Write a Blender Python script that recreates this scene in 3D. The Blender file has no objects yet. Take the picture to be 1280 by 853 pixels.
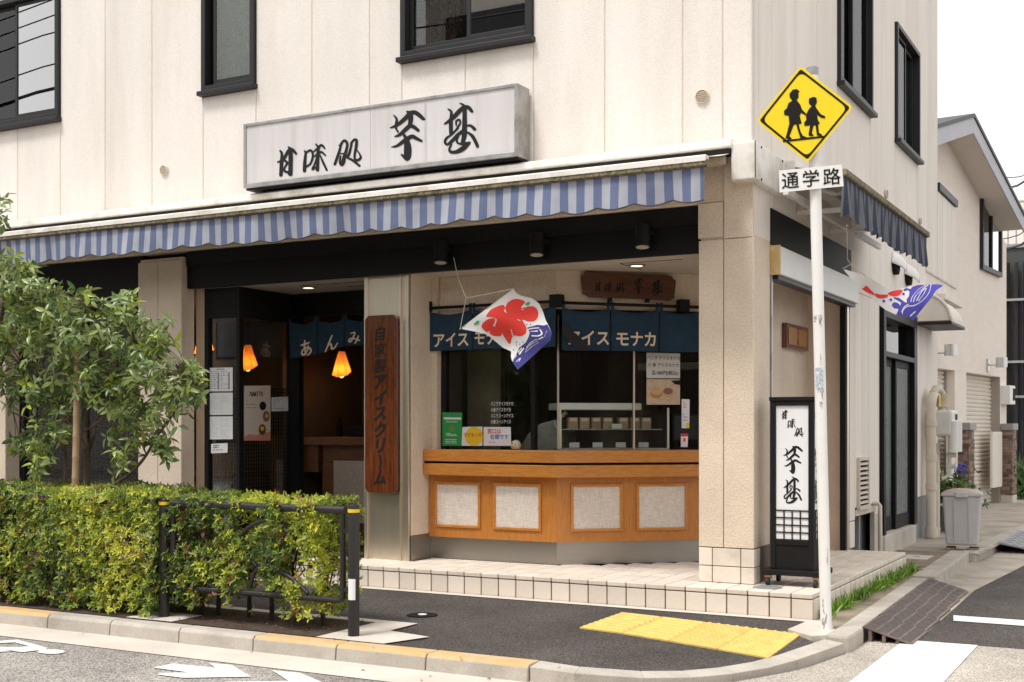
import bpy, bmesh, math, random
import numpy as np
from mathutils import Vector, Matrix
from mathutils.geometry import tessellate_polygon

random.seed(7); RNG = np.random.default_rng(7)
scene = bpy.context.scene
COL = scene.collection
PI = math.pi

# ---------------------------------------------------------------- camera, sky, sun, exposure
FPX, HY, EYE = 1543.0, 534.0, 1.35            # focal length and horizon row in photo pixels, eye height over the pavement
TH = math.atan(838 / FPX); SN, CS = math.sin(TH), math.cos(TH)
cam_d = bpy.data.cameras.new('camera'); cam = bpy.data.objects.new('camera', cam_d); COL.objects.link(cam)
cam.location = (0, 0, EYE); cam.rotation_euler = (PI/2, 0, TH)
cam_d.sensor_width = 36; cam_d.lens = FPX/1280*36; cam_d.shift_y = (HY-426.5)/1280
cam_d.clip_start = 0.05; cam_d.clip_end = 2000
scene.camera = cam

SUN_EL, SUN_AZ = math.radians(62), math.radians(-24)   # azimuth of the sun as seen from the shop front: over the street, a little to the left
world = bpy.data.worlds.new('World'); scene.world = world; world.use_nodes = True
wn, wl = world.node_tree.nodes, world.node_tree.links
wn.clear()
sky = wn.new('ShaderNodeTexSky'); sky.sky_type = 'NISHITA'; sky.sun_disc = False
sky.sun_elevation = SUN_EL; sky.sun_rotation = PI + SUN_AZ*-1; sky.air_density = 1.0; sky.dust_density = 2.0; sky.ozone_density = 1.0
bw = wn.new('ShaderNodeRGBToBW'); wl.new(sky.outputs[0], bw.inputs[0])
mixc = wn.new('ShaderNodeMix'); mixc.data_type = 'RGBA'; mixc.inputs[0].default_value = 0.97      # thick cloud: the blue is gone
wl.new(sky.outputs[0], mixc.inputs[6]); wl.new(bw.outputs[0], mixc.inputs[7])
deck = wn.new('ShaderNodeMix'); deck.data_type = 'RGBA'; deck.inputs[0].default_value = 0.62; deck.inputs[7].default_value = (5.6, 5.55, 5.5, 1)   # even cloud deck over the whole sky
wl.new(mixc.outputs[2], deck.inputs[6])
cl = wn.new('ShaderNodeTexNoise'); cl.inputs['Scale'].default_value = 1.6; cl.inputs['Detail'].default_value = 5
tc = wn.new('ShaderNodeTexCoord'); wl.new(tc.outputs['Generated'], cl.inputs['Vector'])
cr = wn.new('ShaderNodeMapRange'); cr.inputs[3].default_value = 0.95; cr.inputs[4].default_value = 1.05; wl.new(cl.outputs['Fac'], cr.inputs[0])
mul = wn.new('ShaderNodeVectorMath'); mul.operation = 'MULTIPLY'; wl.new(deck.outputs[2], mul.inputs[0]); wl.new(cr.outputs[0], mul.inputs[1])
bg = wn.new('ShaderNodeBackground'); bg.inputs['Strength'].default_value = 0.15
wl.new(mul.outputs[0], bg.inputs['Color'])
wo = wn.new('ShaderNodeOutputWorld'); wl.new(bg.outputs[0], wo.inputs[0])

sun_d = bpy.data.lights.new('sun', 'SUN'); sun = bpy.data.objects.new('sun', sun_d); COL.objects.link(sun)
sun_d.energy = 1.5; sun_d.angle = math.radians(14); sun_d.color = (1.0, 0.97, 0.925)
sd = Vector((math.sin(SUN_AZ)*math.cos(SUN_EL), -math.cos(SUN_AZ)*math.cos(SUN_EL), math.sin(SUN_EL)))   # towards the sun
sun.rotation_euler = sd.to_track_quat('Z', 'Y').to_euler(); sun.location = sd*30
vs = scene.view_settings
vs.view_transform = 'Standard'; vs.look = 'None'; vs.exposure = 0.88; vs.gamma = 1.0; vs.use_curve_mapping = False
scene.cycles.use_denoising = True
scene.cycles.max_bounces = 8; scene.cycles.transparent_max_bounces = 24
scene.cycles.sample_clamp_indirect = 6

# ---------------------------------------------------------------- photo pixel -> point on a plane of the place
def ray(px, py):
    u = (px-640)/FPX
    return Vector((-SN+CS*u, CS+SN*u, -(py-HY)/FPX))
def onY(px, py, Y): r = ray(px, py); return r*(Y/r.y) + Vector((0, 0, EYE))
def onX(px, py, X): r = ray(px, py); return r*(X/r.x) + Vector((0, 0, EYE))
def onZ(px, py, Z): r = ray(px, py); return r*((Z-EYE)/r.z) + Vector((0, 0, EYE))
def onP(px, py, p0, n):
    r = ray(px, py); o = Vector((0, 0, EYE)); return o + r*((Vector(p0)-o).dot(n)/r.dot(n))

# ---------------------------------------------------------------- object helpers
def tag(o, label=None, cat=None, group=None, kind=None):
    if label: o['label'] = label
    if cat: o['category'] = cat
    if group: o['group'] = group
    if kind: o['kind'] = kind
    return o
def thing(name, label, cat, loc=(0, 0, 0), group=None):
    o = bpy.data.objects.new(name, None); COL.objects.link(o); o.location = loc; o.empty_display_size = .1
    return tag(o, label, cat, group)
def wloc(o):
    v = Vector((0, 0, 0))
    while o: v += Vector(o.location); o = o.parent
    return v
def link(name, me, mat, parent=None):
    o = bpy.data.objects.new(name, me); COL.objects.link(o)
    if mat is not None and not me.materials:
        for m in (mat if isinstance(mat, (list, tuple)) else [mat]): me.materials.append(m)
    if parent: o.parent = parent
    return o
class MB:
    """collects shapes given in world coordinates; build() makes ONE mesh object of them"""
    def __init__(s): s.v = []; s.f = []; s.mi = []
    def add(s, vs, fs, mi=0):
        n = len(s.v); s.v += [tuple(v) for v in vs]; s.f += [tuple(i+n for i in f) for f in fs]; s.mi += [mi]*len(fs); return s
    def box(s, x0, x1, y0, y1, z0, z1, mi=0):
        return s.add([(x, y, z) for x in (x0, x1) for y in (y0, y1) for z in (z0, z1)],
                     [(0, 1, 3, 2), (4, 6, 7, 5), (0, 4, 5, 1), (2, 3, 7, 6), (0, 2, 6, 4), (1, 5, 7, 3)], mi)
    def obox(s, c, ax, hx, ay, hy, az, hz, mi=0):
        c = Vector(c); ax = Vector(ax).normalized()*hx; ay = Vector(ay).normalized()*hy; az = Vector(az).normalized()*hz
        return s.add([c+ax*i+ay*j+az*k for i in (-1, 1) for j in (-1, 1) for k in (-1, 1)],
                     [(0, 1, 3, 2), (4, 6, 7, 5), (0, 4, 5, 1), (2, 3, 7, 6), (0, 2, 6, 4), (1, 5, 7, 3)], mi)
    def wallbox(s, p, q, th, z0, z1, mi=0):
        """box standing on the line p-q (xy), thickness th to the left of p->q"""
        p = Vector((p[0], p[1], 0)); q = Vector((q[0], q[1], 0)); d = (q-p).normalized(); n = Vector((-d.y, d.x, 0))*th
        pts = [p, q, q+n, p+n]
        return s.prism([(a.x, a.y) for a in pts], z0, z1, mi)
    def prism(s, poly, z0, z1, mi=0):
        n = len(poly)
        vs = [(x, y, z0) for x, y in poly]+[(x, y, z1) for x, y in poly]
        fs = [tuple(range(n-1, -1, -1)), tuple(range(n, 2*n))]+[(i, (i+1) % n, n+(i+1) % n, n+i) for i in range(n)]
        return s.add(vs, fs, mi)
    def ext(s, pts, vec, mi=0):
        """polygon (3D points) swept along vec"""
        n = len(pts); vec = Vector(vec); pts = [Vector(p) for p in pts]
        return s.add(pts+[p+vec for p in pts], [tuple(range(n-1, -1, -1)), tuple(range(n, 2*n))]+[(i, (i+1) % n, n+(i+1) % n, n+i) for i in range(n)], mi)
    def tube(s, pts, r, n=10, mi=0, cap=True):
        pts = [Vector(p) for p in pts]; m = len(pts)
        rs = list(r) if isinstance(r, (list, tuple)) else [r]*m
        vs = []; prev = None
        for i, p in enumerate(pts):
            d = (pts[min(i+1, m-1)]-pts[max(i-1, 0)]).normalized()
            a = prev if prev is not None else (Vector((0, 0, 1)) if abs(d.z) < .9 else Vector((1, 0, 0)))
            a = (a-d*a.dot(d)).normalized(); b = d.cross(a); prev = a
            vs += [p+(a*math.cos(2*PI*k/n)+b*math.sin(2*PI*k/n))*rs[i] for k in range(n)]
        fs = [(i*n+k, i*n+(k+1) % n, (i+1)*n+(k+1) % n, (i+1)*n+k) for i in range(m-1) for k in range(n)]
        if cap: fs += [tuple(range(n-1, -1, -1)), tuple(range((m-1)*n, m*n))]
        return s.add(vs, fs, mi)
    def lathe(s, c, prof, n=16, mi=0, axis='Z'):
        c = Vector(c); vs = []
        for r, h in prof:
            for k in range(n):
                a = 2*PI*k/n
                v = {'Z': (r*math.cos(a), r*math.sin(a), h), 'Y': (r*math.cos(a), h, r*math.sin(a)), 'X': (h, r*math.cos(a), r*math.sin(a))}[axis]
                vs.append(c+Vector(v))
        m = len(prof)
        fs = [(i*n+k, i*n+(k+1) % n, (i+1)*n+(k+1) % n, (i+1)*n+k) for i in range(m-1) for k in range(n)]
        fs += [tuple(range(n-1, -1, -1)), tuple(range((m-1)*n, m*n))]
        return s.add(vs, fs, mi)
    def grid(s, fn, nu, nv, mi=0):
        vs = [fn(i/nu, j/nv) for j in range(nv+1) for i in range(nu+1)]
        return s.add(vs, [(j*(nu+1)+i, j*(nu+1)+i+1, (j+1)*(nu+1)+i+1, (j+1)*(nu+1)+i) for j in range(nv) for i in range(nu)], mi)
    def build(s, name, mat, parent=None, bevel=0, smooth=False, solid=0, kind=None, label=None, recalc=True):
        me = bpy.data.meshes.new(name); off = wloc(parent)
        me.from_pydata([tuple(Vector(v)-off) for v in s.v], [], s.f)
        if recalc:
            bm = bmesh.new(); bm.from_mesh(me); bmesh.ops.recalc_face_normals(bm, faces=bm.faces); bm.to_mesh(me); bm.free()
        mats = list(mat) if isinstance(mat, (list, tuple)) else [mat]
        for m in mats: me.materials.append(m)
        if len(mats) > 1:
            for p, i in zip(me.polygons, s.mi): p.material_index = i
        if smooth:
            for p in me.polygons: p.use_smooth = True
        o = link(name, me, None, parent)
        if bevel:
            b = o.modifiers.new('bevel', 'BEVEL'); b.width = bevel; b.segments = 2; b.limit_method = 'ANGLE'
        if solid:
            b = o.modifiers.new('thick', 'SOLIDIFY'); b.thickness = solid; b.offset = 0
        if smooth and not solid:
            try:
                bpy.context.view_layer.objects.active = o
            except Exception: pass
        if kind: o['kind'] = kind
        if label: o['label'] = label
        return o
def smooth_by_angle(o, deg=40):
    me = o.data
    bm = bmesh.new(); bm.from_mesh(me); lim = math.radians(deg)
    for e in bm.edges:
        e.smooth = not (len(e.link_faces) == 2 and e.calc_face_angle(0) > lim)
    for f in bm.faces: f.smooth = True
    bm.to_mesh(me); bm.free(); return o

# flat shapes from strokes: union of round brush dabs, cut out along its outline on a grid
def catmull(pts, k=8):
    out = []; n = len(pts); P = [np.array(p, float) for p in pts]
    for i in range(n-1):
        p0, p1, p2, p3 = P[max(i-1, 0)], P[i], P[i+1], P[min(i+2, n-1)]
        for t in np.linspace(0, 1, k, endpoint=False):
            out.append(.5*((2*p1)+(-p0+p2)*t+(2*p0-5*p1+4*p2-p3)*t*t+(-p0+3*p1-3*p2+p3)*t**3))
    out.append(P[-1]); return np.array(out)
def iso_fill(field, xs, ys):
    """triangles of the region field<0 on a grid; returns 2D verts and faces"""
    verts = []; faces = []; idx = {}
    def vid(key, p):
        if key not in idx: idx[key] = len(verts); verts.append(p)
        return idx[key]
    ny, nx = field.shape
    for j in range(ny-1):
        for i in range(nx-1):
            c = [(i, j), (i+1, j), (i+1, j+1), (i, j+1)]; f = [field[b, a] for a, b in c]
            if min(f) >= 0: continue
            poly = []
            for k in range(4):
                (a0, b0), (a1, b1) = c[k], c[(k+1) % 4]; f0, f1 = f[k], f[(k+1) % 4]
                if f0 < 0: poly.append(vid(('g', a0, b0), (xs[a0], ys[b0])))
                if (f0 < 0) != (f1 < 0):
                    t = f0/(f0-f1); e = ('e',)+tuple(sorted([(a0, b0), (a1, b1)]))
                    poly.append(vid(e, (xs[a0]+(xs[a1]-xs[a0])*t, ys[b0]+(ys[b1]-ys[b0])*t)))
            if len(poly) > 2: faces.append(tuple(poly))
    return verts, faces
def brush(strokes, res=2.0, wmul=1.0):
    S = [catmull(s) for s in strokes]; A = np.concatenate(S)
    x0, y0 = (A[:, :2]-A[:, 2:]).min(0)-3; x1, y1 = (A[:, :2]+A[:, 2:]).max(0)+3
    step = max(x1-x0, y1-y0)/110*res/2.0
    xs = np.arange(x0, x1+step, step); ys = np.arange(y0, y1+step, step)
    X, Y = np.meshgrid(xs, ys); D = np.full(X.shape, 1e9)
    for a in A:
        D = np.minimum(D, np.hypot(X-a[0], Y-a[1])-a[2]*.5*wmul)
    return iso_fill(D, xs, ys)
def sheet(name, verts3, faces, mat, parent=None, **k):
    return MB().add(verts3, faces).build(name, mat, parent, recalc=False, **k)
def poly2(pts):
    t = tessellate_polygon([[Vector((p[0], p[1], 0)) for p in pts]]); return [tuple(p) for p in pts], [tuple(x) for x in t]

# lettering
_tc = {}
def text_geo(body, bold=0.0, spacing=1.0, line=1.0, align='CENTER'):
    key = (body, bold, spacing, line, align)
    if key in _tc: return _tc[key]
    cu = bpy.data.curves.new('text', 'FONT'); cu.body = body; cu.size = 1; cu.align_x = align; cu.align_y = 'CENTER'
    cu.offset = bold; cu.resolution_u = 3; cu.space_character = spacing; cu.space_line = line
    o = bpy.data.objects.new('text', cu); COL.objects.link(o)
    me = bpy.data.meshes.new_from_object(o.evaluated_get(bpy.context.evaluated_depsgraph_get()))
    vs = [(v.co.x, v.co.y) for v in me.vertices]; fs = [tuple(p.vertices) for p in me.polygons]
    bpy.data.objects.remove(o); bpy.data.curves.remove(cu); bpy.data.meshes.remove(me)
    _tc[key] = (vs, fs); return vs, fs
def text_on(name, body, size, mat, parent, org, right, up, bold=0.0, lift=.002, spacing=1.0, line=1.0, sx=1.0, align='CENTER', center=True):
    vs, fs = text_geo(body, bold, spacing, line, align)
    if center and vs and align == 'CENTER':
        cx = (min(v[0] for v in vs)+max(v[0] for v in vs))/2; cy = (min(v[1] for v in vs)+max(v[1] for v in vs))/2
    else: cx = cy = 0
    r = Vector(right).normalized(); u = Vector(up).normalized(); n = r.cross(u); org = Vector(org)
    return sheet(name, [org+r*(x-cx)*size*sx+u*(y-cy)*size+n*lift for x, y in vs], fs, mat, parent)
# ---------------------------------------------------------------- materials
def M(name, col, rough=.6, metal=0.0, var=0.0, vscale=6.0, bump=0.0, bscale=80.0, spec=.5, rand=0.0, stretch=(1, 1, 1), fine=0.0, fscale=300.0, dirt=None, dscale=2.0, damt=.5, emit=None, coat=0, detail=4):
    m = bpy.data.materials.new(name); m.use_nodes = True
    N, L = m.node_tree.nodes, m.node_tree.links; b = N['Principled BSDF']
    b.inputs['Roughness'].default_value = rough; b.inputs['Metallic'].default_value = metal; b.inputs['Specular IOR Level'].default_value = spec
    if coat: b.inputs['Coat Weight'].default_value = coat; b.inputs['Coat Roughness'].default_value = .15
    c = (*col, 1); b.inputs['Base Color'].default_value = c
    tcn = N.new('ShaderNodeTexCoord'); mp = N.new('ShaderNodeMapping'); mp.inputs['Scale'].default_value = stretch
    L.new(tcn.outputs['Object'], mp.inputs['Vector'])
    def noise(scale, det=4, rough_=.55, raw=False):
        n = N.new('ShaderNodeTexNoise'); n.inputs['Scale'].default_value = scale; n.inputs['Detail'].default_value = det; n.inputs['Roughness'].default_value = rough_
        L.new(tcn.outputs['Object'] if raw else mp.outputs[0], n.inputs['Vector']); return n
    def mr(src, lo, hi, a=.3, z=.7):
        r = N.new('ShaderNodeMapRange'); r.inputs[1].default_value = a; r.inputs[2].default_value = z; r.inputs[3].default_value = lo; r.inputs[4].default_value = hi
        L.new(src, r.inputs[0]); return r.outputs[0]
    cur = None
    fac = []
    if var: fac.append(mr(noise(vscale, detail).outputs['Fac'], 1-var, 1+var))
    if fine: fac.append(mr(noise(fscale, 2, raw=True).outputs['Fac'], 1-fine, 1+fine))
    if rand:
        oi = N.new('ShaderNodeObjectInfo'); fac.append(mr(oi.outputs['Random'], 1-rand, 1+rand, 0, 1))
    rgb = N.new('ShaderNodeRGB'); rgb.outputs[0].default_value = c; cur = rgb.outputs[0]
    if dirt:
        mx = N.new('ShaderNodeMix'); mx.data_type = 'RGBA'; mx.inputs[7].default_value = (*dirt, 1)
        L.new(mr(noise(dscale, 6, .65).outputs['Fac'], 0, damt, .48, .78), mx.inputs[0]); L.new(cur, mx.inputs[6]); cur = mx.outputs[2]
    for f in fac:
        vm = N.new('ShaderNodeVectorMath'); vm.operation = 'MULTIPLY'; L.new(cur, vm.inputs[0]); L.new(f, vm.inputs[1]); cur = vm.outputs[0]
    if fac or dirt: L.new(cur, b.inputs['Base Color'])
    if bump:
        bp = N.new('ShaderNodeBump'); bp.inputs['Strength'].default_value = min(1, bump); bp.inputs['Distance'].default_value = .004
        L.new(noise(bscale, 3, raw=True).outputs['Fac'], bp.inputs['Height']); L.new(bp.outputs[0], b.inputs['Normal'])
    if emit: b.inputs['Emission Color'].default_value = (*emit[0], 1); b.inputs['Emission Strength'].default_value = emit[1]
    return m
def wood(name, c1, c2, rough=.4, scale=(1, 1, 1), coat=.0, wscale=9):
    m = bpy.data.materials.new(name); m.use_nodes = True; N, L = m.node_tree.nodes, m.node_tree.links; b = N['Principled BSDF']
    t = N.new('ShaderNodeTexCoord'); mp = N.new('ShaderNodeMapping'); mp.inputs['Scale'].default_value = scale; L.new(t.outputs['Object'], mp.inputs[0])
    n1 = N.new('ShaderNodeTexNoise'); n1.inputs['Scale'].default_value = wscale; n1.inputs['Detail'].default_value = 6; n1.inputs['Distortion'].default_value = .6; L.new(mp.outputs[0], n1.inputs['Vector'])
    n2 = N.new('ShaderNodeTexNoise'); n2.inputs['Scale'].default_value = wscale*7; n2.inputs['Detail'].default_value = 3; L.new(mp.outputs[0], n2.inputs['Vector'])
    ad = N.new('ShaderNodeMath'); ad.operation = 'MULTIPLY_ADD'; ad.inputs[1].default_value = .45; L.new(n2.outputs['Fac'], ad.inputs[0]); L.new(n1.outputs['Fac'], ad.inputs[2])
    r = N.new('ShaderNodeValToRGB'); r.color_ramp.elements[0].position = .5; r.color_ramp.elements[1].position = .95
    r.color_ramp.elements[0].color = (*c1, 1); r.color_ramp.elements[1].color = (*c2, 1); L.new(ad.outputs[0], r.inputs[0])
    L.new(r.outputs[0], b.inputs['Base Color']); b.inputs['Roughness'].default_value = rough; b.inputs['Coat Weight'].default_value = coat; b.inputs['Coat Roughness'].default_value = .2
    bp = N.new('ShaderNodeBump'); bp.inputs['Strength'].default_value = .15; bp.inputs['Distance'].default_value = .002; L.new(n2.outputs['Fac'], bp.inputs['Height']); L.new(bp.outputs[0], b.inputs['Normal'])
    return m
def glass(name, tint=(.9, .95, .93), refl=1.0, rough=0.0, body=0.0, bodycol=(.3, .35, .33), ior=1.5):
    m = bpy.data.materials.new(name); m.use_nodes = True; N, L = m.node_tree.nodes, m.node_tree.links; N.clear()
    tr = N.new('ShaderNodeBsdfTransparent'); tr.inputs[0].default_value = (*tint, 1)
    gl = N.new('ShaderNodeBsdfGlossy'); gl.inputs['Roughness'].default_value = rough
    fr = N.new('ShaderNodeFresnel'); fr.inputs[0].default_value = ior
    mu = N.new('ShaderNodeMath'); mu.operation = 'MULTIPLY'; mu.inputs[1].default_value = refl; mu.use_clamp = True; L.new(fr.outputs[0], mu.inputs[0])
    first = tr.outputs[0]
    if body:
        df = N.new('ShaderNodeBsdfDiffuse'); df.inputs[0].default_value = (*bodycol, 1)
        tc_ = N.new('ShaderNodeTexCoord'); wv = N.new('ShaderNodeTexWave'); wv.wave_type = 'BANDS'; wv.bands_direction = 'DIAGONAL'; wv.inputs['Scale'].default_value = 45; wv.inputs['Distortion'].default_value = 9; wv.inputs['Detail Scale'].default_value = 3; L.new(tc_.outputs['Object'], wv.inputs['Vector'])
        mr_ = N.new('ShaderNodeMapRange'); mr_.inputs[3].default_value = .55; mr_.inputs[4].default_value = 1.5; L.new(wv.outputs['Fac'], mr_.inputs[0])
        vm_ = N.new('ShaderNodeVectorMath'); vm_.operation = 'MULTIPLY'; vm_.inputs[0].default_value = bodycol; L.new(mr_.outputs[0], vm_.inputs[1]); L.new(vm_.outputs[0], df.inputs[0])
        bp_ = N.new('ShaderNodeBump'); bp_.inputs['Strength'].default_value = .35; bp_.inputs['Distance'].default_value = .01; L.new(wv.outputs['Fac'], bp_.inputs['Height']); L.new(bp_.outputs[0], gl.inputs['Normal'])
        mb = N.new('ShaderNodeMixShader'); mb.inputs[0].default_value = body; L.new(first, mb.inputs[1]); L.new(df.outputs[0], mb.inputs[2]); first = mb.outputs[0]
    mx = N.new('ShaderNodeMixShader'); L.new(mu.outputs[0], mx.inputs[0]); L.new(first, mx.inputs[1]); L.new(gl.outputs[0], mx.inputs[2])
    o = N.new('ShaderNodeOutputMaterial'); L.new(mx.outputs[0], o.inputs[0]); return m
def steel(name, col=(.55, .53, .5), rough=.28, stretch=(60, 60, 1)):
    m = M(name, col, rough, 1.0, stretch=stretch, var=.06, vscale=3)
    N, L = m.node_tree.nodes, m.node_tree.links; b = N['Principled BSDF']
    n = N.new('ShaderNodeTexNoise'); n.inputs['Scale'].default_value = 8
    mp = [x for x in N if x.type == 'MAPPING'][0]; L.new(mp.outputs[0], n.inputs['Vector'])
    r = N.new('ShaderNodeMapRange'); r.inputs[3].default_value = rough-.08; r.inputs[4].default_value = rough+.12; L.new(n.outputs['Fac'], r.inputs[0]); L.new(r.outputs[0], b.inputs['Roughness'])
    return m
def leafmat(name, transl=.35, rough=.42):
    m = bpy.data.materials.new(name); m.use_nodes = True; N, L = m.node_tree.nodes, m.node_tree.links; b = N['Principled BSDF']
    at = N.new('ShaderNodeAttribute'); at.attribute_name = 'leafcol'; L.new(at.outputs['Color'], b.inputs['Base Color']); b.inputs['Roughness'].default_value = rough
    b.inputs['Specular IOR Level'].default_value = .45
    t = N.new('ShaderNodeBsdfTranslucent'); L.new(at.outputs['Color'], t.inputs[0])
    mx = N.new('ShaderNodeMixShader'); mx.inputs[0].default_value = transl; L.new(b.outputs[0], mx.inputs[1]); L.new(t.outputs[0], mx.inputs[2])
    L.new(mx.outputs[0], N['Material Output'].inputs[0]); return m
def asphalt(name, base, light, dark, scale=170, rough=.9):
    m = bpy.data.materials.new(name); m.use_nodes = True; N, L = m.node_tree.nodes, m.node_tree.links; b = N['Principled BSDF']
    t = N.new('ShaderNodeTexCoord'); v = N.new('ShaderNodeTexVoronoi'); v.inputs['Scale'].default_value = scale; L.new(t.outputs['Object'], v.inputs['Vector'])
    s = N.new('ShaderNodeSeparateColor'); L.new(v.outputs['Color'], s.inputs[0])
    r = N.new('ShaderNodeValToRGB'); e = r.color_ramp.elements; e[0].color = (*dark, 1); e[0].position = .05; e[1].color = (*light, 1); e[1].position = 1
    x = e.new(.45); x.color = (*base, 1); L.new(s.outputs[0], r.inputs[0])
    n = N.new('ShaderNodeTexNoise'); n.inputs['Scale'].default_value = 1.3; n.inputs['Detail'].default_value = 6; n.inputs['Roughness'].default_value = .6; L.new(t.outputs['Object'], n.inputs['Vector'])
    mr = N.new('ShaderNodeMapRange'); mr.inputs[1].default_value = .3; mr.inputs[2].default_value = .7; mr.inputs[3].default_value = .72; mr.inputs[4].default_value = 1.22; L.new(n.outputs['Fac'], mr.inputs[0])
    mu = N.new('ShaderNodeVectorMath'); mu.operation = 'MULTIPLY'; L.new(r.outputs[0], mu.inputs[0]); L.new(mr.outputs[0], mu.inputs[1]); L.new(mu.outputs[0], b.inputs['Base Color'])
    b.inputs['Roughness'].default_value = rough; b.inputs['Specular IOR Level'].default_value = .3
    bp = N.new('ShaderNodeBump'); bp.inputs['Strength'].default_value = .7; bp.inputs['Distance'].default_value = .004; L.new(v.outputs['Distance'], bp.inputs['Height']); L.new(bp.outputs[0], b.inputs['Normal'])
    return m

CREAM = (.755, .70, .645)
m_panel = M('stucco_panel', CREAM, .85, var=.05, vscale=1.5, bump=.7, bscale=75, fine=.07, fscale=95, rand=.03, dirt=(.52, .455, .385), dscale=1.3, damt=.36, stretch=(1.8, 1.8, .28))
m_stucco = M('stucco_pillar', (.70, .585, .465), .88, var=.06, vscale=3, bump=1.0, bscale=70, fine=.17, fscale=110, dirt=(.5, .42, .34), dscale=1.3, damt=.3)
m_joint = M('joint_sealant', (.64, .545, .46), .8, var=.1)
m_siding = M('siding', (.80, .735, .665), .8, var=.05, vscale=2, bump=.3, bscale=160, fine=.05, rand=.03, dirt=(.5, .44, .38), dscale=1.5, damt=.25, stretch=(2, 2, .3))
m_black = M('black_steel', (.008, .008, .009), .45, var=.2, vscale=3, spec=.2)
m_blackmat = M('black_paint', (.010, .0095, .0095), .6, var=.15, spec=.2)
m_frame = M('bronze_aluminium', (.021, .020, .021), .45, .1, var=.08, spec=.35)
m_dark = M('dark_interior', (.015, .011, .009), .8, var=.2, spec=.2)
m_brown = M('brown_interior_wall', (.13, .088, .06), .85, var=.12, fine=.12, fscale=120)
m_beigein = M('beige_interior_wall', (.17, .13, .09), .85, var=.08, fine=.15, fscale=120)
m_ceil = M('white_ceiling_board', (.52, .46, .39), .85, var=.04)
m_woodc = wood('honey_wood', (.44, .155, .028), (.64, .27, .055), .32, (1.2, 1.2, 12), .25)
m_woodp = wood('honey_wood_upright', (.42, .15, .028), (.58, .235, .05), .36, (12, 12, 1.0), .15)
m_woodd = wood('dark_red_wood', (.065, .014, .005), (.175, .044, .013), .22, (9, 9, .8), .6, 6)
m_woodw = wood('aged_brown_wood', (.05, .014, .006), (.14, .045, .016), .4, (1.2, 1.2, 10), .2, 6)
m_woodi = wood('interior_wood', (.16, .06, .022), (.28, .12, .045), .4, (1, 1, 10), .2)
m_linen = None
m_steel = steel('brushed_steel', (.76, .68, .57), .36)
m_steelk = steel('kick_plate_steel', (.42, .40, .37), .34, (1, 1, 60))
m_glass = glass('window_glass', (.96, .98, .97), refl=.35)
m_glassl = glass('eating_room_glass', (.95, .97, .96), refl=.12)
m_glassd = glass('dark_window_glass', (.8, .81, .81), 1.2)
m_glasss = glass('side_window_glass', (.2, .2, .2), .7)
m_glassm = glass('reflective_window_glass', (.4, .42, .43), 9.0)
m_glassf = glass('frosted_glass', (.3, .33, .32), 1.5, .25, .55, (.20, .22, .20))
m_glassg = glass('green_frosted_glass', (.2, .25, .23), 1.3, .08, .6, (.10, .14, .125))
m_ink = M('black_lettering', (.014, .014, .015), .6, spec=.2)
m_white = M('white_paint', (.80, .79, .77), .45, var=.03)
m_whited = M('weathered_white_metal', (.80, .765, .71), .45, var=.05, vscale=4, dirt=(.30, .22, .13), dscale=3.2, damt=.75)
m_dirtybar = M('mouldy_awning_bar', (.20, .165, .10), .85, dirt=(.025, .02, .011), dscale=16, damt=1.0, var=.6, vscale=45)
m_signface = M('sign_face_acrylic', (.60, .575, .575), .3, var=.03, vscale=2, stretch=(9, 9, .5), dirt=(.38, .34, .31), dscale=.9, damt=.5)
m_alu = M('aluminium_frame', (.42, .41, .40), .4, .7, var=.12, vscale=8, dirt=(.12, .1, .08), dscale=6, damt=.6)
m_paper = M('white_paper', (.78, .77, .78), .7, var=.03)
m_grey = M('grey_print', (.3, .3, .32), .7)
m_ltgrey = M('light_grey_print', (.55, .55, .57), .7)
m_red = M('red_print', (.72, .03, .03), .6)
m_green = M('green_print', (.02, .30, .07), .5)
m_yellow = M('yellow_print', (.80, .55, .02), .5)
m_blue = M('blue_print', (.04, .12, .45), .6)
m_pink = M('salmon_print', (.62, .24, .18), .6)
m_navy = M('noren_indigo', (.014, .040, .072), .95, var=.15, vscale=14, fine=.2, fscale=500)
m_navyback = M('noren_back', (.03, .025, .025), .95)
m_letter = M('noren_lettering', (.80, .64, .47), .9)
m_cloth = M('white_cotton', (.80, .78, .77), .9, var=.03)
m_kred = M('kite_red_dye', (.80, .055, .04), .9)
m_kblue = M('kite_navy_dye', (.045, .04, .20), .9, var=.08)
m_kblue2 = M('kite_blue_dye', (.085, .075, .42), .9, var=.08)
m_kgreen = M('kite_green_dye', (.06, .45, .12), .9)
m_string = M('white_string', (.62, .56, .48), .9)
m_tile = M('cream_tile', (.75, .66, .565), .55, var=.08, vscale=7, rand=.09, dirt=(.36, .28, .21), dscale=4, damt=.5, fine=.05)
m_grout = M('tile_grout', (.13, .095, .068), .9, var=.2)
m_kerb = M('concrete_kerb', (.46, .415, .36), .9, var=.1, vscale=5, bump=.5, bscale=120, fine=.14, fscale=150, dirt=(.2, .17, .13), dscale=3, damt=.45, rand=.05)
m_kerbp = M('orange_kerb_paint', (.60, .38, .17), .8, var=.1, vscale=9, dirt=(.48, .42, .35), dscale=7, damt=1.0, fine=.1)
m_conc = M('pale_concrete', (.60, .54, .47), .9, var=.09, vscale=3, bump=.3, bscale=120, fine=.1, fscale=170, dirt=(.3, .26, .2), dscale=1.6, damt=.35)
m_concm = M('stained_concrete', (.42, .37, .31), .95, var=.16, vscale=2.5, bump=.4, fine=.14, fscale=140, dirt=(.17, .145, .10), dscale=1.8, damt=.8)
m_concd = M('mossy_concrete', (.26, .21, .15), .95, var=.25, vscale=5, bump=.5, fine=.2, fscale=140, dirt=(.09, .085, .03), dscale=3, damt=.8)
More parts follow.
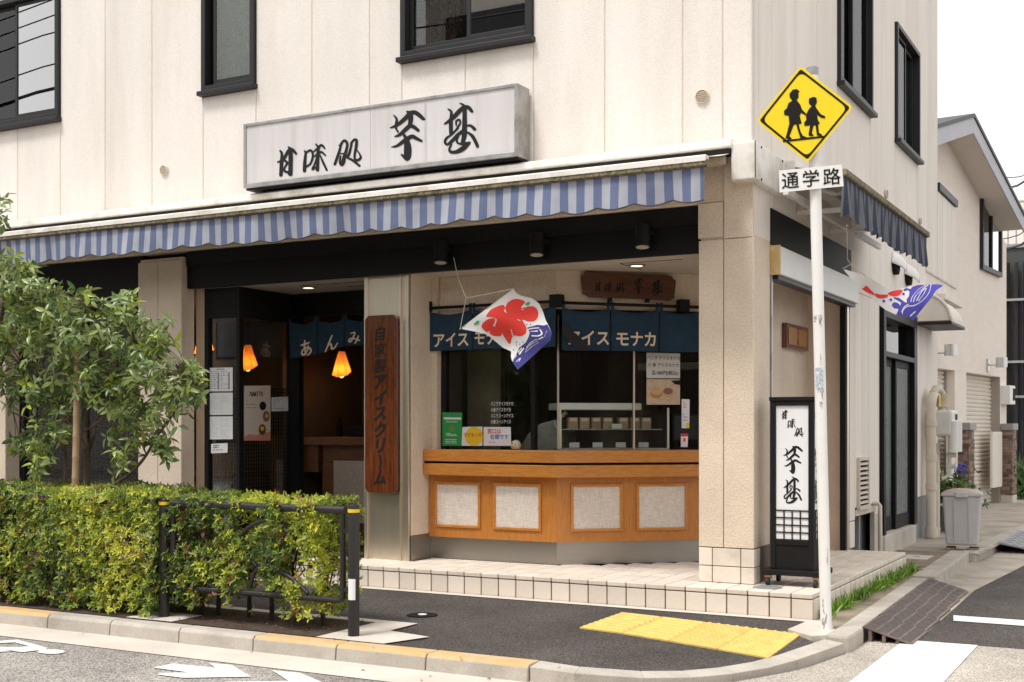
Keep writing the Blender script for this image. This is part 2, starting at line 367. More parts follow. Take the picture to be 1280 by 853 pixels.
m_asph = asphalt('dark_asphalt', (.066, .057, .052), (.15, .13, .117), (.020, .018, .017), 165)
m_road = asphalt('worn_asphalt', (.30, .27, .245), (.52, .48, .44), (.10, .09, .085), 140)
m_gravel = asphalt('exposed_aggregate', (.44, .39, .33), (.62, .57, .50), (.2, .17, .14), 160)
m_roadpaint = M('road_paint', (.76, .74, .71), .75, var=.05, vscale=6, fine=.14, fscale=150, dirt=(.30, .275, .25), dscale=22, damt=.75)
m_tact = M('tactile_yellow', (.70, .475, .13), .75, var=.10, vscale=8, dirt=(.40, .29, .13), dscale=7, damt=.6, rand=.05, fine=.08)
m_soil = M('planting_soil', (.06, .038, .025), .95, var=.4, vscale=30, bump=1, bscale=60)
m_rail = M('dark_brown_rail_paint', (.016, .013, .012), .5, var=.15, vscale=10)
m_bark = M('bark', (.10, .07, .05), .9, var=.3, vscale=20, bump=.6, bscale=50)
m_barkd = M('dark_stem_bark', (.03, .022, .018), .9, var=.3, vscale=20, bump=.6)
m_bamboo = M('bamboo_stake', (.40, .27, .16), .6, var=.15, vscale=8, stretch=(1, 1, .3))
m_leaf = leafmat('leaf')
m_signy = M('sign_yellow', (.88, .66, .004), .35, var=.02)
m_signb = M('sign_black', (.012, .009, .007), .6, spec=.2)
m_rust = M('cast_iron_brown', (.17, .125, .105), .7, .1, var=.2, vscale=12, dirt=(.26, .21, .18), dscale=8, damt=.6)
m_rustd = M('worn_iron_tread', (.085, .066, .058), .65, .2, var=.2, vscale=25)
m_pvc = M('ivory_pvc', (.62, .55, .45), .5, var=.05, dirt=(.3, .24, .17), dscale=3, damt=.4)
m_meter = M('gas_meter_paint', (.72, .70, .66), .4, var=.04, dirt=(.35, .3, .24), dscale=6, damt=.3)
m_bin = M('grey_plastic_bin', (.55, .54, .535), .5, var=.04, dirt=(.25, .24, .22), dscale=4, damt=.3)
m_slab = M('grey_metal', (.30, .30, .31), .5, .2, var=.05)
m_shutter = M('cream_shutter', (.74, .68, .60), .5, var=.03)
m_stone = M('stacked_stone', (.22, .15, .115), .85, rand=.5, var=.3, vscale=12, bump=.5)
m_neigh = M('neighbour_plaster', (.82, .735, .655), .85, var=.04, vscale=3, bump=.8, bscale=40, fine=.05, fscale=60, stretch=(1, 1, 2.5))
m_fascia = M('grey_fascia', (.50, .50, .54), .6, var=.05)
m_soffit = M('soffit_board', (.66, .60, .55), .8)
m_lampw = M('wall_lamp_metal', (.62, .62, .62), .3, .8)
m_castor = M('castor_bracket', (.55, .26, .08), .4, .6)
m_rubber = M('black_rubber', (.015, .015, .015), .7)
def _linen():
    m = bpy.data.materials.new('woven_linen'); m.use_nodes = True; N, L = m.node_tree.nodes, m.node_tree.links; b = N['Principled BSDF']
    t = N.new('ShaderNodeTexCoord'); outs = []
    for st in ((14, 14, 240), (240, 240, 14)):
        mp = N.new('ShaderNodeMapping'); mp.inputs['Scale'].default_value = st; L.new(t.outputs['Object'], mp.inputs[0])
        n = N.new('ShaderNodeTexNoise'); n.inputs['Scale'].default_value = 1; n.inputs['Detail'].default_value = 2; L.new(mp.outputs[0], n.inputs['Vector']); outs.append(n.outputs['Fac'])
    ad = N.new('ShaderNodeMath'); ad.operation = 'ADD'; L.new(outs[0], ad.inputs[0]); L.new(outs[1], ad.inputs[1])
    r = N.new('ShaderNodeValToRGB'); r.color_ramp.elements[0].position = .75/2; r.color_ramp.elements[1].position = 1.25/2
    hf = N.new('ShaderNodeMath'); hf.operation = 'MULTIPLY'; hf.inputs[1].default_value = .5; L.new(ad.outputs[0], hf.inputs[0]); L.new(hf.outputs[0], r.inputs[0])
    r.color_ramp.elements[0].color = (.56, .48, .41, 1); r.color_ramp.elements[1].color = (.80, .73, .65, 1)
    L.new(r.outputs[0], b.inputs['Base Color']); b.inputs['Roughness'].default_value = .95; return m
m_linen = _linen()
def _stripe(nm, lt_, dk_):
    m = bpy.data.materials.new(nm); m.use_nodes = True; N, L = m.node_tree.nodes, m.node_tree.links; b = N['Principled BSDF']
    at = N.new('ShaderNodeAttribute'); at.attribute_name = 'along'
    w = N.new('ShaderNodeMath'); w.operation = 'PINGPONG'; w.inputs[1].default_value = 1.0; L.new(at.outputs['Fac'], w.inputs[0])
    g = N.new('ShaderNodeMath'); g.operation = 'GREATER_THAN'; g.inputs[1].default_value = .50; L.new(w.outputs[0], g.inputs[0])
    mx = N.new('ShaderNodeMix'); mx.data_type = 'RGBA'; mx.inputs[6].default_value = (*lt_, 1); mx.inputs[7].default_value = (*dk_, 1); L.new(g.outputs[0], mx.inputs[0])
    t = N.new('ShaderNodeTexCoord'); n = N.new('ShaderNodeTexNoise'); n.inputs['Scale'].default_value = 5; n.inputs['Detail'].default_value = 6; L.new(t.outputs['Object'], n.inputs['Vector'])
    mr = N.new('ShaderNodeMapRange'); mr.inputs[1].default_value = .3; mr.inputs[2].default_value = .7; mr.inputs[3].default_value = .8; mr.inputs[4].default_value = 1.08; L.new(n.outputs['Fac'], mr.inputs[0])
    vm = N.new('ShaderNodeVectorMath'); vm.operation = 'MULTIPLY'; L.new(mx.outputs[2], vm.inputs[0]); L.new(mr.outputs[0], vm.inputs[1]); L.new(vm.outputs[0], b.inputs['Base Color'])
    b.inputs['Roughness'].default_value = .85
    tl = N.new('ShaderNodeBsdfTranslucent'); L.new(vm.outputs[0], tl.inputs[0])
    ms = N.new('ShaderNodeMixShader'); ms.inputs[0].default_value = .15; L.new(b.outputs[0], ms.inputs[1]); L.new(tl.outputs[0], ms.inputs[2]); L.new(ms.outputs[0], N['Material Output'].inputs[0])
    return m
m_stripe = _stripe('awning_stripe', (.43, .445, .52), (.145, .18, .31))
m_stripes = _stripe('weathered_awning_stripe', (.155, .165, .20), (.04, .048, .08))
# ---------------------------------------------------------------- ground, road, kerbs, pavement
def flat(name, poly, z, mat, label=None, kind='structure', parent=None):
    vs, fs = poly2(poly); o = sheet(name, [(x, y, z) for x, y in vs], fs, mat, parent)
    me = o.data; bm = bmesh.new(); bm.from_mesh(me); bmesh.ops.recalc_face_normals(bm, faces=bm.faces)
    if bm.faces and sum(f.normal.z for f in bm.faces) < 0: bmesh.ops.reverse_faces(bm, faces=bm.faces)
    bm.to_mesh(me); bm.free()
    if parent is None: tag(o, kind=kind)
    return o
RZ = -.10
flat('ground', [(-400, -400), (400, -400), (400, 400), (-400, 400)], RZ-.012, m_road)
road = flat('road', [(-40, -6), (40, -6), (40, 5.84), (-2.95, 5.84), (-40, 5.84)], RZ-.004, m_road)
flat('junction_apron', [(-2.95, 5.84), (9, 5.84), (9, 8.72), (-1.86, 8.66), (-1.9, 7.9), (-2.0, 7.3), (-2.25, 6.75), (-2.6, 6.35), (-2.95, 6.2)], RZ, m_gravel)
flat('gutter_apron', [(-40, 5.84), (-2.95, 5.84), (-2.95, 6.24), (-40, 6.24)], RZ, m_conc)
alley = flat('alley_road', [(-1.575, 8.66), (9, 8.72), (9, 90), (.6, 90), (-.1, 30), (-.95, 20), (-1.45, 14), (-1.62, 11.6)], RZ+.001, m_asph)
flat('alley_gutter', [(-1.95, 8.66), (-1.575, 8.66), (-1.62, 11.6), (-1.45, 14), (-.95, 20), (-.1, 30), (-1.2, 30), (-1.75, 20), (-2.2, 15), (-2.1, 11)], RZ-.003, m_concm)
# painted markings
flat('crosswalk_stripe', [(-1.66, 8.64), (-1.19, 8.66), (-1.19, 5.9), (-1.66, 5.9)], RZ+.005, m_roadpaint, parent=road)
flat('crosswalk_stripe', [(-.74, 8.67), (-.29, 8.68), (-.29, 5.9), (-.74, 5.9)], RZ+.005, m_roadpaint, parent=road)
flat('stop_line', [(-1.545, 9.94), (-1.50, 9.66), (2.6, 9.62), (2.6, 9.92)], RZ+.006, m_roadpaint, parent=alley)
def mark(name, pts):
    q = [onZ(x/3.2, 770+y/3.2, RZ+.002) for x, y in pts]; flat(name, [(a.x, a.y) for a in q], RZ+.002, m_roadpaint, parent=road)
mark('arrow_marking', [(612, 207), (690, 190), (862, 208), (835, 188), (925, 196), (1005, 243), (735, 248), (630, 235), (642, 229), (755, 226)])
mark('arrow_marking', [(895, 264), (1155, 260), (1090, 218), (1200, 228), (1300, 270), (1300, 290), (895, 290)])
mark('bicycle_marking', [(-60, 104), (70, 95), (190, 128), (183, 134), (90, 145), (-60, 128), (-60, 122), (60, 126), (120, 122), (60, 106), (-60, 112)])
mark('bicycle_marking', [(205+55*math.cos(a), 143+9*math.sin(a)) for a in np.linspace(0, 2*PI, 20, endpoint=False)])
mark('bicycle_marking', [(-70, 137), (40, 136), (60, 141), (-70, 147)])

rk = random.Random(2); m_crack = M('crack', (.05, .045, .04), .95)
for x0, y0, x1, y1 in ((5, 851, 192, 814), (400, 852, 520, 838)):
    a_, b_ = onZ(x0, y0, RZ), onZ(x1, y1, RZ); P_ = []
    for k in range(26): f = k/25; P_.append(a_.lerp(b_, f)+Vector((rk.uniform(-.03, .03), rk.uniform(-.012, .012), 0)))
    flat('crack', [(p.x, p.y) for p in P_]+[(p.x, p.y+rk.uniform(.003, .008)) for p in reversed(P_)], RZ-.0015, m_crack, parent=road)
# kerb: inner (pavement side) line with its height; the kerb drops at the corner
KW = .135
def pavz(x, y): return -.065*min(1, max(0, (x+3.3)/1.2))*min(1, max(0, (8.45-y)/1.6))
kin = [(x, y, pavz(x, y)) for x, y in ((-3.27, 6.36), (-3.02, 6.37), (-2.70, 6.50), (-2.52, 6.66), (-2.38, 6.88), (-2.25, 7.14), (-2.17, 7.40), (-2.07, 7.82))]
kerb = thing('kerb', None, None, (-4, 6.3, RZ)); del_ = [kerb.__delitem__(k) for k in list(kerb.keys())]; kerb['kind'] = 'structure'
kx = [-13.6, -12.96, -12.32, -11.68, -11.04, -10.4, -9.76, -9.1, -8.46, -7.82, -7.18, -6.56, -5.92, -5.28, -4.62, -3.96, -3.27]
for i in range(len(kx)-1):
    painted = kx[i] < -7.3 or kx[i] >= -5.3
    b = MB().add([(x, y, z) for x in (kx[i]+.004, kx[i+1]-.004) for y, z in ((6.36, -.3), (6.36, 0), (6.235, 0), (6.215, -.02), (6.19, -.3))],
                 [(0, 1, 2, 3, 4), (5, 6, 7, 8, 9), (1, 2, 7, 6), (2, 3, 8, 7), (3, 4, 9, 8), (0, 1, 6, 5)])
    b.mi = [0, 0, 1 if painted else 0, 1 if painted else 0, 0, 0]
    o = b.build('kerb_stone', [m_kerb, m_kerbp], kerb, bevel=.006)
def offs(pts, w):
    out = []
    for i, p in enumerate(pts):
        a = Vector(pts[max(i-1, 0)][:2]); c = Vector(pts[min(i+1, len(pts)-1)][:2]); d = (c-a).normalized(); n = Vector((d.y, -d.x))
        out.append((p[0]+n.x*w, p[1]+n.y*w, p[2]))
    return out
full = kin+[(-2.035, 7.98, -.02)]
ko = offs(full, KW)
for i in range(len(full)-1):
    a, b_, c, d = full[i], full[i+1], ko[i+1], ko[i]
    m = MB().add([a, b_, (c[0], c[1], c[2]-.012), (d[0], d[1], d[2]-.012), (a[0], a[1], -.3), (b_[0], b_[1], -.3), (c[0], c[1], -.3), (d[0], d[1], -.3)],
                 [(0, 1, 2, 3), (4, 7, 6, 5), (0, 3, 7, 4), (1, 5, 6, 2), (3, 2, 6, 7), (0, 4, 5, 1)])
    m.build('kerb_stone', m_kerb, kerb, bevel=.004)
ys = [7.985, 8.42, 9.0, 9.6, 10.2, 10.8, 11.43, 12.05, 12.65, 13.3, 14.0]
for i in range(len(ys)-1):
    e = lambda y: -.0323*max(0, y-8.46); w_ = .155 if i == 0 else (.135 if ys[i] < 11.4 else .20); ya, yb = ys[i]+.004, ys[i+1]-.004
    MB().prism([(-2.035+e(ya), ya), (-2.035+w_+e(ya), ya), (-2.035+w_+e(yb), yb), (-2.035+e(yb), yb)], -.3, .012 if i == 0 else (0.002 if ys[i] < 11.4 else .02)).build('kerb_stone', m_kerb, kerb, bevel=.022 if i == 0 or ys[i] > 11.5 else .005)

ke = [(-1.97, 14.01), (-1.93, 15.2), (-1.87, 16.6), (-1.80, 18.2), (-1.72, 20.0), (-1.42, 25), (-1.1, 30)]
for (xa, ya), (xb, yb) in zip(ke[:-1], ke[1:]):
    MB().prism([(xa-.16, ya+.004), (xa+.02, ya+.004), (xb+.02, yb-.004), (xb-.16, yb-.004)], -.3, .004).build('kerb_stone', m_kerb, kerb, bevel=.015)
# pavement sheet: follows the dropped kerb
st = [(-13.6, 6.36, 0), (-7, 6.36, 0), (-4.3, 6.36, 0), (-3.6, 6.36, 0)]+kin
rows = []
for x, y, z in st:
    fx = x if x < -2.9 else -2.9+(x+2.9)*.75
    tgt = Vector((fx, 8.57)); p = Vector((x, y)); rr = []
    for k in range(13): q = p+(tgt-p)*k/12; rr.append((q.x, q.y, pavz(q.x, q.y)-.004))
    rows.append(rr)
mb = MB(); n = len(rows)
mb.add([v for r in rows for v in r], [(i*13+k, (i+1)*13+k, (i+1)*13+k+1, i*13+k+1) for i in range(n-1) for k in range(12)])
o = mb.build('pavement', m_asph); o['kind'] = 'structure'
flat('step_apron', [(-8.4, 8.49), (-2.2, 8.49), (-2.2, 8.59), (-8.4, 8.59)], .001, m_conc)
# side strip between the step and the alley kerb
flat('side_strip', [(-2.30, 8.49), (-2.075, 7.99), (-2.03, 8.0), (-2.03, 8.5), (-2.21, 14.0), (-2.9, 14.0), (-2.9, 8.6)], -.003, m_concd)
flat('side_forecourt', [(-1.9, 14.01), (-1.72, 20), (-1.1, 30), (-4.5, 30), (-4.5, 18.5), (-2.9, 18.3), (-2.9, 14.01)], -.012, m_concm)
for x_, y_, a_, b_, lab_ in ((-2.42, 13.25, .13, .22, 'pale concrete meter cover in the mossy strip before the side door'), (-2.36, 12.35, .10, .10, 'small round metal cover at the end of the tiled step')):
    t = thing('ground_cover', lab_, 'cover', (x_, y_, 0))
    if b_ > a_: MB().box(x_-a_, x_+a_, y_-b_, y_+b_, -.02, .004).build('lid', m_conc, t, bevel=.003); MB().box(x_-.03, x_+.03, y_-.012, y_+.012, .004, .0055).build('grip', m_dark, t)
    else: MB().lathe((x_, y_, 0), [(a_, -.02), (a_, .004), (a_*.85, .006)], 20).build('lid', m_slab, t); MB().lathe((x_, y_, .006), [(.02, 0), (.02, .002)], 10).build('grip', m_dark, t)
# planting bed
flat('planting_bed', [(-13.6, 6.35), (-4.88, 6.35), (-4.88, 7.02), (-13.6, 7.02)], .006, m_soil)
flat('bed_edging', [(-13.6, 7.022), (-4.88, 7.022), (-4.88, 6.35), (-4.36, 6.35), (-4.24, 6.70), (-4.60, 6.78), (-4.60, 7.12), (-13.6, 7.12)], .006, m_conc)
flat('post_footing', [(-6.55, 6.35), (-6.12, 6.35), (-6.12, 6.66), (-6.55, 6.66)], .010, m_conc)
o = MB().prism([(-2.31, 8.10), (-2.10, 7.90), (-2.02, 7.99), (-2.02, 8.20), (-2.12, 8.50), (-2.29, 8.50)], -.2, .004).build('sign_footing', m_conc); o['kind'] = 'structure'

# yellow tactile tiles
tact = thing('tactile_paving', 'yellow tactile paving patch with bars and domes on dark pavement', 'tactile paving', (-2.9, 7.7, 0))
TA, TB, TC, TD = [Vector((*p, 0)) for p in ((-3.56, 7.50), (-3.575, 8.25), (-2.20, 8.03), (-2.19, 7.27))]
def tq(u, v): return (TA*(1-u)+TD*u)*(1-v)+(TB*(1-u)+TC*u)*v
for i in range(4):
    for j in range(2):
        m = MB(); g = .006
        def tl(a, b, h, i=i, j=j): p = tq((i+a)/4, (j+b)/2); return (p.x, p.y, h+pavz(p.x, p.y))
        def frus(c, r0, r1, h, n=8):
            vs = [tl(c[0]+r*math.cos(2*PI*k/n), c[1]+r*math.sin(2*PI*k/n), z) for r, z in ((r0, .006), (r1, .006+h)) for k in range(n)]
            m.add(vs, [tuple(range(n, 2*n))]+[(k, (k+1) % n, n+(k+1) % n, n+k) for k in range(n)])
        m.add([tl(a, b, z) for z in (-.02, .006) for a, b in ((g, g), (1-g, g), (1-g, 1-g), (g, 1-g))], [(4, 5, 6, 7), (0, 1, 5, 4), (1, 2, 6, 5), (2, 3, 7, 6), (3, 0, 4, 7)])
        if i < 2:
            for k in range(4):
                b0 = .125+.25*k
                m.add([tl(a, b, z) for (a, b, z) in ((.03, b0-.05, .006), (.97, b0-.05, .006), (.97, b0+.05, .006), (.03, b0+.05, .006), (.05, b0-.03, .014), (.95, b0-.03, .014), (.95, b0+.03, .014), (.05, b0+.03, .014))],
                      [(4, 5, 6, 7), (0, 1, 5, 4), (1, 2, 6, 5), (2, 3, 7, 6), (3, 0, 4, 7)])
        else:
            for a in range(5):
                for b in range(5): frus((.1+.2*a, .1+.2*b), .06, .036, .009)
        m.build('tile', m_tact, tact)
# small round valve cover
c = onZ(528, 769, 0)
vc = thing('valve_cover', 'small round iron cover with white centre set in dark pavement', 'manhole', (c.x, c.y, 0))
MB().lathe((c.x, c.y, 0), [(.11, -.02), (.11, .003), (.10, .005), (.035, .004)], 24).build('rim', m_blackmat, vc)
MB().lathe((c.x, c.y, 0), [(.033, 0), (.033, .0065), (.028, .008)], 16).build('cap', m_white, vc)

# iron kerb ramps
for k in range(5):
    y0 = 8.47+k*.592; y1 = y0+.584; S0 = -.0323*((y0+y1)/2-8.46)
    t = thing('kerb_ramp', 'brown cast iron kerb ramp plate with raised squares beside the porch step', 'kerb ramp', (-1.76, (y0+y1)/2, RZ), 'iron ramp plates laid end to end along the kerb')
    XU = -1.884+S0; XL = XU+.32
    def rz(x): return .006+(x-XU)/(XL-XU)*(-.094)
    m = MB(); m.add([(x, y, rz(x)+dz) for y in (y0, y1) for x in (XU, XL) for dz in (-.014, 0)], [(0, 1, 3, 2), (4, 6, 7, 5), (1, 5, 7, 3), (0, 2, 6, 4), (0, 4, 5, 1), (2, 3, 7, 6)])
    m.build('plate', m_rust, t)
    for a in range(4):
        for b in range(3):
            x0 = XU+.008+a*.077; yy = y0+.012+b*.19
            q = [(x0, yy), (x0+.066, yy), (x0+.066, yy+.174), (x0, yy+.174)]; w = [(x0+.008, yy+.01), (x0+.058, yy+.01), (x0+.058, yy+.164), (x0+.008, yy+.164)]
            MB().add([(x, y, rz(x)+.0005) for x, y in q]+[(x, y, rz(x)+.007) for x, y in w], [(4, 5, 6, 7), (0, 1, 5, 4), (1, 2, 6, 5), (2, 3, 7, 6), (3, 0, 4, 7)]).build('tread', m_rustd, t)
    for x in (XU+.03, XU+.12, XU+.21):
        MB().box(x, x+.022, y0+.005, y1-.005, RZ+.001, rz(x+.022)-.013).build('rib', m_rust, t)
# a grey chequer ramp further up the alley
t = thing('kerb_ramp', 'grey steel chequer ramp plate lying behind the grey bin', 'kerb ramp', (-1.55, 16.2, RZ))
MB().add([(-1.86, 15.2, .02), (-1.86, 17.2, .02), (-1.30, 17.2, -.08), (-1.30, 15.2, -.08), (-1.86, 15.2, .0), (-1.86, 17.2, .0), (-1.30, 17.2, RZ+.002), (-1.30, 15.2, RZ+.002)],
         [(0, 1, 2, 3), (4, 7, 6, 5), (0, 3, 7, 4), (1, 5, 6, 2), (3, 2, 6, 7), (0, 4, 5, 1)]).build('plate', m_slab, t)
m = MB()
for a in range(5):
    for b in range(14):
        x = -1.80+a*.105+(b % 2)*.04; y = 15.3+b*.135; z = .02-(x+1.86)/.56*.1
        m.obox((x, y, z), (1, 0, -.18), .03, (0, 1, 0), .02, (.18, 0, 1), .006)
m.build('tread_pattern', m_slab, t)
# a metre of moss and weeds are added with the plants below

# ---------------------------------------------------------------- tiled porch step
step = thing('porch_step', 'low porch step faced with cream tiles along the shop front and side', 'step', (-4, 9, 0))
PT = .1578; SX = -2.271; SY = 8.60; TOP = .178
MB().box(-8.3, SX-.012, SY+.012, 11.94, -.2, TOP-.012).build('core', m_grout, step)
def on_counter(x, y):
    if x < -4.66: return y > 9.40
    return (y-9.40) > (x+4.66)*.842 and x < -3.15
tile_me = {}
def tile(x0, x1, y0, y1, z0, z1, bev=.004):
    key = (round(x1-x0, 4), round(y1-y0, 4), round(z1-z0, 4)); c = Vector(((x0+x1)/2, (y0+y1)/2, (z0+z1)/2))
    if key not in tile_me:
        hx, hy, hz = [k/2 for k in key]; m = MB().box(-hx, hx, -hy, hy, -hz, hz)
        me = bpy.data.meshes.new('tile'); me.from_pydata(m.v, [], m.f)
        bm = bmesh.new(); bm.from_mesh(me); bmesh.ops.bevel(bm, geom=list(bm.edges), offset=bev, segments=1, affect='EDGES'); bmesh.ops.recalc_face_normals(bm, faces=bm.faces); bm.to_mesh(me); bm.free()
        me.materials.append(m_tile); tile_me[key] = me
    o = link('tile', tile_me[key], None, step); o.location = c-Vector(step.location); return o
J = .0048
for i in range(29):
    x1 = SX-PT*i; x0 = x1-PT
    for j in range(22):
        y0 = SY+PT*j; y1 = y0+PT; cx, cy = (x0+x1)/2, (y0+y1)/2
        if on_counter(cx, cy): continue
        if -3.2 < cx < -2.85 and 9.0 < cy < 9.32: continue
        if cx < -5.9 and cy > 9.1: continue
        if cy > 10.65 and cx < -3.16: continue
        if cy > 11.9 : continue
        tile(x0+J, x1-J, (y0+J) if j else y0-.006, y1-J, TOP-.034 if j == 0 or i == 0 else TOP-.02, TOP)
    tile(x0+J, x1-J, SY-.001, SY+.02, -.02, TOP-.041)
for j in range(21):
    y0 = SY+PT*j
    tile(SX-.02, SX+.001, y0+J*1.6+(.02 if j == 0 else 0), y0+PT-J*1.6, -.02, TOP-.041)
# ---------------------------------------------------------------- the shop building
WY, WX = 8.92, -2.812                      # planes of the front and the side wall
shop = thing('shop_building', 'cream two storey corner shop with dark window frames and open tiled porch', 'building', (-7, 9.0, 0))
XJ = [-13.96, -13.32, -12.68, -12.04, -11.75, -10.757, -10.118, -9.481, -8.847, -8.188, -7.544, -6.897, -6.266, -5.926, -5.291, -4.647, -4.01, -3.358, -3.039, WX-.004]
ZW0, ZW1, ZT = 4.49, 5.86, 7.4
wins_f = [(-11.75, -10.118), (-8.188, -7.544), (-5.926, -4.647)]
G = .005
def fpanel(x0, x1, z0, z1): MB().box(x0+G, x1-G, WY, WY+.05, z0, z1).build('wall_panel', m_panel, shop, bevel=.006)
for a, b in zip(XJ[:-1], XJ[1:]):
    if any(w0-.01 <= a and b <= w1+.01 for w0, w1 in wins_f):
        fpanel(a, b, 3.40, ZW0-.005); fpanel(a, b, ZW1+.005, ZT)
    else: fpanel(a, b, 3.40, ZT)
YJ = [WY+.052, 9.088, 9.419, 10.075, 10.76, 11.5, 12.069, 12.87, 13.407, 14.1, 14.748, 15.45, 16.13, 16.84]
wins_s = [(11.5, 12.87), (14.1, 15.45)]
def spanel(y0, y1, z0, z1, x=WX): MB().box(x-.05, x, y0+G, y1-G, z0, z1).build('wall_panel', m_siding, shop, bevel=.005)
for a, b in zip(YJ[:-1], YJ[1:]):
    zb = 2.78 if b < 12 else 2.68
    if any(w0-.01 <= a and b <= w1+.01 for w0, w1 in wins_s):
        spanel(a, b, zb, ZW0+.03); spanel(a, b, ZW1+.005, ZT)
    else: spanel(a, b, zb, ZT)
jb = MB()
for x in XJ[1:-1]: jb.box(x-.012, x+.012, WY+.006, WY+.055, 3.40, ZT) if not any(w0+.02 < x < w1-.02 for w0, w1 in wins_f) else (jb.box(x-.012, x+.012, WY+.006, WY+.055, 3.40, ZW0), jb.box(x-.012, x+.012, WY+.006, WY+.055, ZW1, ZT))
for y in YJ[1:-1]: jb.box(WX-.055, WX-.006, y-.012, y+.012, 2.72, ZT) if not any(w0+.02 < y < w1-.02 for w0, w1 in wins_s) else (jb.box(WX-.055, WX-.006, y-.012, y+.012, 2.72, ZW0+.02), jb.box(WX-.055, WX-.006, y-.012, y+.012, ZW1, ZT))
jb.build('sealant_joints', m_joint, shop)
MB().box(WX-.05, WX-.0005, WY-.0005, WY+.05, 3.40, ZT).build('corner_trim', m_panel, shop, bevel=.012)
# hidden mass of the upper floor and the roof
MB().box(-13.96, -3.5, 9.6, 16.8, 3.0, ZT-.05).build('upper_core', m_dark, shop)
MB().box(-14.0, WX-.06, WY+.06, 16.84, ZT-.04, ZT+.1).build('roof_slab', m_conc, shop)
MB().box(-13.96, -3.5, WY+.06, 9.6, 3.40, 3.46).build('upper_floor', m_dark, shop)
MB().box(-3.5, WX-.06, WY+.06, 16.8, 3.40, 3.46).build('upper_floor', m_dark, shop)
MB().box(-14.0, -13.96, WY, 16.8, 0, ZT).build('party_wall', m_siding, shop)
MB().box(-13.96, WX-.06, 16.78, 16.84, 0, ZT-.06).build('rear_wall', m_siding, shop)
# lintels below the awnings, porch ceiling
MB().box(-13.96, WX-.002, WY+.012, 9.25, 3.045, 3.395).build('front_lintel', m_stucco, shop, bevel=.01)
MB().box(-13.96, -3.24, 9.06, 9.25, 2.765, 3.04).build('lintel_core', m_dark, shop)
MB().box(-3.235, -3.034, WY-.004, 9.05, 2.78, 3.044).build('lintel_end', m_stucco, shop, bevel=.006)
MB().box(-3.12, WX-.012, 9.26, 12.0, 2.78, 3.39).build('side_lintel', m_stucco, shop)
MB().box(-13.96, -3.13, 9.05, 12.6, 2.69, 2.76).build('ceiling', m_ceil, shop)
MB().box(-3.125, -2.92, 9.38, 12.0, 2.69, 2.76).build('ceiling', m_ceil, shop)
for (x0, x1, y0, y1) in ((-4.05, -3.50, 9.30, 9.306), (-4.05, -4.044, 9.307, 9.75), (-7.35, -6.6, 9.32, 9.328), (-7.0, -6.3, 9.6, 9.608)): MB().box(x0, x1, y0, y1, 2.6865, 2.691).build('hatch_gap', m_dark, shop)

def window(parent, face, a0, a1, z0, z1, leaves, pane, sill=True, fw=.05, extra=None):
    """face 'F' (front) or 'S' (side); leaves: list of (start, end, depth) fractions of sliding sashes"""
    def bx(m, p0, p1, d0, d1, q0, q1):
        if face == 'F': m.box(p0, p1, WY-d1, WY-d0, q0, q1)
        elif face == 'S': m.box(WX+d0, WX+d1, p0, p1, q0, q1)
        return m
    m = MB()
    bx(m, a0, a0+fw, -.09, .035, z0, z1); bx(m, a1-fw, a1, -.09, .035, z0, z1); bx(m, a0+fw, a1-fw, -.09, .035, z1-fw, z1); bx(m, a0+fw, a1-fw, -.09, .035, z0, z0+fw)
    w = m.build('window', m_frame, parent, bevel=.004)
    L = a1-a0-2*fw
    for i, (s, e, dep) in enumerate(leaves):
        p0, p1 = a0+fw+L*s, a0+fw+L*e; t = .035; q0, q1 = z0+fw+.004, z1-fw-.004; m = MB()
        bx(m, p0+.002, p0+t, dep-.025, dep, q0, q1); bx(m, p1-t, p1-.002, dep-.025, dep, q0, q1); bx(m, p0+t, p1-t, dep-.025, dep, q1-t, q1); bx(m, p0+t, p1-t, dep-.025, dep, q0, q0+t*1.6)
        m.build('sash', m_frame, w, bevel=.003)
        pm = pane[i] if isinstance(pane, (list, tuple)) else pane
        bx(MB(), p0+t-.004, p1-t+.004, dep-.016, dep-.010, q0+t, q1-t+.004).build('pane', pm, w)
    if sill:
        m = MB(); bx(m, a0-.02, a1+.02, -.02, .075, z0-.045, z0-.002); m.build('sill', m_frame, w, bevel=.006)
    return w
window(shop, 'F', -11.75, -10.118, ZW0+.04, ZW1, [(0, .62, -.045), (.58, 1, -.012)], [m_glassd, m_glassm])
window(shop, 'F', -8.188, -7.544, ZW0+.04, ZW1, [(.10, 1, -.02)], m_glassf)
window(shop, 'F', -5.926, -4.647, ZW0+.04, ZW1, [(0, .56, -.045), (.5, 1, -.012)], [m_glassd, m_glassm])
window(shop, 'S', 11.5, 12.87, ZW0+.07, ZW1, [(0, .52, -.045), (.48, 1, -.012)], m_glasss)
window(shop, 'S', 14.1, 15.45, ZW0+.07, ZW1, [(0, .52, -.012), (.48, 1, -.045)], [m_glasss, m_glassd])
# grey curtain and dried flowers behind the upper windows
def curtain(x0, x1, mat, name, label, amp=.02, k=9):
    m = MB(); m.grid(lambda u, v: (x0+(x1-x0)*u, 9.13+amp*math.sin(u*k*2*PI)+.008*math.sin(u*31), 4.56+1.25*v), 60, 4)
    tag(m.build(name, mat, smooth=True, solid=.003), label, 'curtain')
curtain(-11.65, -10.82, M('grey_curtain', (.20, .19, .185), .9), 'curtain', 'wavy grey curtain behind the widest upstairs window')
curtain(-5.2, -4.75, M('pale_blind', (.48, .46, .42), .9), 'curtain', 'pale curtain behind the upstairs window with dried flowers', .012, 5)
df = thing('dried_flowers', 'bunch of dried brown flowers in a pot inside upstairs window', 'dried flowers', (-5.55, 9.12, ZW0+.04))
m = MB(); m.lathe((-5.52, 9.12, 4.53), [(.05, 0), (.07, .10), (.06, .11)], 12); m.build('pot', m_pink, df)
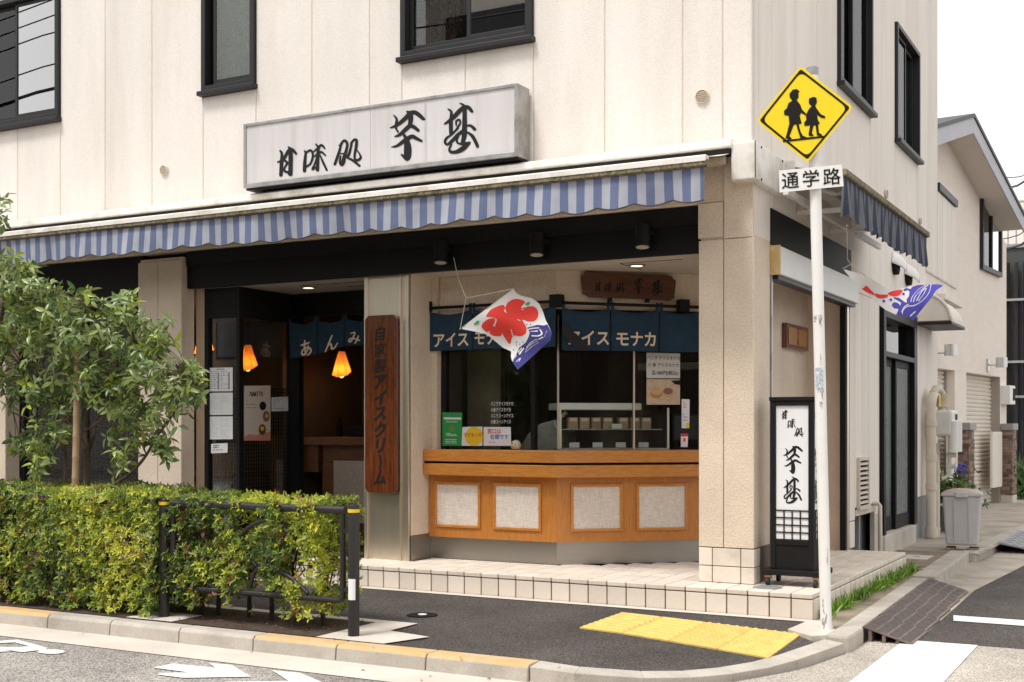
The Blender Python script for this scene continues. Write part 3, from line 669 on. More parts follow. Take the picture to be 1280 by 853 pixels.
m = MB(); r2 = random.Random(3)
for k in range(150):
    p = Vector((-5.58+r2.gauss(0, .07), 9.12+r2.gauss(0, .04), 4.62+abs(r2.gauss(.2, .28)))); d = Vector((r2.uniform(-1, 1), r2.uniform(-1, 1), r2.uniform(-.5, 1))).normalized(); e = d.orthogonal().normalized()*.02
    m.add([p, p+d*.03+e, p+d*.06, p+d*.03-e], [(0, 1, 2, 3)])
for k in range(12): m.tube([(-5.52, 9.12, 4.6), (-5.58+r2.gauss(0, .08), 9.12+r2.gauss(0, .03), 5.0+r2.random()*.2)], .004, 5)
m.build('stems', M('dried_plant', (.19, .10, .045), .9, var=.3), df)
# round wall vents
def vent(p, ax, r=.055):
    m = MB(); m.lathe(p, [(r, .01), (r, -.018 if ax == 'Y' else .018), (r*.86, -.024 if ax == 'Y' else .024), (r*.8, -.012 if ax == 'Y' else .012)], 20, axis=ax)
    o = m.build('vent', m_pvc, shop, smooth=False)
    for k in range(5):
        z = p[2]+r*(-.5+.25*k); w = math.sqrt(max(0, (r*.78)**2-(z-p[2])**2)); mm = MB()
        if ax == 'Y': mm.box(p[0]-w, p[0]+w, p[1]-.021, p[1]-.013, z-.002, z+.0015)
        else: mm.box(p[0]+.013, p[0]+.021, p[1]-w, p[1]+w, z-.002, z+.0015)
        mm.build('slat', m_joint, o)
vent((-8.679, WY, 3.842), 'Y', .05); vent((-3.20, WY, 3.857), 'Y', .055)
# domed hoods on the side wall
def hood(parent, y, z, r=.13):
    m = MB(); N1 = 12
    def fn(u, v):
        a = PI*u; t = v*PI/2
        return (WX+.004+r*1.05*math.sin(t)*1.0, y-r*math.cos(a)*math.cos(t*.9), z+r*math.sin(a)*math.cos(t*.6)*(1-.15*v)-.10*(v))
    m.grid(fn, N1, 8); o = m.build('vent_hood', m_white, parent, smooth=True, solid=.006)
    MB().lathe((WX+.002, y, z-.02), [(r*.8, 0), (r*.8, .05)], 16, axis='X').build('duct', m_dark, o)
for px, py in ((1117, 330), (1133, 344)):
    p = onX(px, py, WX); hood(shop, p.y, p.z)
for px, py, s in ((1106.5, 243, .05), (1149, 277, .045)):
    p = onX(px, py, WX); vent((WX, p.y, p.z), 'X', s)

# pillars
def pillar(x0, x1, y1, split, zt=3.0, base=True):
    o = MB().box(x0+.01, x1-.01, WY+.012, y1-.006, 0, zt).build('pillar', m_stucco, shop)
    for a, b in ((x0, split-.003), (split+.003, x1)):
        MB().box(a, b, WY-.012, WY+.016, .02 if not base else .445, zt-.03).build('cladding', m_stucco, o, bevel=.004)
    return o
rp = pillar(-3.225, -2.80, 9.36, -3.03, 2.79)
MB().box(-3.03+.004, -2.80, WY-.013, WY+.010, 2.765, 3.39).build('cladding', m_stucco, rp, bevel=.004)
MB().box(-2.818, -2.794, WY-.011, 9.05, .445, 2.78).build('cladding', m_stucco, rp, bevel=.008)
MB().box(-2.830, -2.812, 9.056, 9.372, .445, 2.78).build('cladding', m_stucco, rp, bevel=.006)
ptm = []
def btile(x0, x1, y0, y1, z0, z1): MB().box(x0, x1, y0, y1, z0, z1).build('tile', m_tile, rp, bevel=.004)
for z0, z1 in ((TOP+.002, .30), (.306, .438)):
    btile(-3.225, -3.122, WY-.010, WY+.02, z0, z1); btile(-3.116, -2.90, WY-.010, WY+.02, z0, z1); btile(-2.894, -2.793, WY-.010, WY+.02, z0, z1)
    btile(-2.825, -2.793, WY+.026, 9.06, z0, z1); btile(-2.832, -2.806, 9.066, 9.22, z0, z1); btile(-2.832, -2.806, 9.226, 9.372, z0, z1)
MB().box(-3.215, -2.80, WY-.002, 9.36, TOP, .445).build('base', m_grout, rp)
pillar(-9.02, -8.455, 9.10, -8.76, 2.99, False)
pillar(-11.7, -10.93, 9.10, -11.2, 2.99, False)
# black fascia beams between the pillars
MB().box(-8.45, -3.232, 8.985, 9.05, 2.685, 3.04).build('fascia', m_black, shop, bevel=.005)
MB().box(-10.925, -9.025, 8.985, 9.05, 2.55, 3.04).build('fascia', m_black, shop, bevel=.005)
MB().box(-13.9, -11.72, 8.985, 9.05, .0, 3.04).build('fascia', m_black, shop)
MB().box(-8.44, -3.24, 8.962, 8.984, 2.90, 3.035).build('fascia_trim', m_blackmat, shop)
# interior shell
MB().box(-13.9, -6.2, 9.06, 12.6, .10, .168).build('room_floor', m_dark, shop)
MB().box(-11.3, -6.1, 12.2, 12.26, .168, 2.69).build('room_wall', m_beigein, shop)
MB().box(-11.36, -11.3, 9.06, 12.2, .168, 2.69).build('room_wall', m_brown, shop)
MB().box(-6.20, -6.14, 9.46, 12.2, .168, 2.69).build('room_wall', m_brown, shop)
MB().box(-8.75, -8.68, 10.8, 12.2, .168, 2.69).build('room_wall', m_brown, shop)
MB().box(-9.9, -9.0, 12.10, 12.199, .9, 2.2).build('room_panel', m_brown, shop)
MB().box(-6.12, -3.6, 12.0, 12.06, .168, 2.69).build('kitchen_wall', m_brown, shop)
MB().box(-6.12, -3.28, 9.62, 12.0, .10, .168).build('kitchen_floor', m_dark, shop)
# entrance: fixed glass, recess, glazed return, dark back wall with the doorway
GX0, GX1, GY, RY = -8.34, -7.92, 9.12, 9.90
def lattice(m, P, a0, a1, z0, z1, pitch=.0375, t=.0035):
    n = int((a1-a0)/pitch); k = int((z1-z0)/pitch)
    for i in range(n+1): P(m, a0+i*pitch-t, a0+i*pitch+t, z0, z1)
    for j in range(k+1): P(m, a0, a1, z0+j*pitch-t, z0+j*pitch+t)
ent = MB()
for (x0, x1, z0, z1) in ((GX0, GX0+.05, .17, 2.69), (GX1-.02, GX1+.02, .17, 2.69), (GX0+.05, GX1-.02, 2.40, 2.69), (GX0+.05, GX1-.02, .17, .26)): ent.box(x0, x1, GY-.02, GY+.04, z0, z1)
ent.box(GX1-.019, GX1+.019, GY+.042, RY, 2.40, 2.689); ent.box(GX1-.019, GX1+.019, GY+.042, RY, .17, .26)
entf = ent.build('entrance_screen', m_blackmat, shop, bevel=.004)
MB().box(GX0+.05, GX1-.02, GY+.006, GY+.012, .26, 2.40).build('pane', m_glass, entf)
MB().box(GX1-.003, GX1+.003, GY+.042, RY, .26, 2.40).build('pane', m_glass, entf)
m = MB(); lattice(m, lambda m, a, b, c, d: m.box(a, b, GY+.05, GY+.056, c, d), GX0+.06, GX1-.03, .27, 1.74); m.build('lattice', m_blackmat, entf)
m = MB(); lattice(m, lambda m, a, b, c, d: m.box(GX1-.05, GX1-.044, a, b, c, d), GY+.08, RY-.02, .27, 1.74); m.build('lattice', m_blackmat, entf)
MB().box(-8.455, GX0-.002, 9.11, 9.18, .17, 2.69).build('door_jamb', m_steel, shop)
m = MB(); m.box(GX1-.06, GX1+.10, RY+.002, RY+.08, .17, 2.69); m.box(GX1+.10, -6.2, RY+.002, RY+.08, 2.47, 2.69); m.box(-6.42, -6.21, RY+.002, RY+.08, .17, 2.47)
m.build('doorway', m_black, shop, bevel=.004)
# left window of the eating room
lw = MB()
for (x0, x1, z0, z1) in ((-10.92, -10.86, .3, 2.55), (-9.09, -9.03, .3, 2.55), (-10.86, -9.09, .3, .38), (-10.86, -9.09, 2.48, 2.55), (-10.0, -9.95, .38, 2.48)): lw.box(x0, x1, GY-.03, GY+.03, z0, z1)
lwf = lw.build('eating_room_window', m_blackmat, shop, bevel=.004)
for a, b in ((-10.86, -10.0), (-9.95, -9.09)): MB().box(a, b, GY-.003, GY+.003, .38, 2.48).build('pane', m_glassl, lwf)
m = MB(); lattice(m, lambda m, a, b, c, d: m.box(a, b, GY+.06, GY+.067, c, d), -10.85, -9.10, .40, 1.78, .04); m.build('lattice', m_blackmat, lwf)
MB().box(-10.92, -9.03, 9.07, 9.16, 0, .3).build('window_base', m_stucco, shop)
# steel column and stucco return beside the counter
sc = MB().box(-6.405, -5.945, 9.06, 9.40, .17, 2.69).build('steel_column', m_steel, shop)
for a, b in ((-6.41, -6.375), (-6.035, -6.02), (-5.975, -5.94)): MB().box(a, b, 9.040, 9.07, .176, 2.688).build('trim', m_steel, sc, bevel=.004)
MB().box(-5.965, -5.875, 9.402, 9.53, .17, 2.69).build('stucco_return', m_stucco, shop)
MB().box(-5.9395, -5.93, 9.075, 9.40, .40, 2.69).build('stucco_return', m_stucco, shop)
MB().box(-5.939, -5.928, 9.076, 9.40, .17, .395).build('skirting', m_steelk, shop)
# wall above the serving window: front stretch and slanted stretch
EC = Vector((-4.70, 9.45, 0)); ED = Vector((.765, .644, 0)).normalized(); EN = Vector((-ED.y, ED.x, 0))
def ang(s, n=0.0, z=0.0): return EC+ED*s+EN*n+Vector((0, 0, z))
WS = (-3.2-EC.x)/ED.x
def abox(m, s0, s1, n0, n1, z0, z1, mi=0):
    p = [ang(s0, n0), ang(s1, n0), ang(s1, n1), ang(s0, n1)]; return m.prism([(a.x, a.y) for a in p], z0, z1, mi)
MB().box(-5.87, EC.x, 9.45, 9.53, 2.36, 2.689).build('upper_wall', m_stucco, shop)
abox(MB(), 0, WS, 0, .08, 2.36, 2.689).build('upper_wall', m_stucco, shop)
abox(MB(), 1.53, WS, .001, .08, .17, 2.36).build('upper_wall', m_stucco, shop)
MB().box(-3.26, -3.20, 10.72, 11.98, .17, 2.69).build('side_porch_wall', m_stucco, shop)
sg = MB()
for y in (11.05, 11.5): sg.box(-3.201, -3.1985, y-.004, y+.004, .45, 2.69)
sg.build('wall_groove', m_joint, shop)
for k in range(8): MB().box(-3.199, -3.19, 10.74+k*.155, 10.74+k*.155+.149, TOP+.002, .44).build('tile', m_tile, shop)
MB().box(-3.21, -2.83, 11.90, 11.98, .17, 2.78).build('side_porch_end_wall', m_stucco, shop)
# serving window frames
sw = MB()
sw.box(-5.87, -5.82, 9.47, 9.53, 1.15, 2.36); sw.box(-4.955, -4.915, 9.46, 9.52, 1.15, 2.36); sw.box(-5.82, EC.x, 9.47, 9.53, 2.31, 2.359)
abox(sw, 1.46, 1.51, .01, .07, 1.15, 2.36); abox(sw, .01, 1.46, .01, .07, 2.31, 2.358)
swf = sw.build('serving_window', m_blackmat, shop, bevel=.003)
MB().box(-5.82, -4.955, 9.495, 9.50, 1.16, 2.31).build('pane', m_glass, swf)
MB().box(-5.46, -4.935, 9.515, 9.52, 1.16, 2.31).build('pane', m_glass, swf)
MB().box(-4.915, EC.x+.005, 9.478, 9.483, 1.16, 2.31).build('pane', m_glass, swf)
abox(MB(), .01, .78, .022, .028, 1.16, 2.31).build('pane', m_glass, swf)
abox(MB(), .70, 1.46, .045, .051, 1.16, 2.31).build('pane', m_glass, swf)
abox(MB(), .69, .705, .02, .05, 1.16, 2.31).build('pane_edge', m_steel, swf)
MB().box(EC.x-.006, EC.x+.006, 9.474, 9.49, 1.16, 2.31).build('pane_edge', m_steel, swf)

# ---------------------------------------------------------------- side elevation of the shop
# steel shutter box over the side opening of the porch
sb = thing('shutter_box', 'long white metal shutter box with yellowed end cap over the side porch opening', 'shutter box', (WX, 10.6, 2.6))
MB().box(-2.90, -2.735, 9.395, 12.02, 2.535, 2.755).build('casing', m_white, sb, bevel=.008)
MB().box(-2.905, -2.732, 9.378, 9.393, 2.53, 2.76).build('end_cap', M('yellowed_plastic', (.62, .43, .19), .5, var=.1, dirt=(.8, .72, .6), dscale=8, damt=.8), sb, bevel=.004)
MB().box(-2.86, -2.76, 9.42, 12.0, 2.50, 2.534).build('slot', m_frame, sb)
MB().box(-2.85, -2.80, 9.378, 9.41, TOP, 2.528).build('guide_rail', m_alu, sb)
MB().box(-2.86, -2.80, 11.84, 11.895, TOP, 2.528).build('guide_rail', m_steel, sb)
MB().box(-2.862, -2.808, 11.80, 11.838, TOP, 2.527).build('guide_seal', m_blackmat, sb)
MB().box(-2.93, -2.80, 9.375, 12.0, 2.775, 3.05).build('side_fascia', m_blackmat, shop, bevel=.004)
# siding below, beyond the porch
low = [(11.99, 12.21), (12.21, 12.50), (12.50, 12.80), (12.80, 13.08), (13.08, 13.31)]
for i, (a, b) in enumerate(low):
    spanel(a, b, .56 if i in (1, 2, 3) else .44, 2.675)
spanel(11.99, 12.20, TOP, .43); MB().box(WX-.05, WX-.004, 13.09, 13.31, .0, .44).build('base_wall', m_conc, shop)
MB().box(-2.87, WX+.012, 12.20, 13.10, .475, .535).build('sill_strip', m_pvc, shop, bevel=.004)
MB().box(-3.1, -2.95, 12.0, 13.30, .0, .55).build('niche_back', m_slab, shop)
MB().box(-2.95, -2.87, 12.62, 12.68, .0, .47).build('niche_post', m_slab, shop)
# louvre vent
lv = MB()
y0, y1, z0, z1 = 12.27, 12.72, .57, 1.05
lv.box(WX, WX+.03, y0, y0+.035, z0, z1); lv.box(WX, WX+.03, y1-.035, y1, z0, z1); lv.box(WX, WX+.03, y0+.035, y1-.035, z1-.035, z1); lv.box(WX, WX+.04, y0-.01, y1+.01, z0-.04, z0)
lvo = lv.build('louvre_vent', m_pvc, shop, bevel=.003)
MB().box(WX+.001, WX+.004, y0+.035, y1-.035, z0, z1-.035).build('recess', m_dark, lvo)
for k in range(9):
    z = z0+.03+k*.048
    MB().obox((WX+.018, (y0+y1)/2, z), (1, 0, -.9), .016, (0, 1, 0), (y1-y0)/2-.036, (.9, 0, 1), .0025).build('slat', m_pvc, lvo)
# dark side door
dr = MB()
for (a, b, z0, z1) in ((13.33, 13.44, .0, 2.66), (15.02, 15.20, .0, 2.66), (13.44, 15.02, 2.52, 2.66), (13.44, 15.02, 2.10, 2.16)): dr.box(WX-.10, WX+.045, a, b, z0 if z0 else .20, z1)
dro = dr.build('side_door', m_black, shop, bevel=.005)
for a, b, d in ((13.44, 14.26, -.045), (14.20, 15.02, -.01)):
    m = MB(); m.box(WX+d-.03, WX+d, a, a+.07, .21, 2.10); m.box(WX+d-.03, WX+d, b-.07, b, .21, 2.10); m.box(WX+d-.03, WX+d, a+.07, b-.07, .21, .36); m.box(WX+d-.03, WX+d, a+.07, b-.07, 2.02, 2.10)
    l = m.build('door_leaf', m_blackmat, dro, bevel=.003)
    MB().box(WX+d-.018, WX+d-.012, a+.07, b-.07, .36, 2.02).build('door_pane', m_glassg, dro)
MB().box(WX-.06, WX-.05, 13.44, 15.02, 2.16, 2.52).build('transom_pane', m_glassd, dro)
MB().box(WX-.09, WX+.06, 13.32, 15.03, -.02, .20).build('threshold', m_conc, shop, bevel=.008)
MB().box(-3.0, -2.93, 13.33, 15.2, .0, 2.66).build('door_backing', m_dark, shop)
for a, b in ((15.21, 15.6), (15.6, 16.13), (16.13, 16.84)): spanel(a, b, .50, 2.675)
MB().box(WX-.05, WX-.01, 15.21, 16.83, -.02, .495).build('base_wall', m_slab, shop)
# upper rear wing
for a, b in ((16.86, 17.22), (17.22, 17.58), (17.58, 17.94), (17.94, 18.28)):
    spanel(a, b, 3.32, 4.44, WX); spanel(a, b, 3.10, 3.30, WX)
MB().box(-4.6, WX+.03, 16.845, 18.32, 4.45, 4.55).build('wing_coping', m_frame, shop, bevel=.006)
MB().box(-4.6, WX-.05, 18.24, 18.30, 3.1, 4.45).build('wing_wall', m_siding, shop)
MB().box(-4.6, WX+.10, 16.85, 18.31, 3.02, 3.095).build('wing_soffit', m_siding, shop, bevel=.006)
MB().box(WX, WX+.014, 15.95, 18.28, 3.29, 3.315).build('wing_seam', m_joint, shop)
# rounded hood over the rear entrance
hd = thing('door_hood', 'beige quarter round hood fixed over the rear side entrance', 'canopy', (WX, 15.9, 2.6))
m = MB(); prof = [(0, .0)]+[(.38*math.sin(a), .34*math.cos(a)) for a in np.linspace(0, PI/2, 10)]
pr = [Vector((WX+x, 15.42, 2.62+z)) for x, z in prof]
m.ext(pr, (0, 1.0, 0)); m.build('shell', m_siding, hd, bevel=.006)
MB().box(WX+.01, WX+.40, 15.40, 16.44, 2.575, 2.615).build('rim', m_frame, hd, bevel=.008)
m = MB(); m.tube([Vector((WX+.39*math.sin(a), 15.41, 2.62+.35*math.cos(a))) for a in np.linspace(0, PI/2, 12)], .018, 8); m.build('edge_bead', m_siding, hd, smooth=True)
# ---------------------------------------------------------------- brush characters (traced), shared by all the shop's signs
def zpt(strokes, ox, oy, sc): return strokes
GLY = {
 'kan': [[(150,235,22),(170,272,30),(165,400,42),(158,530,40)], [(120,372,18),(185,345,32),(240,250,36),(275,215,36),(310,230,34),(345,268,26)],
         [(250,188,18),(272,215,34),(278,300,50),(275,518,50)], [(185,345,22),(235,380,28),(205,440,22),(202,482,24),(240,498,28),(270,525,34)]],
 'mi': [[(450,235,16),(462,262,26),(452,380,38),(448,478,38)], [(465,262,20),(515,228,26),(548,260,26),(546,330,26),(518,395,24),(470,430,24)],
        [(588,152,16),(612,180,24)], [(565,240,16),(610,205,28),(650,165,26),(680,180,24),(698,208,16)], [(575,302,18),(620,265,28),(660,250,24),(706,290,18)],
        [(622,190,28),(612,300,40),(608,468,38)], [(603,315,24),(572,400,22),(548,460,26),(598,430,18)], [(640,290,18),(680,380,26),(722,470,24)]],
 'sho': [[(870,160,10),(890,175,20),(920,120,26),(950,110,28),(975,150,30),(962,230,32),(940,300,38),(925,370,46),(905,402,38),(885,370,28),(892,300,20)],
         [(900,140,24),(880,230,30),(850,320,32),(822,398,30)], [(895,268,14),(950,270,20)],
         [(1015,160,14),(1030,130,26),(1060,98,26),(1088,105,30),(1085,180,34),(1066,280,28),(1070,335,26),(1100,350,30),(1140,320,28),(1125,270,18),(1095,225,12)],
         [(1030,130,26),(1012,220,28),(988,290,30),(962,308,22),(1040,350,28),(1125,418,26)]],
 'imo': [[(120,240,14),(155,285,26),(150,340,30),(145,390,26),(172,445,20)], [(80,392,16),(160,360,36),(270,270,48),(320,215,50),(380,205,46),(430,235,46),(480,280,36),(505,290,14)],
         [(280,192,16),(320,220,48),(328,290,54),(318,350,42)], [(130,500,12),(190,480,34),(270,410,46),(320,370,46),(370,385,40),(420,425,34)],
         [(90,630,10),(160,615,30),(240,560,44),(300,520,48),(350,500,44),(400,525,38),(460,555,28)], [(245,480,28),(275,540,48),(290,620,78),(290,720,82),(280,772,50),(215,725,20)]],
 'jin': [[(790,165,16),(825,190,26),(828,240,34),(822,340,44),(825,460,44)], [(745,345,18),(800,310,36),(870,250,48),(930,185,48),(985,140,42),(1040,145,42),(1080,190,34)],
         [(935,92,14),(970,110,26),(990,150,44),(992,260,50),(990,400,56),(985,500,54),(960,590,36)], [(888,362,18),(888,312,22),(925,295,24),(938,330,20),(905,392,26)],
         [(1030,365,22),(1070,370,30),(1115,410,36)], [(905,398,28),(840,470,22),(770,520,28),(750,570,28),(782,598,28),(840,552,40),(920,470,40),(990,420,36)],
         [(1030,450,22),(1090,500,38),(1138,590,38),(1150,622,34)], [(912,500,22),(895,560,24),(930,590,24),(1000,590,38),(1055,575,24)],
         [(1050,585,26),(970,650,56),(890,690,42),(820,690,32),(805,650,26),(830,602,18)]]}
GEO = {}
for k, s in GLY.items():
    vs, fs = brush(s, 2.0, 1.13); a = np.array(vs); c = (a.min(0)+a.max(0))/2; GEO[k] = (a, fs, c, a.max(0)[1]-a.min(0)[1])
def glyph(k, parent, org, right, up, h, mat=None, lift=.003, name='lettering', th=0):
    a, fs, c, H = GEO[k]; r = Vector(right).normalized(); u = Vector(up).normalized(); n = r.cross(u); org = Vector(org)
    return sheet(name, [org+r*((x-c[0])/H*h)-u*((y-c[1])/H*h)+n*lift for x, y in a], [tuple(reversed(f)) for f in fs], mat or m_ink, parent)
XR, UP = Vector((1, 0, 0)), Vector((0, 0, 1))

# ---------------------------------------------------------------- box sign on the front wall
SYF = 8.69
a = onY(304, 155.3, SYF); b = onY(646.5, 195, SYF); sx0, sx1, sz0, sz1 = a.x, b.x, b.z, a.z
bs = thing('box_sign', 'long white light box sign with brush lettering above the striped front awning', 'sign', ((sx0+sx1)/2, SYF+.1, sz0))
m = MB(); t = .028
m.box(sx0, sx0+t, SYF, 8.9, sz0, sz1); m.box(sx1-t, sx1, SYF, 8.9, sz0, sz1); m.box(sx0+t, sx1-t, SYF, 8.9, sz1-t, sz1); m.box(sx0+t, sx1-t, SYF, 8.9, sz0, sz0+t*1.4)
m.build('frame', m_alu, bs, bevel=.004)
MB().box(sx0+.02, sx1-.02, 8.87, 8.895, sz0+.02, sz1-.02).build('back_panel', m_alu, bs)
j1, j2 = onY(461.9, 150, SYF).x, onY(530.6, 150, SYF).x
for x0, x1 in ((sx0+t, j1), (j1, j2), (j2, sx1-t)):
    MB().box(x0+.0015, x1-.0015, SYF+.012, SYF+.02, sz0+t*1.4, sz1-t).build('face_panel', m_signface, bs)
MB().box(j2-.008, j2+.008, SYF+.009, SYF+.0115, sz0+t*1.4, sz1-t).build('joint_tape', M('grey_tape', (.52, .51, .52), .5, var=.1, dirt=(.2, .18, .16), dscale=8, damt=.5), bs)
MB().box(sx0+.01, sx1-.01, SYF+.03, 8.895, sz0-.016, sz0-.001).build('underside_shadow', m_black, bs)  # black slab standing in for the shadow below the sign
for i, x in enumerate((sx0+.3, (sx0+sx1)/2, sx1-.3)): MB().box(x-.03, x+.03, 8.86, 8.918, sz0+.1, sz1-.1).build('bracket', m_alu, bs)
for k, ox, oy in (('kan', 335, 165), ('mi', 335, 165), ('sho', 335, 165), ('imo', 480, 120), ('jin', 480, 120)):
    vs, fs = GEO[k][0], GEO[k][1]
    sheet('lettering', [onY(ox+x/9.846, oy+y/9.846, SYF+.0085) for x, y in vs], [tuple(reversed(f)) for f in fs], m_ink, bs)

# ---------------------------------------------------------------- awnings
def add_along(o, fn):
    at = o.data.attributes.new('along', 'FLOAT', 'POINT'); off = wloc(o.parent)
    at.data.foreach_set('value', [fn(Vector(v.co)+off) for v in o.data.vertices])
PIT = .069
aw = thing('front_awning', 'blue and white striped awning along the shop front with mouldy front bar', 'awning', (-8, 8.6, 3.2))
AX0, AX1 = -13.9, -2.945
MB().add([(x, y, z) for x in (AX0, AX1+.02) for y, z in ((8.90, 3.408), (8.90, 3.482), (8.80, 3.488), (8.765, 3.47), (8.765, 3.425), (8.79, 3.408))],
         [tuple(range(6)), tuple(range(6, 12))]+[(i, (i+1) % 6, 6+(i+1) % 6, 6+i) for i in range(6)]).build('roller_case', m_whited, aw, bevel=.004)
MB().box(AX0, AX1+.01, 8.775, 8.90, 3.372, 3.4075).build('roller_shadow_strip', m_dark, aw)  # dark strip painted in as the shadow beneath the roller case
m = MB(); m.tube([(AX0, 8.80, 3.33), (AX1-.03, 8.80, 3.33)], .038, 14); m.build('roller', M('roller_fabric', (.45, .35, .27), .8, var=.1), aw, smooth=True)
m = MB(); m.grid(lambda u, v: (AX0+(AX1-AX0)*u, 8.79-.49*v, 3.370-.112*v-.008*math.sin(v*PI)+.003*math.sin(u*70)), 160, 6)
m.build('canopy', M('awning_top', (.82, .79, .74), .8, var=.04), aw, smooth=True, solid=.003)
MB().add([(x, y, z) for x in (AX0, AX1+.005) for y, z in ((8.325, 3.185), (8.325, 3.238), (8.285, 3.243), (8.258, 3.222), (8.258, 3.19), (8.28, 3.18))],
         [tuple(range(6)), tuple(range(6, 12))]+[(i, (i+1) % 6, 6+(i+1) % 6, 6+i) for i in range(6)]).build('front_bar', m_dirtybar, aw, bevel=.003)
MB().add([(x, y, z) for x in (AX0, AX1+.005) for y, z in ((8.327, 3.240), (8.32, 3.264), (8.262, 3.264), (8.252, 3.255), (8.252, 3.219))],
         [tuple(range(5)), tuple(range(5, 10))]+[(i, (i+1) % 5, 5+(i+1) % 5, 5+i) for i in range(5)]).build('bar_cap', m_whited, aw)
def val_y(s, v): return .011*math.sin(s*9.1)*v+.009*math.sin(s*21.7+1.3)*v+.02*math.sin(s*1.7)*v
def scal(s, L=.29): return .030*abs(math.sin(PI*s/L))
m = MB(); NU = 900
m.grid(lambda u, v: (AX0+(AX1-.02-AX0)*u, 8.29+val_y(AX0+(AX1-AX0)*u, v), 3.185-(.218+scal(AX0+(AX1-AX0)*u)-.008*math.sin(u*47))*v), NU, 6)
va = m.build('valance', m_stripe, aw, smooth=True); add_along(va, lambda p: (p.x+20)/PIT)
m = MB(); pts = [(AX0+(AX1-.02-AX0)*u, 8.29+val_y(AX0+(AX1-AX0)*u, 1), 3.185-(.218+scal(AX0+(AX1-AX0)*u)-.008*math.sin(u*47))) for u in np.linspace(0, 1, NU+1)]
m.tube(pts, .006, 5); m.build('hem', M('valance_hem', (.07, .065, .065), .8, var=.3, vscale=9), aw)
for x in (-5.2, -9.2, -12.6):
    m = MB(); m.tube([(x, 8.85, 3.30), (x-.5, 8.55, 3.27), (x+.05, 8.32, 3.215)], .016, 8); m.build('folding_arm', m_white, aw)
cc = thing('awning_corner_case', 'white metal box closing the awning ends at the building corner', 'awning case', (-2.8, 9.0, 3.2))
MB().box(-2.935, -2.752, 8.792, 9.60, 3.168, 3.452).build('casing', m_whited, cc, bevel=.012)
MB().box(-2.755, -2.7485, 8.80, 8.806, 3.18, 3.45).build('seam', m_frame, cc)
for y, z in ((8.95, 3.43), (9.5, 3.43), (8.95, 3.19), (9.5, 3.19)): MB().lathe((-2.752, y, z), [(.009, 0), (.009, .006), (.004, .008)], 8, axis='X').build('screw', m_frame, cc)

sa = thing('side_awning', 'short dark blue striped awning over the side porch opening', 'awning', (-2.5, 10.8, 3.2))
BX = -2.19; SA0, SA1 = 9.10, 12.48
MB().box(-2.80, -2.68, 9.61, 12.7, 3.36, 3.46).build('roller_case', m_whited, sa, bevel=.01)
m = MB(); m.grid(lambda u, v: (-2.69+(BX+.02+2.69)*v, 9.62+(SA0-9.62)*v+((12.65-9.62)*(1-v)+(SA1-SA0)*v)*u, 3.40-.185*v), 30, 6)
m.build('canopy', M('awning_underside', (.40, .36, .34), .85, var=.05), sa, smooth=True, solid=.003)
MB().box(BX-.03, BX+.035, SA0, SA1, 3.19, 3.243).build('front_bar', m_dirtybar, sa, bevel=.01)
m = MB(); m.grid(lambda u, v: (BX+.005+.022*math.sin((SA0+(SA1-SA0)*u)*26)*v+.012*math.sin(u*9)*v, SA0+(SA1-SA0)*u, 3.19-(.27+scal(SA0+(SA1-SA0)*u, .2))*v), 300, 6)
va = m.build('valance', M('side_awning_cloth', (.15, .165, .225), .85, var=.12, vscale=6), sa, smooth=True)  # plain slate cloth colour, replaced by the stripes below
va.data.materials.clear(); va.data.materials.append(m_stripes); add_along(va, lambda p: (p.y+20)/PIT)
for y in (9.75, 11.9):
    m = MB(); m.tube([(-2.72, y, 3.30), (-2.5, y+.45, 3.27), (BX-.02, y+.02, 3.22)], .02, 8); m.build('folding_arm', m_white, sa)
for y in (10.1, 11.2): MB().box(-2.80, BX-.03, y-.02, y+.02, 3.10, 3.135).build('support_bar', m_whited, sa)
MB().box(-2.66, -2.62, 9.2, 12.5, 3.11, 3.16).build('support_bar', m_whited, sa)

# ---------------------------------------------------------------- spotlights under the fascia
for px, py in ((551, 323), (671, 313), (803, 303)):
    p = onY(px, py, 8.90)
    t = thing('spotlight', 'black cylinder spotlight fixed under the black fascia', 'spotlight', tuple(p), 'spotlights along the black fascia')
    ax = Vector((.05, -.13, -1)).normalized(); q = p+Vector((0, 0, .05))
    m = MB(); m.tube([q-ax*.085, q-ax*.08, q+ax*.055, q+ax*.09], [.054, .062, .062, .065], 18); smooth_by_angle(m.build('housing', m_blackmat, t))
    m = MB(); m.tube([q+ax*.0905, q+ax*.094], .05, 18); m.build('lens', M('spot_lens', (.55, .5, .42), .2), t)
    MB().box(p.x+.05, p.x+.075, 8.88, 8.99, p.z+.06, p.z+.085).build('bracket', m_blackmat, t)
# downlights
for x, y, on, lab in ((-7.35, 9.45, 2.2, 'round recessed downlight in the entrance porch ceiling'), (-3.96, 9.45, 1.6, 'round recessed downlight in the ceiling over the serving counter')):
    t = thing('downlight', lab, 'downlight', (x, y, 2.68))
    m = MB(); m.lathe((x, y, 2.68), [(.075, .009), (.075, 0), (.055, -.003), (.055, .008)], 24); m.build('trim', m_alu, t)
    m = MB(); m.lathe((x, y, 2.681), [(.05, 0), (.05, .004)], 20); m.build('lamp', M('downlight_glow', (.8, .7, .55), .5, emit=((1, .72, .42), on)), t)

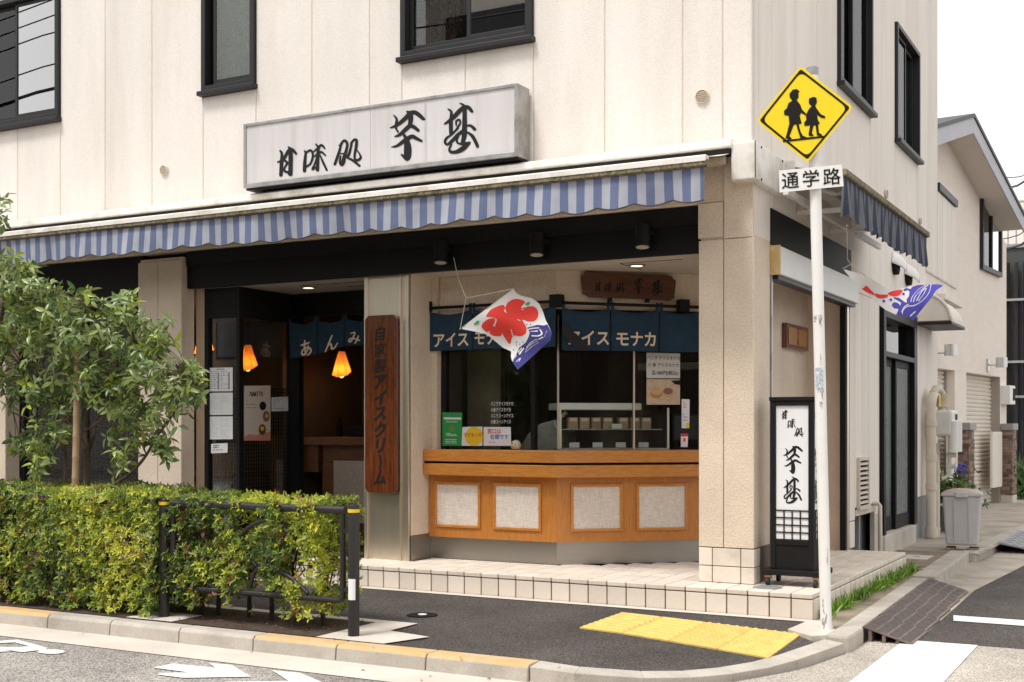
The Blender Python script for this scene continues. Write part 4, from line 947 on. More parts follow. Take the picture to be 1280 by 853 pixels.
# ---------------------------------------------------------------- serving counter
ct = thing('serving_counter', 'honey coloured wooden serving counter with woven inset panels and steel kick plate', 'counter', (-4.7, 9.4, TOP))
CL = Vector((-5.925, 9.35, 0)); CC = Vector((-4.652, 9.35, 0)); CR = CC+ED*1.86
def poly_off(d):
    """counter front line moved out by d: left end, corner, right end"""
    n1 = Vector((0, -1, 0)); n2 = -EN; k = (n1+n2).normalized(); k = k/(k.dot(n1))
    return CL+n1*d, CC+k*d, CR+n2*d
def slab(name, d, back, z0, z1, mat, bevel=.006):
    f = poly_off(d); g = poly_off(-back); p = [f[0], f[1], f[2], g[2], g[1], g[0]]
    return MB().prism([(a.x, a.y) for a in p], z0, z1).build(name, mat, ct, bevel=bevel)
slab('kick_plate', -.05, .35, TOP+.001, .372, m_steelk, 0)
slab('body', 0.0, .3, .372, .925, m_woodp, .002)
slab('ledge', .095, .25, .925, 1.028, m_woodc); slab('shadow_gap', .06, .25, 1.028, 1.048, m_dark, 0); slab('top', .095, .25, 1.048, 1.152, m_woodc)
def inset(a, d, s0, s1, z0, z1):
    """panel on the counter face: origin a, direction d"""
    n = Vector((d.y, -d.x, 0))
    def q(s, e, z): return a+d*s+n*e+Vector((0, 0, z))
    def bar(m, sa, sb, e0, e1, za, zb): m.ext([q(sa, e0, za), q(sb, e0, za), q(sb, e0, zb), q(sa, e0, zb)], n*(e1-e0))
    m = MB(); w = .024
    bar(m, s0, s0+w, .001, .016, z0, z1); bar(m, s1-w, s1, .001, .016, z0, z1); bar(m, s0+w, s1-w, .001, .016, z0, z0+w); bar(m, s0+w, s1-w, .001, .016, z1-w, z1)
    fr = m.build('panel_frame', m_woodc, ct, bevel=.004)
    m = MB(); bar(m, s0+w, s1-w, .001, .005, z0+w, z1-w); m.build('woven_panel', m_linen, fr)
d1 = Vector((1, 0, 0))
def sx(px, py=640): return onY(px, py, 9.35).x-CL.x
inset(CL, d1, sx(544), sx(601), .462, .865); inset(CL, d1, sx(617), sx(677), .462, .865)
def ss(px):
    r = ray(px, 640); best = min(np.linspace(0, 1.9, 1901), key=lambda s: abs((CC+ED*s).x*r.y-(CC+ED*s).y*r.x)); return float(best)
inset(CC, ED, ss(713), ss(778), .462, .865); inset(CC, ED, ss(795), ss(859), .462, .865)

# ---------------------------------------------------------------- noren curtains
HIRA = {'あ': [[(16,32,9),(46,28,11),(74,22,9)], [(44,8,9),(40,45,12),(50,86,10)], [(68,40,9),(58,68,11),(36,88,12),(20,78,11),(30,60,10),(56,50,11),(80,58,12),(84,76,12),(62,95,8)]],
        'ん': [[(54,6,10),(34,50,12),(12,94,11),(28,66,9),(44,56,11),(52,68,12),(56,88,12),(72,88,11),(92,62,8)]],
        'み': [[(24,20,9),(52,16,11),(44,46,12),(28,78,12),(12,80,11),(16,62,10),(42,58,11),(84,74,10)], [(76,42,10),(70,68,12),(56,94,9)]],
        'つ': [[(10,42,10),(45,28,12),(80,34,13),(86,58,13),(62,80,11),(38,86,8)]]}
def noren(name, label, P, s0, s1, zt, zb, panels, letters, lift_fn=None, seed=0):
    """P(s, out, z) gives a point; panels: boundaries in s; letters: (text, s, z, size)"""
    t = thing(name, label, 'curtain', tuple(P((s0+s1)/2, 0, zb)))
    def wave(s, v): return .014*math.sin(s*7+seed)*v+.008*math.sin(s*19+seed*2)*v
    def zmap(s, v):
        zb2 = zb+(lift_fn(s) if lift_fn else 0)
        return zt+(zb2-zt)*v
    for i in range(len(panels)-1):
        a, b = panels[i]+.004, panels[i+1]-.004
        def fn(u, v, a=a, b=b):
            s = a+(b-a)*u; top = .035*math.sin(PI*u); z = zmap(s, v)-top*(1-v)**3
            return P(s, .0+wave(s, v), z)
        m = MB(); m.grid(fn, 16, 10); m.build('cloth', m_navy, t, smooth=True, solid=.003)
        for e in ((a, a+.028), (b-.028, b)):
            m = MB(); m.grid(lambda u, v, e=e: P(e[0]+(e[1]-e[0])*u, .003, zt+.055-.075*v), 2, 2); m.build('loop', m_navy, t, solid=.004)
    for body, s, z, size, mir in letters:
        if body in HIRA:
            vs, fs = brush([[(x, y, w_*1.05) for x, y, w_ in st_] for st_ in HIRA[body]], 2.2); vs = [(x/95, -y/95) for x, y in vs]; fs = [tuple(reversed(f)) for f in fs]
        else: vs, fs = text_geo(body, .022, 1.0)
        cx = (min(v[0] for v in vs)+max(v[0] for v in vs))/2; cy = (min(v[1] for v in vs)+max(v[1] for v in vs))/2
        out = []
        for x, y in vs:
            q = s+(x-cx)*size; zz = z+(y-cy)*size*1.1
            lf = lift_fn(q) if lift_fn else 0
            v = min(1, max(0, (zt-zz)/(zt-zb))); out.append(P(q, wave(q, v)+.006, zz+lf*v))
        sheet('lettering', out, fs, m_letter, t)
    return t
def PL(s, o, z): return Vector((s, 9.375-o, z))
xs = [onY(p, 410, 9.375).x for p in (535, 590.5, 644, 695)]
noren('noren', 'indigo noren curtain over the straight part of the counter, behind the white cloth kite', PL, xs[0], xs[-1], 2.385, 2.03, xs,
      [('アイス', (xs[0]+xs[1])/2+.01, 2.125, .128, 0), ('モナカ', (xs[1]+xs[2])/2-.01, 2.13, .128, 0)], seed=1)
def PA(s, o, z):
    q = ang(s, -.08-o, z); return q
def sa_px(px):
    r = ray(px, 410); return float(min(np.linspace(0, 1.9, 1901), key=lambda s: abs(PA(s, 0, 0).x*r.y-PA(s, 0, 0).y*r.x)))
xa = [sa_px(p) for p in (702, 763, 824, 880)]
nra = noren('noren', 'indigo noren curtain over the slanted part of the counter, below the wavy wooden board', PA, xa[0], xa[-1], 2.365, 2.0, xa,
      [('アイス', (xa[0]+xa[1])/2+.02, 2.11, .128, 0), ('モナカ', (xa[1]+xa[2])/2+.01, 2.105, .128, 0)], seed=4)
def pap(px, py, out):
    r = ray(px, py); s = float(min(np.linspace(-.1, 1.9, 2001), key=lambda s: abs(PA(s, out, 0).x*r.y-PA(s, out, 0).y*r.x))); p = PA(s, out, 0); return PA(s, out, EYE+r.z*p.y/r.y)
fl = [(702.5, 404), (712, 411), (722, 419), (730, 429), (737, 437), (724, 437), (711, 428), (703, 417)]
MB().ext([pap(x, y, .035+.012*(i % 3)) for i, (x, y) in enumerate(fl)], EN*.002).build('folded_corner', m_navyback, nra)
rd = thing('curtain_rod', 'black curtain rod in two lengths with square brackets above the serving counter', 'curtain rod', (-4.8, 9.4, 2.41))
m = MB(); m.tube([(xs[0]-.04, 9.375, 2.415), (xs[-1]+.03, 9.375, 2.415)], .014, 10); m.build('rod', m_black, rd, smooth=True)
m = MB(); m.tube([PA(.02, 0, 2.405), PA(xa[-1], 0, 2.39)], .014, 10); m.build('rod', m_black, rd, smooth=True)
MB().box(xs[0]-.012, xs[0]+.03, 9.362, 9.452, 2.385, 2.475).build('bracket', m_blackmat, rd, bevel=.004)
MB().box(xs[-1]-.06, xs[-1]+.045, 9.36, 9.452, 2.37, 2.475).build('bracket', m_blackmat, rd, bevel=.004)
s = sa_px(855); abox(MB(), s-.045, s+.045, -.105, -.003, 2.35, 2.455).build('bracket', m_blackmat, rd, bevel=.004)
def PE(s, o, z): return Vector((s, 9.82-o, z))
xe = [onY(p, 420, 9.82).x for p in (361, 396, 431)]; xe += [xe[-1]+.45, xe[-1]+.9]
lf = lambda s: .10*max(0, min(1, (s-xe[0])/(xe[2]-xe[0])))**1.6
noren('noren', 'dark blue noren with cream hiragana hung across the shop doorway', PE, xe[0], xe[-1], 2.41, 2.04, xe,
      [('あ', (xe[0]+xe[1])/2+.04, 2.125, .155, 0), ('ん', (xe[1]+xe[2])/2+.02, 2.125, .165, 0), ('み', xe[2]+.12, 2.145, .155, 0), ('つ', xe[2]+.62, 2.13, .16, 0)], lf, 2)
t = thing('curtain_rod', 'thin black curtain rod across the dark shop doorway', 'curtain rod', (-7, 9.82, 2.45))
m = MB(); m.tube([(GX1+.02, 9.82, 2.45), (-6.22, 9.82, 2.45)], .011, 8); m.build('rod', m_black, t)
for x in (GX1+.06, -6.35): MB().box(x-.02, x+.02, 9.815, 9.905, 2.44, 2.47).build('bracket', m_blackmat, t)

# ---------------------------------------------------------------- wooden signboards
vx0, vx1, vz0, vz1 = -6.372, -6.035, .772, 2.335
vb = thing('vertical_signboard', 'tall reddish wooden signboard with carved black katakana on the steel column', 'sign', (-6.2, 9.0, vz0))
c = .035; prof = [(vx0+c, vz0), (vx1-c, vz0), (vx1, vz0+c), (vx1, vz1-c), (vx1-c, vz1), (vx0+c, vz1), (vx0, vz1-c), (vx0, vz0+c)]
MB().ext([(x, 8.995, z) for x, z in prof], (0, .04, 0)).build('board', m_woodd, vb, bevel=.006)
chars = '自家製アイスクリーム'; nz = len(chars)
for i, ch in enumerate(chars):
    z = vz1-.165-i*(1.265/(nz-1))
    if ch == 'ー':
        sheet('lettering', *(lambda vs, fs: ([Vector((-6.205+(x-50)*.0016, 8.9925, z-(y-50)*.0016)) for x, y in vs], [tuple(reversed(f)) for f in fs]))(*brush([[(45, 15, 12), (54, 50, 15), (48, 88, 9)]], 3)), m_ink, vb)
        continue
    vs, fs = text_geo(ch, .010 if i < 3 else .036); cx = (min(v[0] for v in vs)+max(v[0] for v in vs))/2; cy = (min(v[1] for v in vs)+max(v[1] for v in vs))/2
    k = .135 if i < 3 else .145
    sheet('lettering', [Vector((-6.205+((x-cx)+(y-cy)*.12)*k, 8.9925, z+((y-cy)+(x-cx)*.12)*k)) for x, y in vs], fs, m_ink, vb)
for z in (vz0+.2, vz1-.2): MB().box(-6.25, -6.15, 9.036, 9.058, z-.03, z+.03).build('bracket', m_alu, vb)

wb = thing('wavy_signboard', 'brown wavy edged wooden board with black brush characters above the noren', 'sign', tuple(ang(.55, -.03, 2.5)))
s0, s1 = sa_px(729), sa_px(846); zc = 2.565; hh = .112
prof = []
for k in range(48):
    a = 2*PI*k/48; ca, sa_ = math.cos(a), math.sin(a); x = math.copysign(abs(ca)**.22, ca); y = math.copysign(abs(sa_)**.35, sa_)
    prof.append(((s0+s1)/2+(s1-s0)/2*x*(1+.018*math.sin(9*a)), zc+hh*y*(1+.05*math.sin(6*a+1))-(x*.012)))
MB().ext([ang(s, -.045, z) for s, z in prof], EN*.03).build('board', m_woodw, wb, bevel=.005)
W = s1-s0
for k, f, h, dz in (('kan', .17, .085, -.012), ('mi', .28, .085, -.012), ('sho', .40, .085, -.014), ('imo', .60, .135, .0), ('jin', .80, .135, -.006)):
    glyph(k, wb, ang(s0+W*f, -.0475, zc+dz), ED, UP, h, lift=.0015)
for s in (s0+W*.3, s0+W*.7): abox(MB(), s-.015, s+.015, -.05, -.002, zc-hh-.025, zc-hh+.005).build('bracket', m_blackmat, wb)

pq = thing('wood_plaque', 'small framed wooden plaque with brush characters on the side porch wall', 'plaque', (-3.19, 11.0, 1.9))
a = onX(980.5, 403.5, -3.175); b = onX(1007.5, 440, -3.175)
MB().box(-3.199, -3.15, a.y, b.y, b.z, a.z).build('backing', m_woodd, pq, bevel=.004)
MB().box(-3.149, -3.143, a.y+.035, b.y-.09, b.z+.035, a.z-.035).build('face', wood('pale_plaque_wood', (.30, .13, .04), (.42, .20, .07), .4, (1, 1, 8)), pq)
for k, f in (('imo', .70), ('jin', .34)): glyph(k, pq, (-3.1425, (a.y+b.y)/2-.03, b.z+(a.z-b.z)*f), (0, 1, 0), UP, .075, lift=.001)

# ---------------------------------------------------------------- standing lantern sign on castors
ls = thing('lantern_sign', 'tall black lantern sign with white panel and brush lettering on castor base', 'sign', (-2.52, 9.1, TOP))
lx0, lx1, ly0, ly1, lz0, lz1 = -2.685, -2.362, 8.955, 9.235, .300, 1.572
pz0, gz, g0 = .50, .735, .52
m = MB(); w = .04
for x in (lx0, lx1-w):
    for y in (ly0, ly1-w): m.box(x, x+w, y, y+w, lz0, lz1-.03)
m.box(lx0-.008, lx1+.008, ly0-.008, ly1+.008, lz1-.03, lz1)
for z0, z1 in ((lz1-.065, lz1-.03), (pz0-.02, pz0+.02)):
    m.box(lx0+w, lx1-w, ly0, ly0+.03, z0, z1); m.box(lx0+w, lx1-w, ly1-.03, ly1, z0, z1); m.box(lx0, lx0+.03, ly0+w, ly1-w, z0, z1); m.box(lx1-.03, lx1, ly0+w, ly1-w, z0, z1)
m.build('frame', m_blackmat, ls, bevel=.004)
m = MB(); m.box(lx0+w, lx1-w, ly0+.008, ly1-.008, lz0, pz0-.02); m.box(lx0+.008, lx0+w, ly0+w, ly1-w, lz0, pz0-.02); m.box(lx1-w, lx1-.008, ly0+w, ly1-w, lz0, pz0-.02); m.build('lower_box', m_blackmat, ls)
m_acr = M('white_acrylic', (.80, .80, .82), .25)
MB().box(lx0+w, lx1-w, ly0+.014, ly0+.02, pz0+.02, lz1-.065).build('panel', m_acr, ls); MB().box(lx1-.02, lx1-.014, ly0+w, ly1-w, pz0+.02, lz1-.065).build('panel', m_acr, ls)
MB().box(lx0+.014, lx0+.02, ly0+w, ly1-w, pz0+.02, lz1-.065).build('panel', m_acr, ls); MB().box(lx0+w, lx1-w, ly1-.02, ly1-.014, pz0+.02, lz1-.065).build('panel', m_acr, ls)
for k in range(5):
    z = g0+.0+(gz-g0)*k/4
    MB().box(lx0+w, lx1-w, ly0+.007, ly0+.0135, z-.004, z+.004).build('lattice_bar', m_blackmat, ls); MB().box(lx1-.0135, lx1-.007, ly0+w, ly1-w, z-.004, z+.004).build('lattice_bar', m_blackmat, ls)
for k in range(1, 4):
    x = lx0+w+(lx1-lx0-2*w)*k/4; MB().box(x-.004, x+.004, ly0+.0065, ly0+.013, g0, gz).build('lattice_bar', m_blackmat, ls)
    y = ly0+w+(ly1-ly0-2*w)*k/4; MB().box(lx1-.013, lx1-.0065, y-.004, y+.004, g0, gz).build('lattice_bar', m_blackmat, ls)
for k, px, py, h in (('kan', 981, 518.5, 12), ('mi', 989.5, 529.5, 12), ('sho', 998.6, 540.4, 11.5), ('imo', 991.5, 575, 35), ('jin', 991, 613, 34)):
    p = onY(px, py, ly0+.013); glyph(k, ls, p, XR, UP, h*9.1/FPX, lift=.0012)
    glyph(k, ls, (lx1-.0135, (ly0+ly1)/2+(p.x-(lx0+lx1)/2)*.85, p.z), (0, 1, 0), UP, h*9.1/FPX, lift=.0012)
MB().box(-2.742, -2.302, 8.918, 9.275, .258, .298).build('base_plate', m_blackmat, ls, bevel=.005)
for x, y in ((-2.70, 8.955), (-2.345, 8.955), (-2.70, 9.235), (-2.345, 9.235)):
    MB().box(x-.022, x+.022, y-.022, y+.022, .236, .257).build('castor_mount', m_castor, ls, bevel=.004)
    m = MB(); m.lathe((x-.014, y-.012, .207), [(.012, 0), (.0285, .002), (.0285, .026), (.012, .028)], 16, axis='X'); smooth_by_angle(m.build('castor', m_rubber, ls))
mt = onZ(959.5, 734.5, TOP+.001)
t = thing('floor_disc', 'dark round floor plate on the porch tiles before the lantern sign', 'floor plate', (mt.x, mt.y, TOP))
m = MB(); m.lathe((mt.x, mt.y, TOP+.0015), [(.105, 0), (.105, .003), (.095, .0045)], 24); m.build('disc', m_slab, t)

# ---------------------------------------------------------------- school route road sign
rs = thing('road_sign', 'yellow diamond school crossing sign with white name board on leaning white pole', 'road sign', (-2.087, 8.236, 0))
b0, b1 = Vector((-2.087, 8.236, -.05)), Vector((-2.180, 8.236, 3.758))
m = MB(); m.tube([b0, b0.lerp(b1, .4), b1], .0375, 20); smooth_by_angle(m.build('pole', M('chipped_white_paint', (.80, .785, .76), .4, dirt=(.35, .32, .29), dscale=5, damt=.0, var=.04), rs))
r2 = random.Random(12); m_chip = M('bare_pole_patch', (.36, .33, .30), .6, var=.3, vscale=30)
def on_pole(z, a, dr=.0012):
    c = b0.lerp(b1, (z+.05)/(3.758+.05)); vd = Vector((.26, -.965, 0)); sdv = Vector((.965, .26, 0)); return c+(vd*math.cos(a)+sdv*math.sin(a))*(.0375+dr)
for z, a, w, h in ((1.63, -.2, .35, .05), (1.50, .1, .25, .03), (1.60, .35, .2, .07), (2.07, -.6, .3, .03), (2.05, .3, .35, .05), (.06, -.3, .5, .05), (.16, -.4, .2, .05), (1.80, .2, .1, .04), (.5, .5, .12, .06)):
    st2 = []
    for k in range(5): st2.append([(r2.uniform(-40, 40), r2.uniform(-40, 40), r2.uniform(8, 22)), (r2.uniform(-40, 40), r2.uniform(-40, 40), r2.uniform(6, 18))])
    vs, fs = brush(st2, 5)
    sheet('chip', [on_pole(z+y/40*h, a+x/40*w) for x, y in vs], fs, m_chip, rs)
m = MB(); m.add([on_pole(z, a, .0015) for z in (1.60, 1.745) for a in np.linspace(-.9, .55, 9)], [(k, k+1, 10+k, 9+k) for k in range(8)]); m.build('sticker', M('faded_sticker', (.50, .54, .60), .5, var=.5, vscale=60), rs)
m = MB(); m.lathe(b1, [(.041, -.05), (.041, .0), (.03, .008)], 18); m.build('cap', m_alu, rs)
vdir = Vector((2.232, -8.236, 0)).normalized(); sp0 = Vector((-2.18, 8.236, 3.45))+vdir*.065
def sgn(px, py, lift=0): return onP(px, py, sp0+vdir*lift, vdir)
zc_ = lambda x, y: (935+x/4.736, 70+y/4.736)
cor = [(1000.5, 82.5), (1066.5, 134), (1009.5, 203.5), (945.5, 151.5)]; cc_ = Vector((sum(c[0] for c in cor)/4, sum(c[1] for c in cor)/4))
def dia(f, r, lift, n=5):
    P = [cc_+(Vector(c)-cc_)*f for c in cor]; out = []
    for i in range(4):
        a, b, c = P[i-1], P[i], P[(i+1) % 4]; u = (a-b).normalized(); v = (c-b).normalized()
        for t in np.linspace(0, 1, n): q = b+u*r*(1-t)**2+v*r*t**2; out.append(q)
    return [sgn(q.x, q.y, lift) for q in out]
def ring(name, A, B, mat, th):
    n = len(A); m = MB(); m.add(A+B, [(i, (i+1) % n, n+(i+1) % n, n+i) for i in range(n)]); return m.build(name, mat, rs, recalc=False)
MB().ext(dia(1.0, 5, 0), -vdir*.003).build('diamond_plate', m_signy, rs)
ring('border', dia(.935, 3, .002), dia(.875, 8, .002), m_signb, 0)
boy = [(245,225),(265,200),(290,197),(307,212),(298,218),(300,245),(288,262),(310,290),(320,318),(345,343),(341,353),(315,337),(306,355),(318,400),(300,405),(312,450),(325,473),(350,483),(345,490),(310,488),(295,440),(285,405),(270,410),(255,450),(245,475),(260,490),(240,497),(222,487),(235,440),(245,400),(240,355),(215,350),(213,325),(230,310),(240,280),(262,265),(248,248)]
girl = [(360,270),(362,252),(385,243),(405,247),(408,275),(398,295),(405,310),(430,345),(458,358),(455,370),(435,367),(410,350),(412,375),(425,400),(415,408),(420,455),(440,468),(435,475),(408,472),(400,412),(388,412),(378,455),(390,475),(362,475),(358,462),(368,412),(335,415),(332,395),(345,380),(343,350),(360,315),(378,298),(362,285)]
for pts, nm in ((boy, 'child_silhouette'), (girl, 'child_silhouette'), ([(205, 500), (455, 472), (453, 484), (208, 512)], 'ground_line')):
    vs, fs = poly2(pts); sheet(nm, [sgn(*zc_(x, y), .0028) for x, y in vs], fs, m_signb, rs)
brd = [(973.5, 213.5), (1052.5, 206), (1054.5, 233), (974.5, 241)]
MB().ext([sgn(x, y, 0) for x, y in brd], -vdir*.003).build('name_board', m_white, rs, bevel=.001)
q0 = sgn(*brd[0]); q1 = sgn(*brd[1]); q3 = sgn(*brd[3]); cen = (sgn(*brd[0])+sgn(*brd[2]))/2
text_on('lettering', '通学路', .118, m_signb, rs, cen, q1-q0, q0-q3, .008, .003, 1.28)
for z in (3.02, 3.35, 3.55): MB().box(-2.225, -2.13, 8.195, 8.275, z-.012, z+.012).build('clamp', m_alu, rs, bevel=.003)
# ---------------------------------------------------------------- printed cloth kites on strings
def poly_field(poly, xs, ys):
    X, Y = np.meshgrid(xs, ys); P = np.array(poly, float); Q = np.roll(P, -1, 0)
    d2 = np.full(X.shape, 1e18); ins = np.zeros(X.shape, bool)
    for (ax, ay), (bx, by) in zip(P, Q):
        ex, ey = bx-ax, by-ay; t = np.clip(((X-ax)*ex+(Y-ay)*ey)/(ex*ex+ey*ey+1e-9), 0, 1)
        d2 = np.minimum(d2, (X-ax-t*ex)**2+(Y-ay-t*ey)**2)
        cnd = ((ay > Y) != (by > Y)); xi = ax+(Y-ay)/(by-ay+1e-12)*ex; ins ^= cnd & (X < xi)
    return np.where(ins, -1, 1)*np.sqrt(d2)
def fill_poly(poly, step, clip=None):
    a = np.array(poly); xs = np.arange(a[:, 0].min()-step, a[:, 0].max()+2*step, step); ys = np.arange(a[:, 1].min()-step, a[:, 1].max()+2*step, step)
    f = poly_field(poly, xs, ys)
    if clip is not None: f = np.maximum(f, poly_field(clip, xs, ys))
    return iso_fill(f, xs, ys)
def smooth_poly(pts, k=5):
    p = list(pts)+[pts[0]]; q = catmull([pts[-1]]+p+[pts[1]], k); return [tuple(x) for x in q[k:-k-1]]
def kite(label, mapf, cloth, layers, strokes, strings, loc, front):
    t = thing('cloth_kite', label, 'kite', tuple(loc), 'printed cloth kites hung on strings under the awnings')
    vs, fs = fill_poly(cloth, 14); sheet('cloth', [mapf(x, y, 0) for x, y in vs], fs, m_cloth, t, smooth=True)
    lv = .0016
    for i, (pl, mat, nm) in enumerate(layers):
        vs, fs = fill_poly(pl, 9, cloth)
        for sgn_ in (1, -1): sheet(nm, [mapf(x, y, sgn_*lv*(1+.4*i*(i > 0))) for x, y in vs], fs, mat, t, smooth=True)
    for st_, mat in strokes:
        vs, fs = brush(st_, 1.6)
        for sgn_ in (1, -1): sheet('print_line', [mapf(x, y, sgn_*lv*3.2) for x, y in vs], fs, mat, t)
    for pts in strings:
        m = MB(); m.tube(pts, .0032, 6); m.build('string', m_string, t)
    return t
def k1(x, y, l=0):
    px, py = 560+x/6.094, 330+y/6.094
    return onY(px, py, 8.66+.045*math.sin(x*.011+y*.004)+.025*math.sin(y*.017-x*.006)-l)
c1 = [(92,495),(500,190),(520,225),(562,246),(640,263),(692,300),(722,360),(745,432),(762,462),(791,530),(780,582),(530,808),(488,742),(478,700),(484,668),(420,640),(360,590),(300,540),(250,525),(150,505)]
body = [(290,402),(330,346),(418,312),(436,338),(452,298),(500,270),(548,270),(588,292),(556,335),(642,322),(682,352),(686,402),(660,436),(610,440),(566,426),(596,480),(592,530),(550,552),(494,548),(472,612),(430,560),(405,520),(360,480),(372,425),(330,405)]
tail = [(255,480),(278,440),(322,416),(360,420),(346,465),(302,520)]
fin = [(346,474),(400,512),(410,545),(378,552),(340,546),(316,520)]
navy = [(757,460),(791,530),(782,582),(530,810),(488,742),(520,690),(540,640),(592,600),(612,560),(622,525),(604,485),(640,476),(682,464),(730,470)]
str_top = onY(567, 322, 8.9); kn = k1(138, 262)
kite('white cloth kite printed with red shape and navy waves before the counter', k1, c1,
     [(smooth_poly(body, 4), m_kred, 'red_print'), (smooth_poly(tail), m_kred, 'red_print'), (smooth_poly(fin), m_kred, 'red_print'), (navy, m_kblue, 'navy_print'),
      ([(190, 468), (215, 436), (245, 428), (225, 462)], m_kgreen, 'green_print'), ([(580, 306), (606, 292), (630, 292), (608, 322)], m_kgreen, 'green_print')],
     [([[(430, 352, 8), (445, 372, 5)], [(440, 345, 6), (428, 368, 4)], [(480, 500, 6), (492, 545, 8)], [(530, 425, 5), (552, 432, 5)], [(560, 345, 5), (580, 352, 4)],
        [(640, 548, 10), (690, 548, 10), (715, 530, 12), (700, 500, 8)], [(600, 635, 5), (630, 600, 6), (675, 575, 5)], [(592, 655, 5), (630, 615, 6), (680, 590, 5)], [(590, 672, 5), (640, 630, 6), (690, 600, 4)],
        [(545, 685, 12), (575, 645, 10)], [(535, 672, 8), (560, 640, 6)], [(690, 575, 6), (722, 560, 8)], [(735, 555, 4), (752, 512, 5)], [(610, 500, 8), (640, 492, 8), (690, 488, 8)], [(630, 515, 6), (680, 512, 10)], [(520, 745, 5), (550, 720, 6), (540, 745, 4)], [(492, 742, 5), (520, 700, 6)]], m_cloth),
      ([[(600, 462, 8), (602, 463, 8)], [(628, 462, 9), (629, 463, 9)], [(606, 490, 9), (608, 491, 9)], [(520, 596, 9), (521, 598, 9)], [(570, 596, 8), (571, 597, 8)], [(522, 620, 7), (523, 621, 7)], [(500, 655, 8), (501, 656, 8)], [(545, 612, 7), (546, 613, 7)]], m_kblue)],
     [[str_top, str_top.lerp(kn, .5)+Vector((-.015, 0, -.01)), kn], [kn, k1(92, 495)], [kn, k1(500, 190)], [k1(88, 500, .002), k1(296, 342, .004), k1(506, 186, .002)]], k1(450, 480), 1)
kn0 = Vector((-2.12, 10.25, 2.6)); kpn = Vector((-SN, CS, 0))
def k2(x, y, l=0):
    px, py = 1040+x/7.753, 300+y/7.753
    return onP(px, py, kn0+kpn*(.05*math.sin(x*.008)+.03*math.sin(x*.004+y*.012)-l), kpn)
c2 = [(103,280),(180,303),(335,350),(430,408),(520,463),(575,488),(640,480),(720,462),(820,440),(900,432),(1040,431),(1078,444),(1010,490),(940,590),(870,690),(790,774),(730,748),(620,727),(520,680),(430,612),(350,532),(260,450),(180,370),(130,312)]
blue = [(690,482),(720,465),(760,478),(780,455),(830,438),(1045,428),(1078,444),(940,590),(790,776),(730,750),(622,727),(640,690),(645,668),(600,664),(578,635),(590,608),(620,604),(650,620),(660,640),(672,610),(640,590),(600,570),(590,555),(650,562),(700,600),(728,612),(722,575),(745,550),(752,505),(738,486),(700,500)]
kn = k2(183, 238); st_ = onX(1058.5, 282, -2.19)
kite('white cloth kite with red fish and blue waves blowing beside the side porch', k2, c2,
     [(blue, m_kblue2, 'blue_print'), (smooth_poly([(540, 520), (600, 492), (682, 486), (662, 530), (622, 549), (580, 545)]), m_kred, 'red_print'),
      (smooth_poly([(275, 465), (302, 470), (330, 444), (362, 472), (424, 538), (372, 524), (310, 492)]), m_kred, 'red_print'), (smooth_poly([(418, 518), (470, 530), (542, 532), (530, 560), (470, 568), (430, 552)]), m_kred, 'red_print')],
     [([[(930, 440, 8), (880, 475, 9), (810, 545, 9), (790, 600, 8)], [(905, 440, 7), (840, 480, 8), (780, 550, 8), (765, 600, 7)], [(960, 432, 9), (940, 510, 9), (880, 585, 9), (800, 635, 10), (730, 645, 9), (690, 680, 9), (682, 720, 7)],
        [(905, 470, 7), (870, 500, 8), (835, 560, 8), (820, 590, 7)], [(740, 625, 8), (700, 650, 8), (672, 700, 7)], [(915, 470, 7), (890, 520, 8), (840, 590, 8)], [(760, 738, 12), (790, 710, 12), (808, 695, 10)]], m_cloth),
      ([[(500, 593, 24), (504, 595, 24)], [(570, 579, 24), (572, 581, 24)], [(692, 523, 24), (694, 525, 24)]], m_kblue2)],
     [[st_, k2(150, 190)], [k2(150, 190), kn], [kn, k2(103, 280)], [kn, k2(330, 350)]], k2(600, 560), 1)

# ---------------------------------------------------------------- papers, posters and notices
def paper(name, label, pts, mat, cat, group=None, th=.0015, parts=()):
    """pts: TL, TR, BR, BL points; parts: (name, mat, [ (u,v) polygon ], lift) printed areas"""
    P = [Vector(p) for p in pts]; n = (P[1]-P[0]).cross(P[3]-P[0]).normalized()*-1
    if n.dot(Vector((0, 0, EYE))-P[0]) < 0: n = -n
    t = thing(name, label, cat, tuple((P[2]+P[3])/2), group)
    MB().ext(P, n*th).build('sheet', mat, t)
    for nm, m_, uv, l in parts:
        vs, fs = poly2(uv); sheet(nm, [(P[0]*(1-u)+P[1]*u)*(1-v)+(P[3]*(1-u)+P[2]*u)*v+n*(th+l) for u, v in vs], fs, m_, t)
    def at(u, v, l=.001): return (P[0]*(1-u)+P[1]*u)*(1-v)+(P[3]*(1-u)+P[2]*u)*v+n*(th+l)
    return t, at, (P[1]-P[0]), (P[0]-P[3])
def rect(u0, v0, u1, v1): return [(u0, v0), (u1, v0), (u1, v1), (u0, v1)]
def blob(u, v, ru, rv, n=20): return [(u+ru*math.cos(2*PI*k/n), v+rv*math.sin(2*PI*k/n)) for k in range(n)]
def lines(u0, u1, v0, v1, n, mat, seed=0, cols=1, hgt=.35):
    r = random.Random(seed); out = []
    for c in range(cols):
        a = u0+(u1-u0)*c/cols; b = a+(u1-u0)/cols*.8
        for k in range(n):
            v = v0+(v1-v0)*k/n; x = a
            while x < b-.02:
                w = r.uniform(.04, .14)*(b-a)*2.0; out.append(('print_line', mat, rect(x, v, min(b, x+w), v+(v1-v0)/n*hgt), .0006)); x += w+r.uniform(.015, .05)
                if r.random() < .18: break
    return out
gp = lambda px, py: onY(px, py, 9.124)
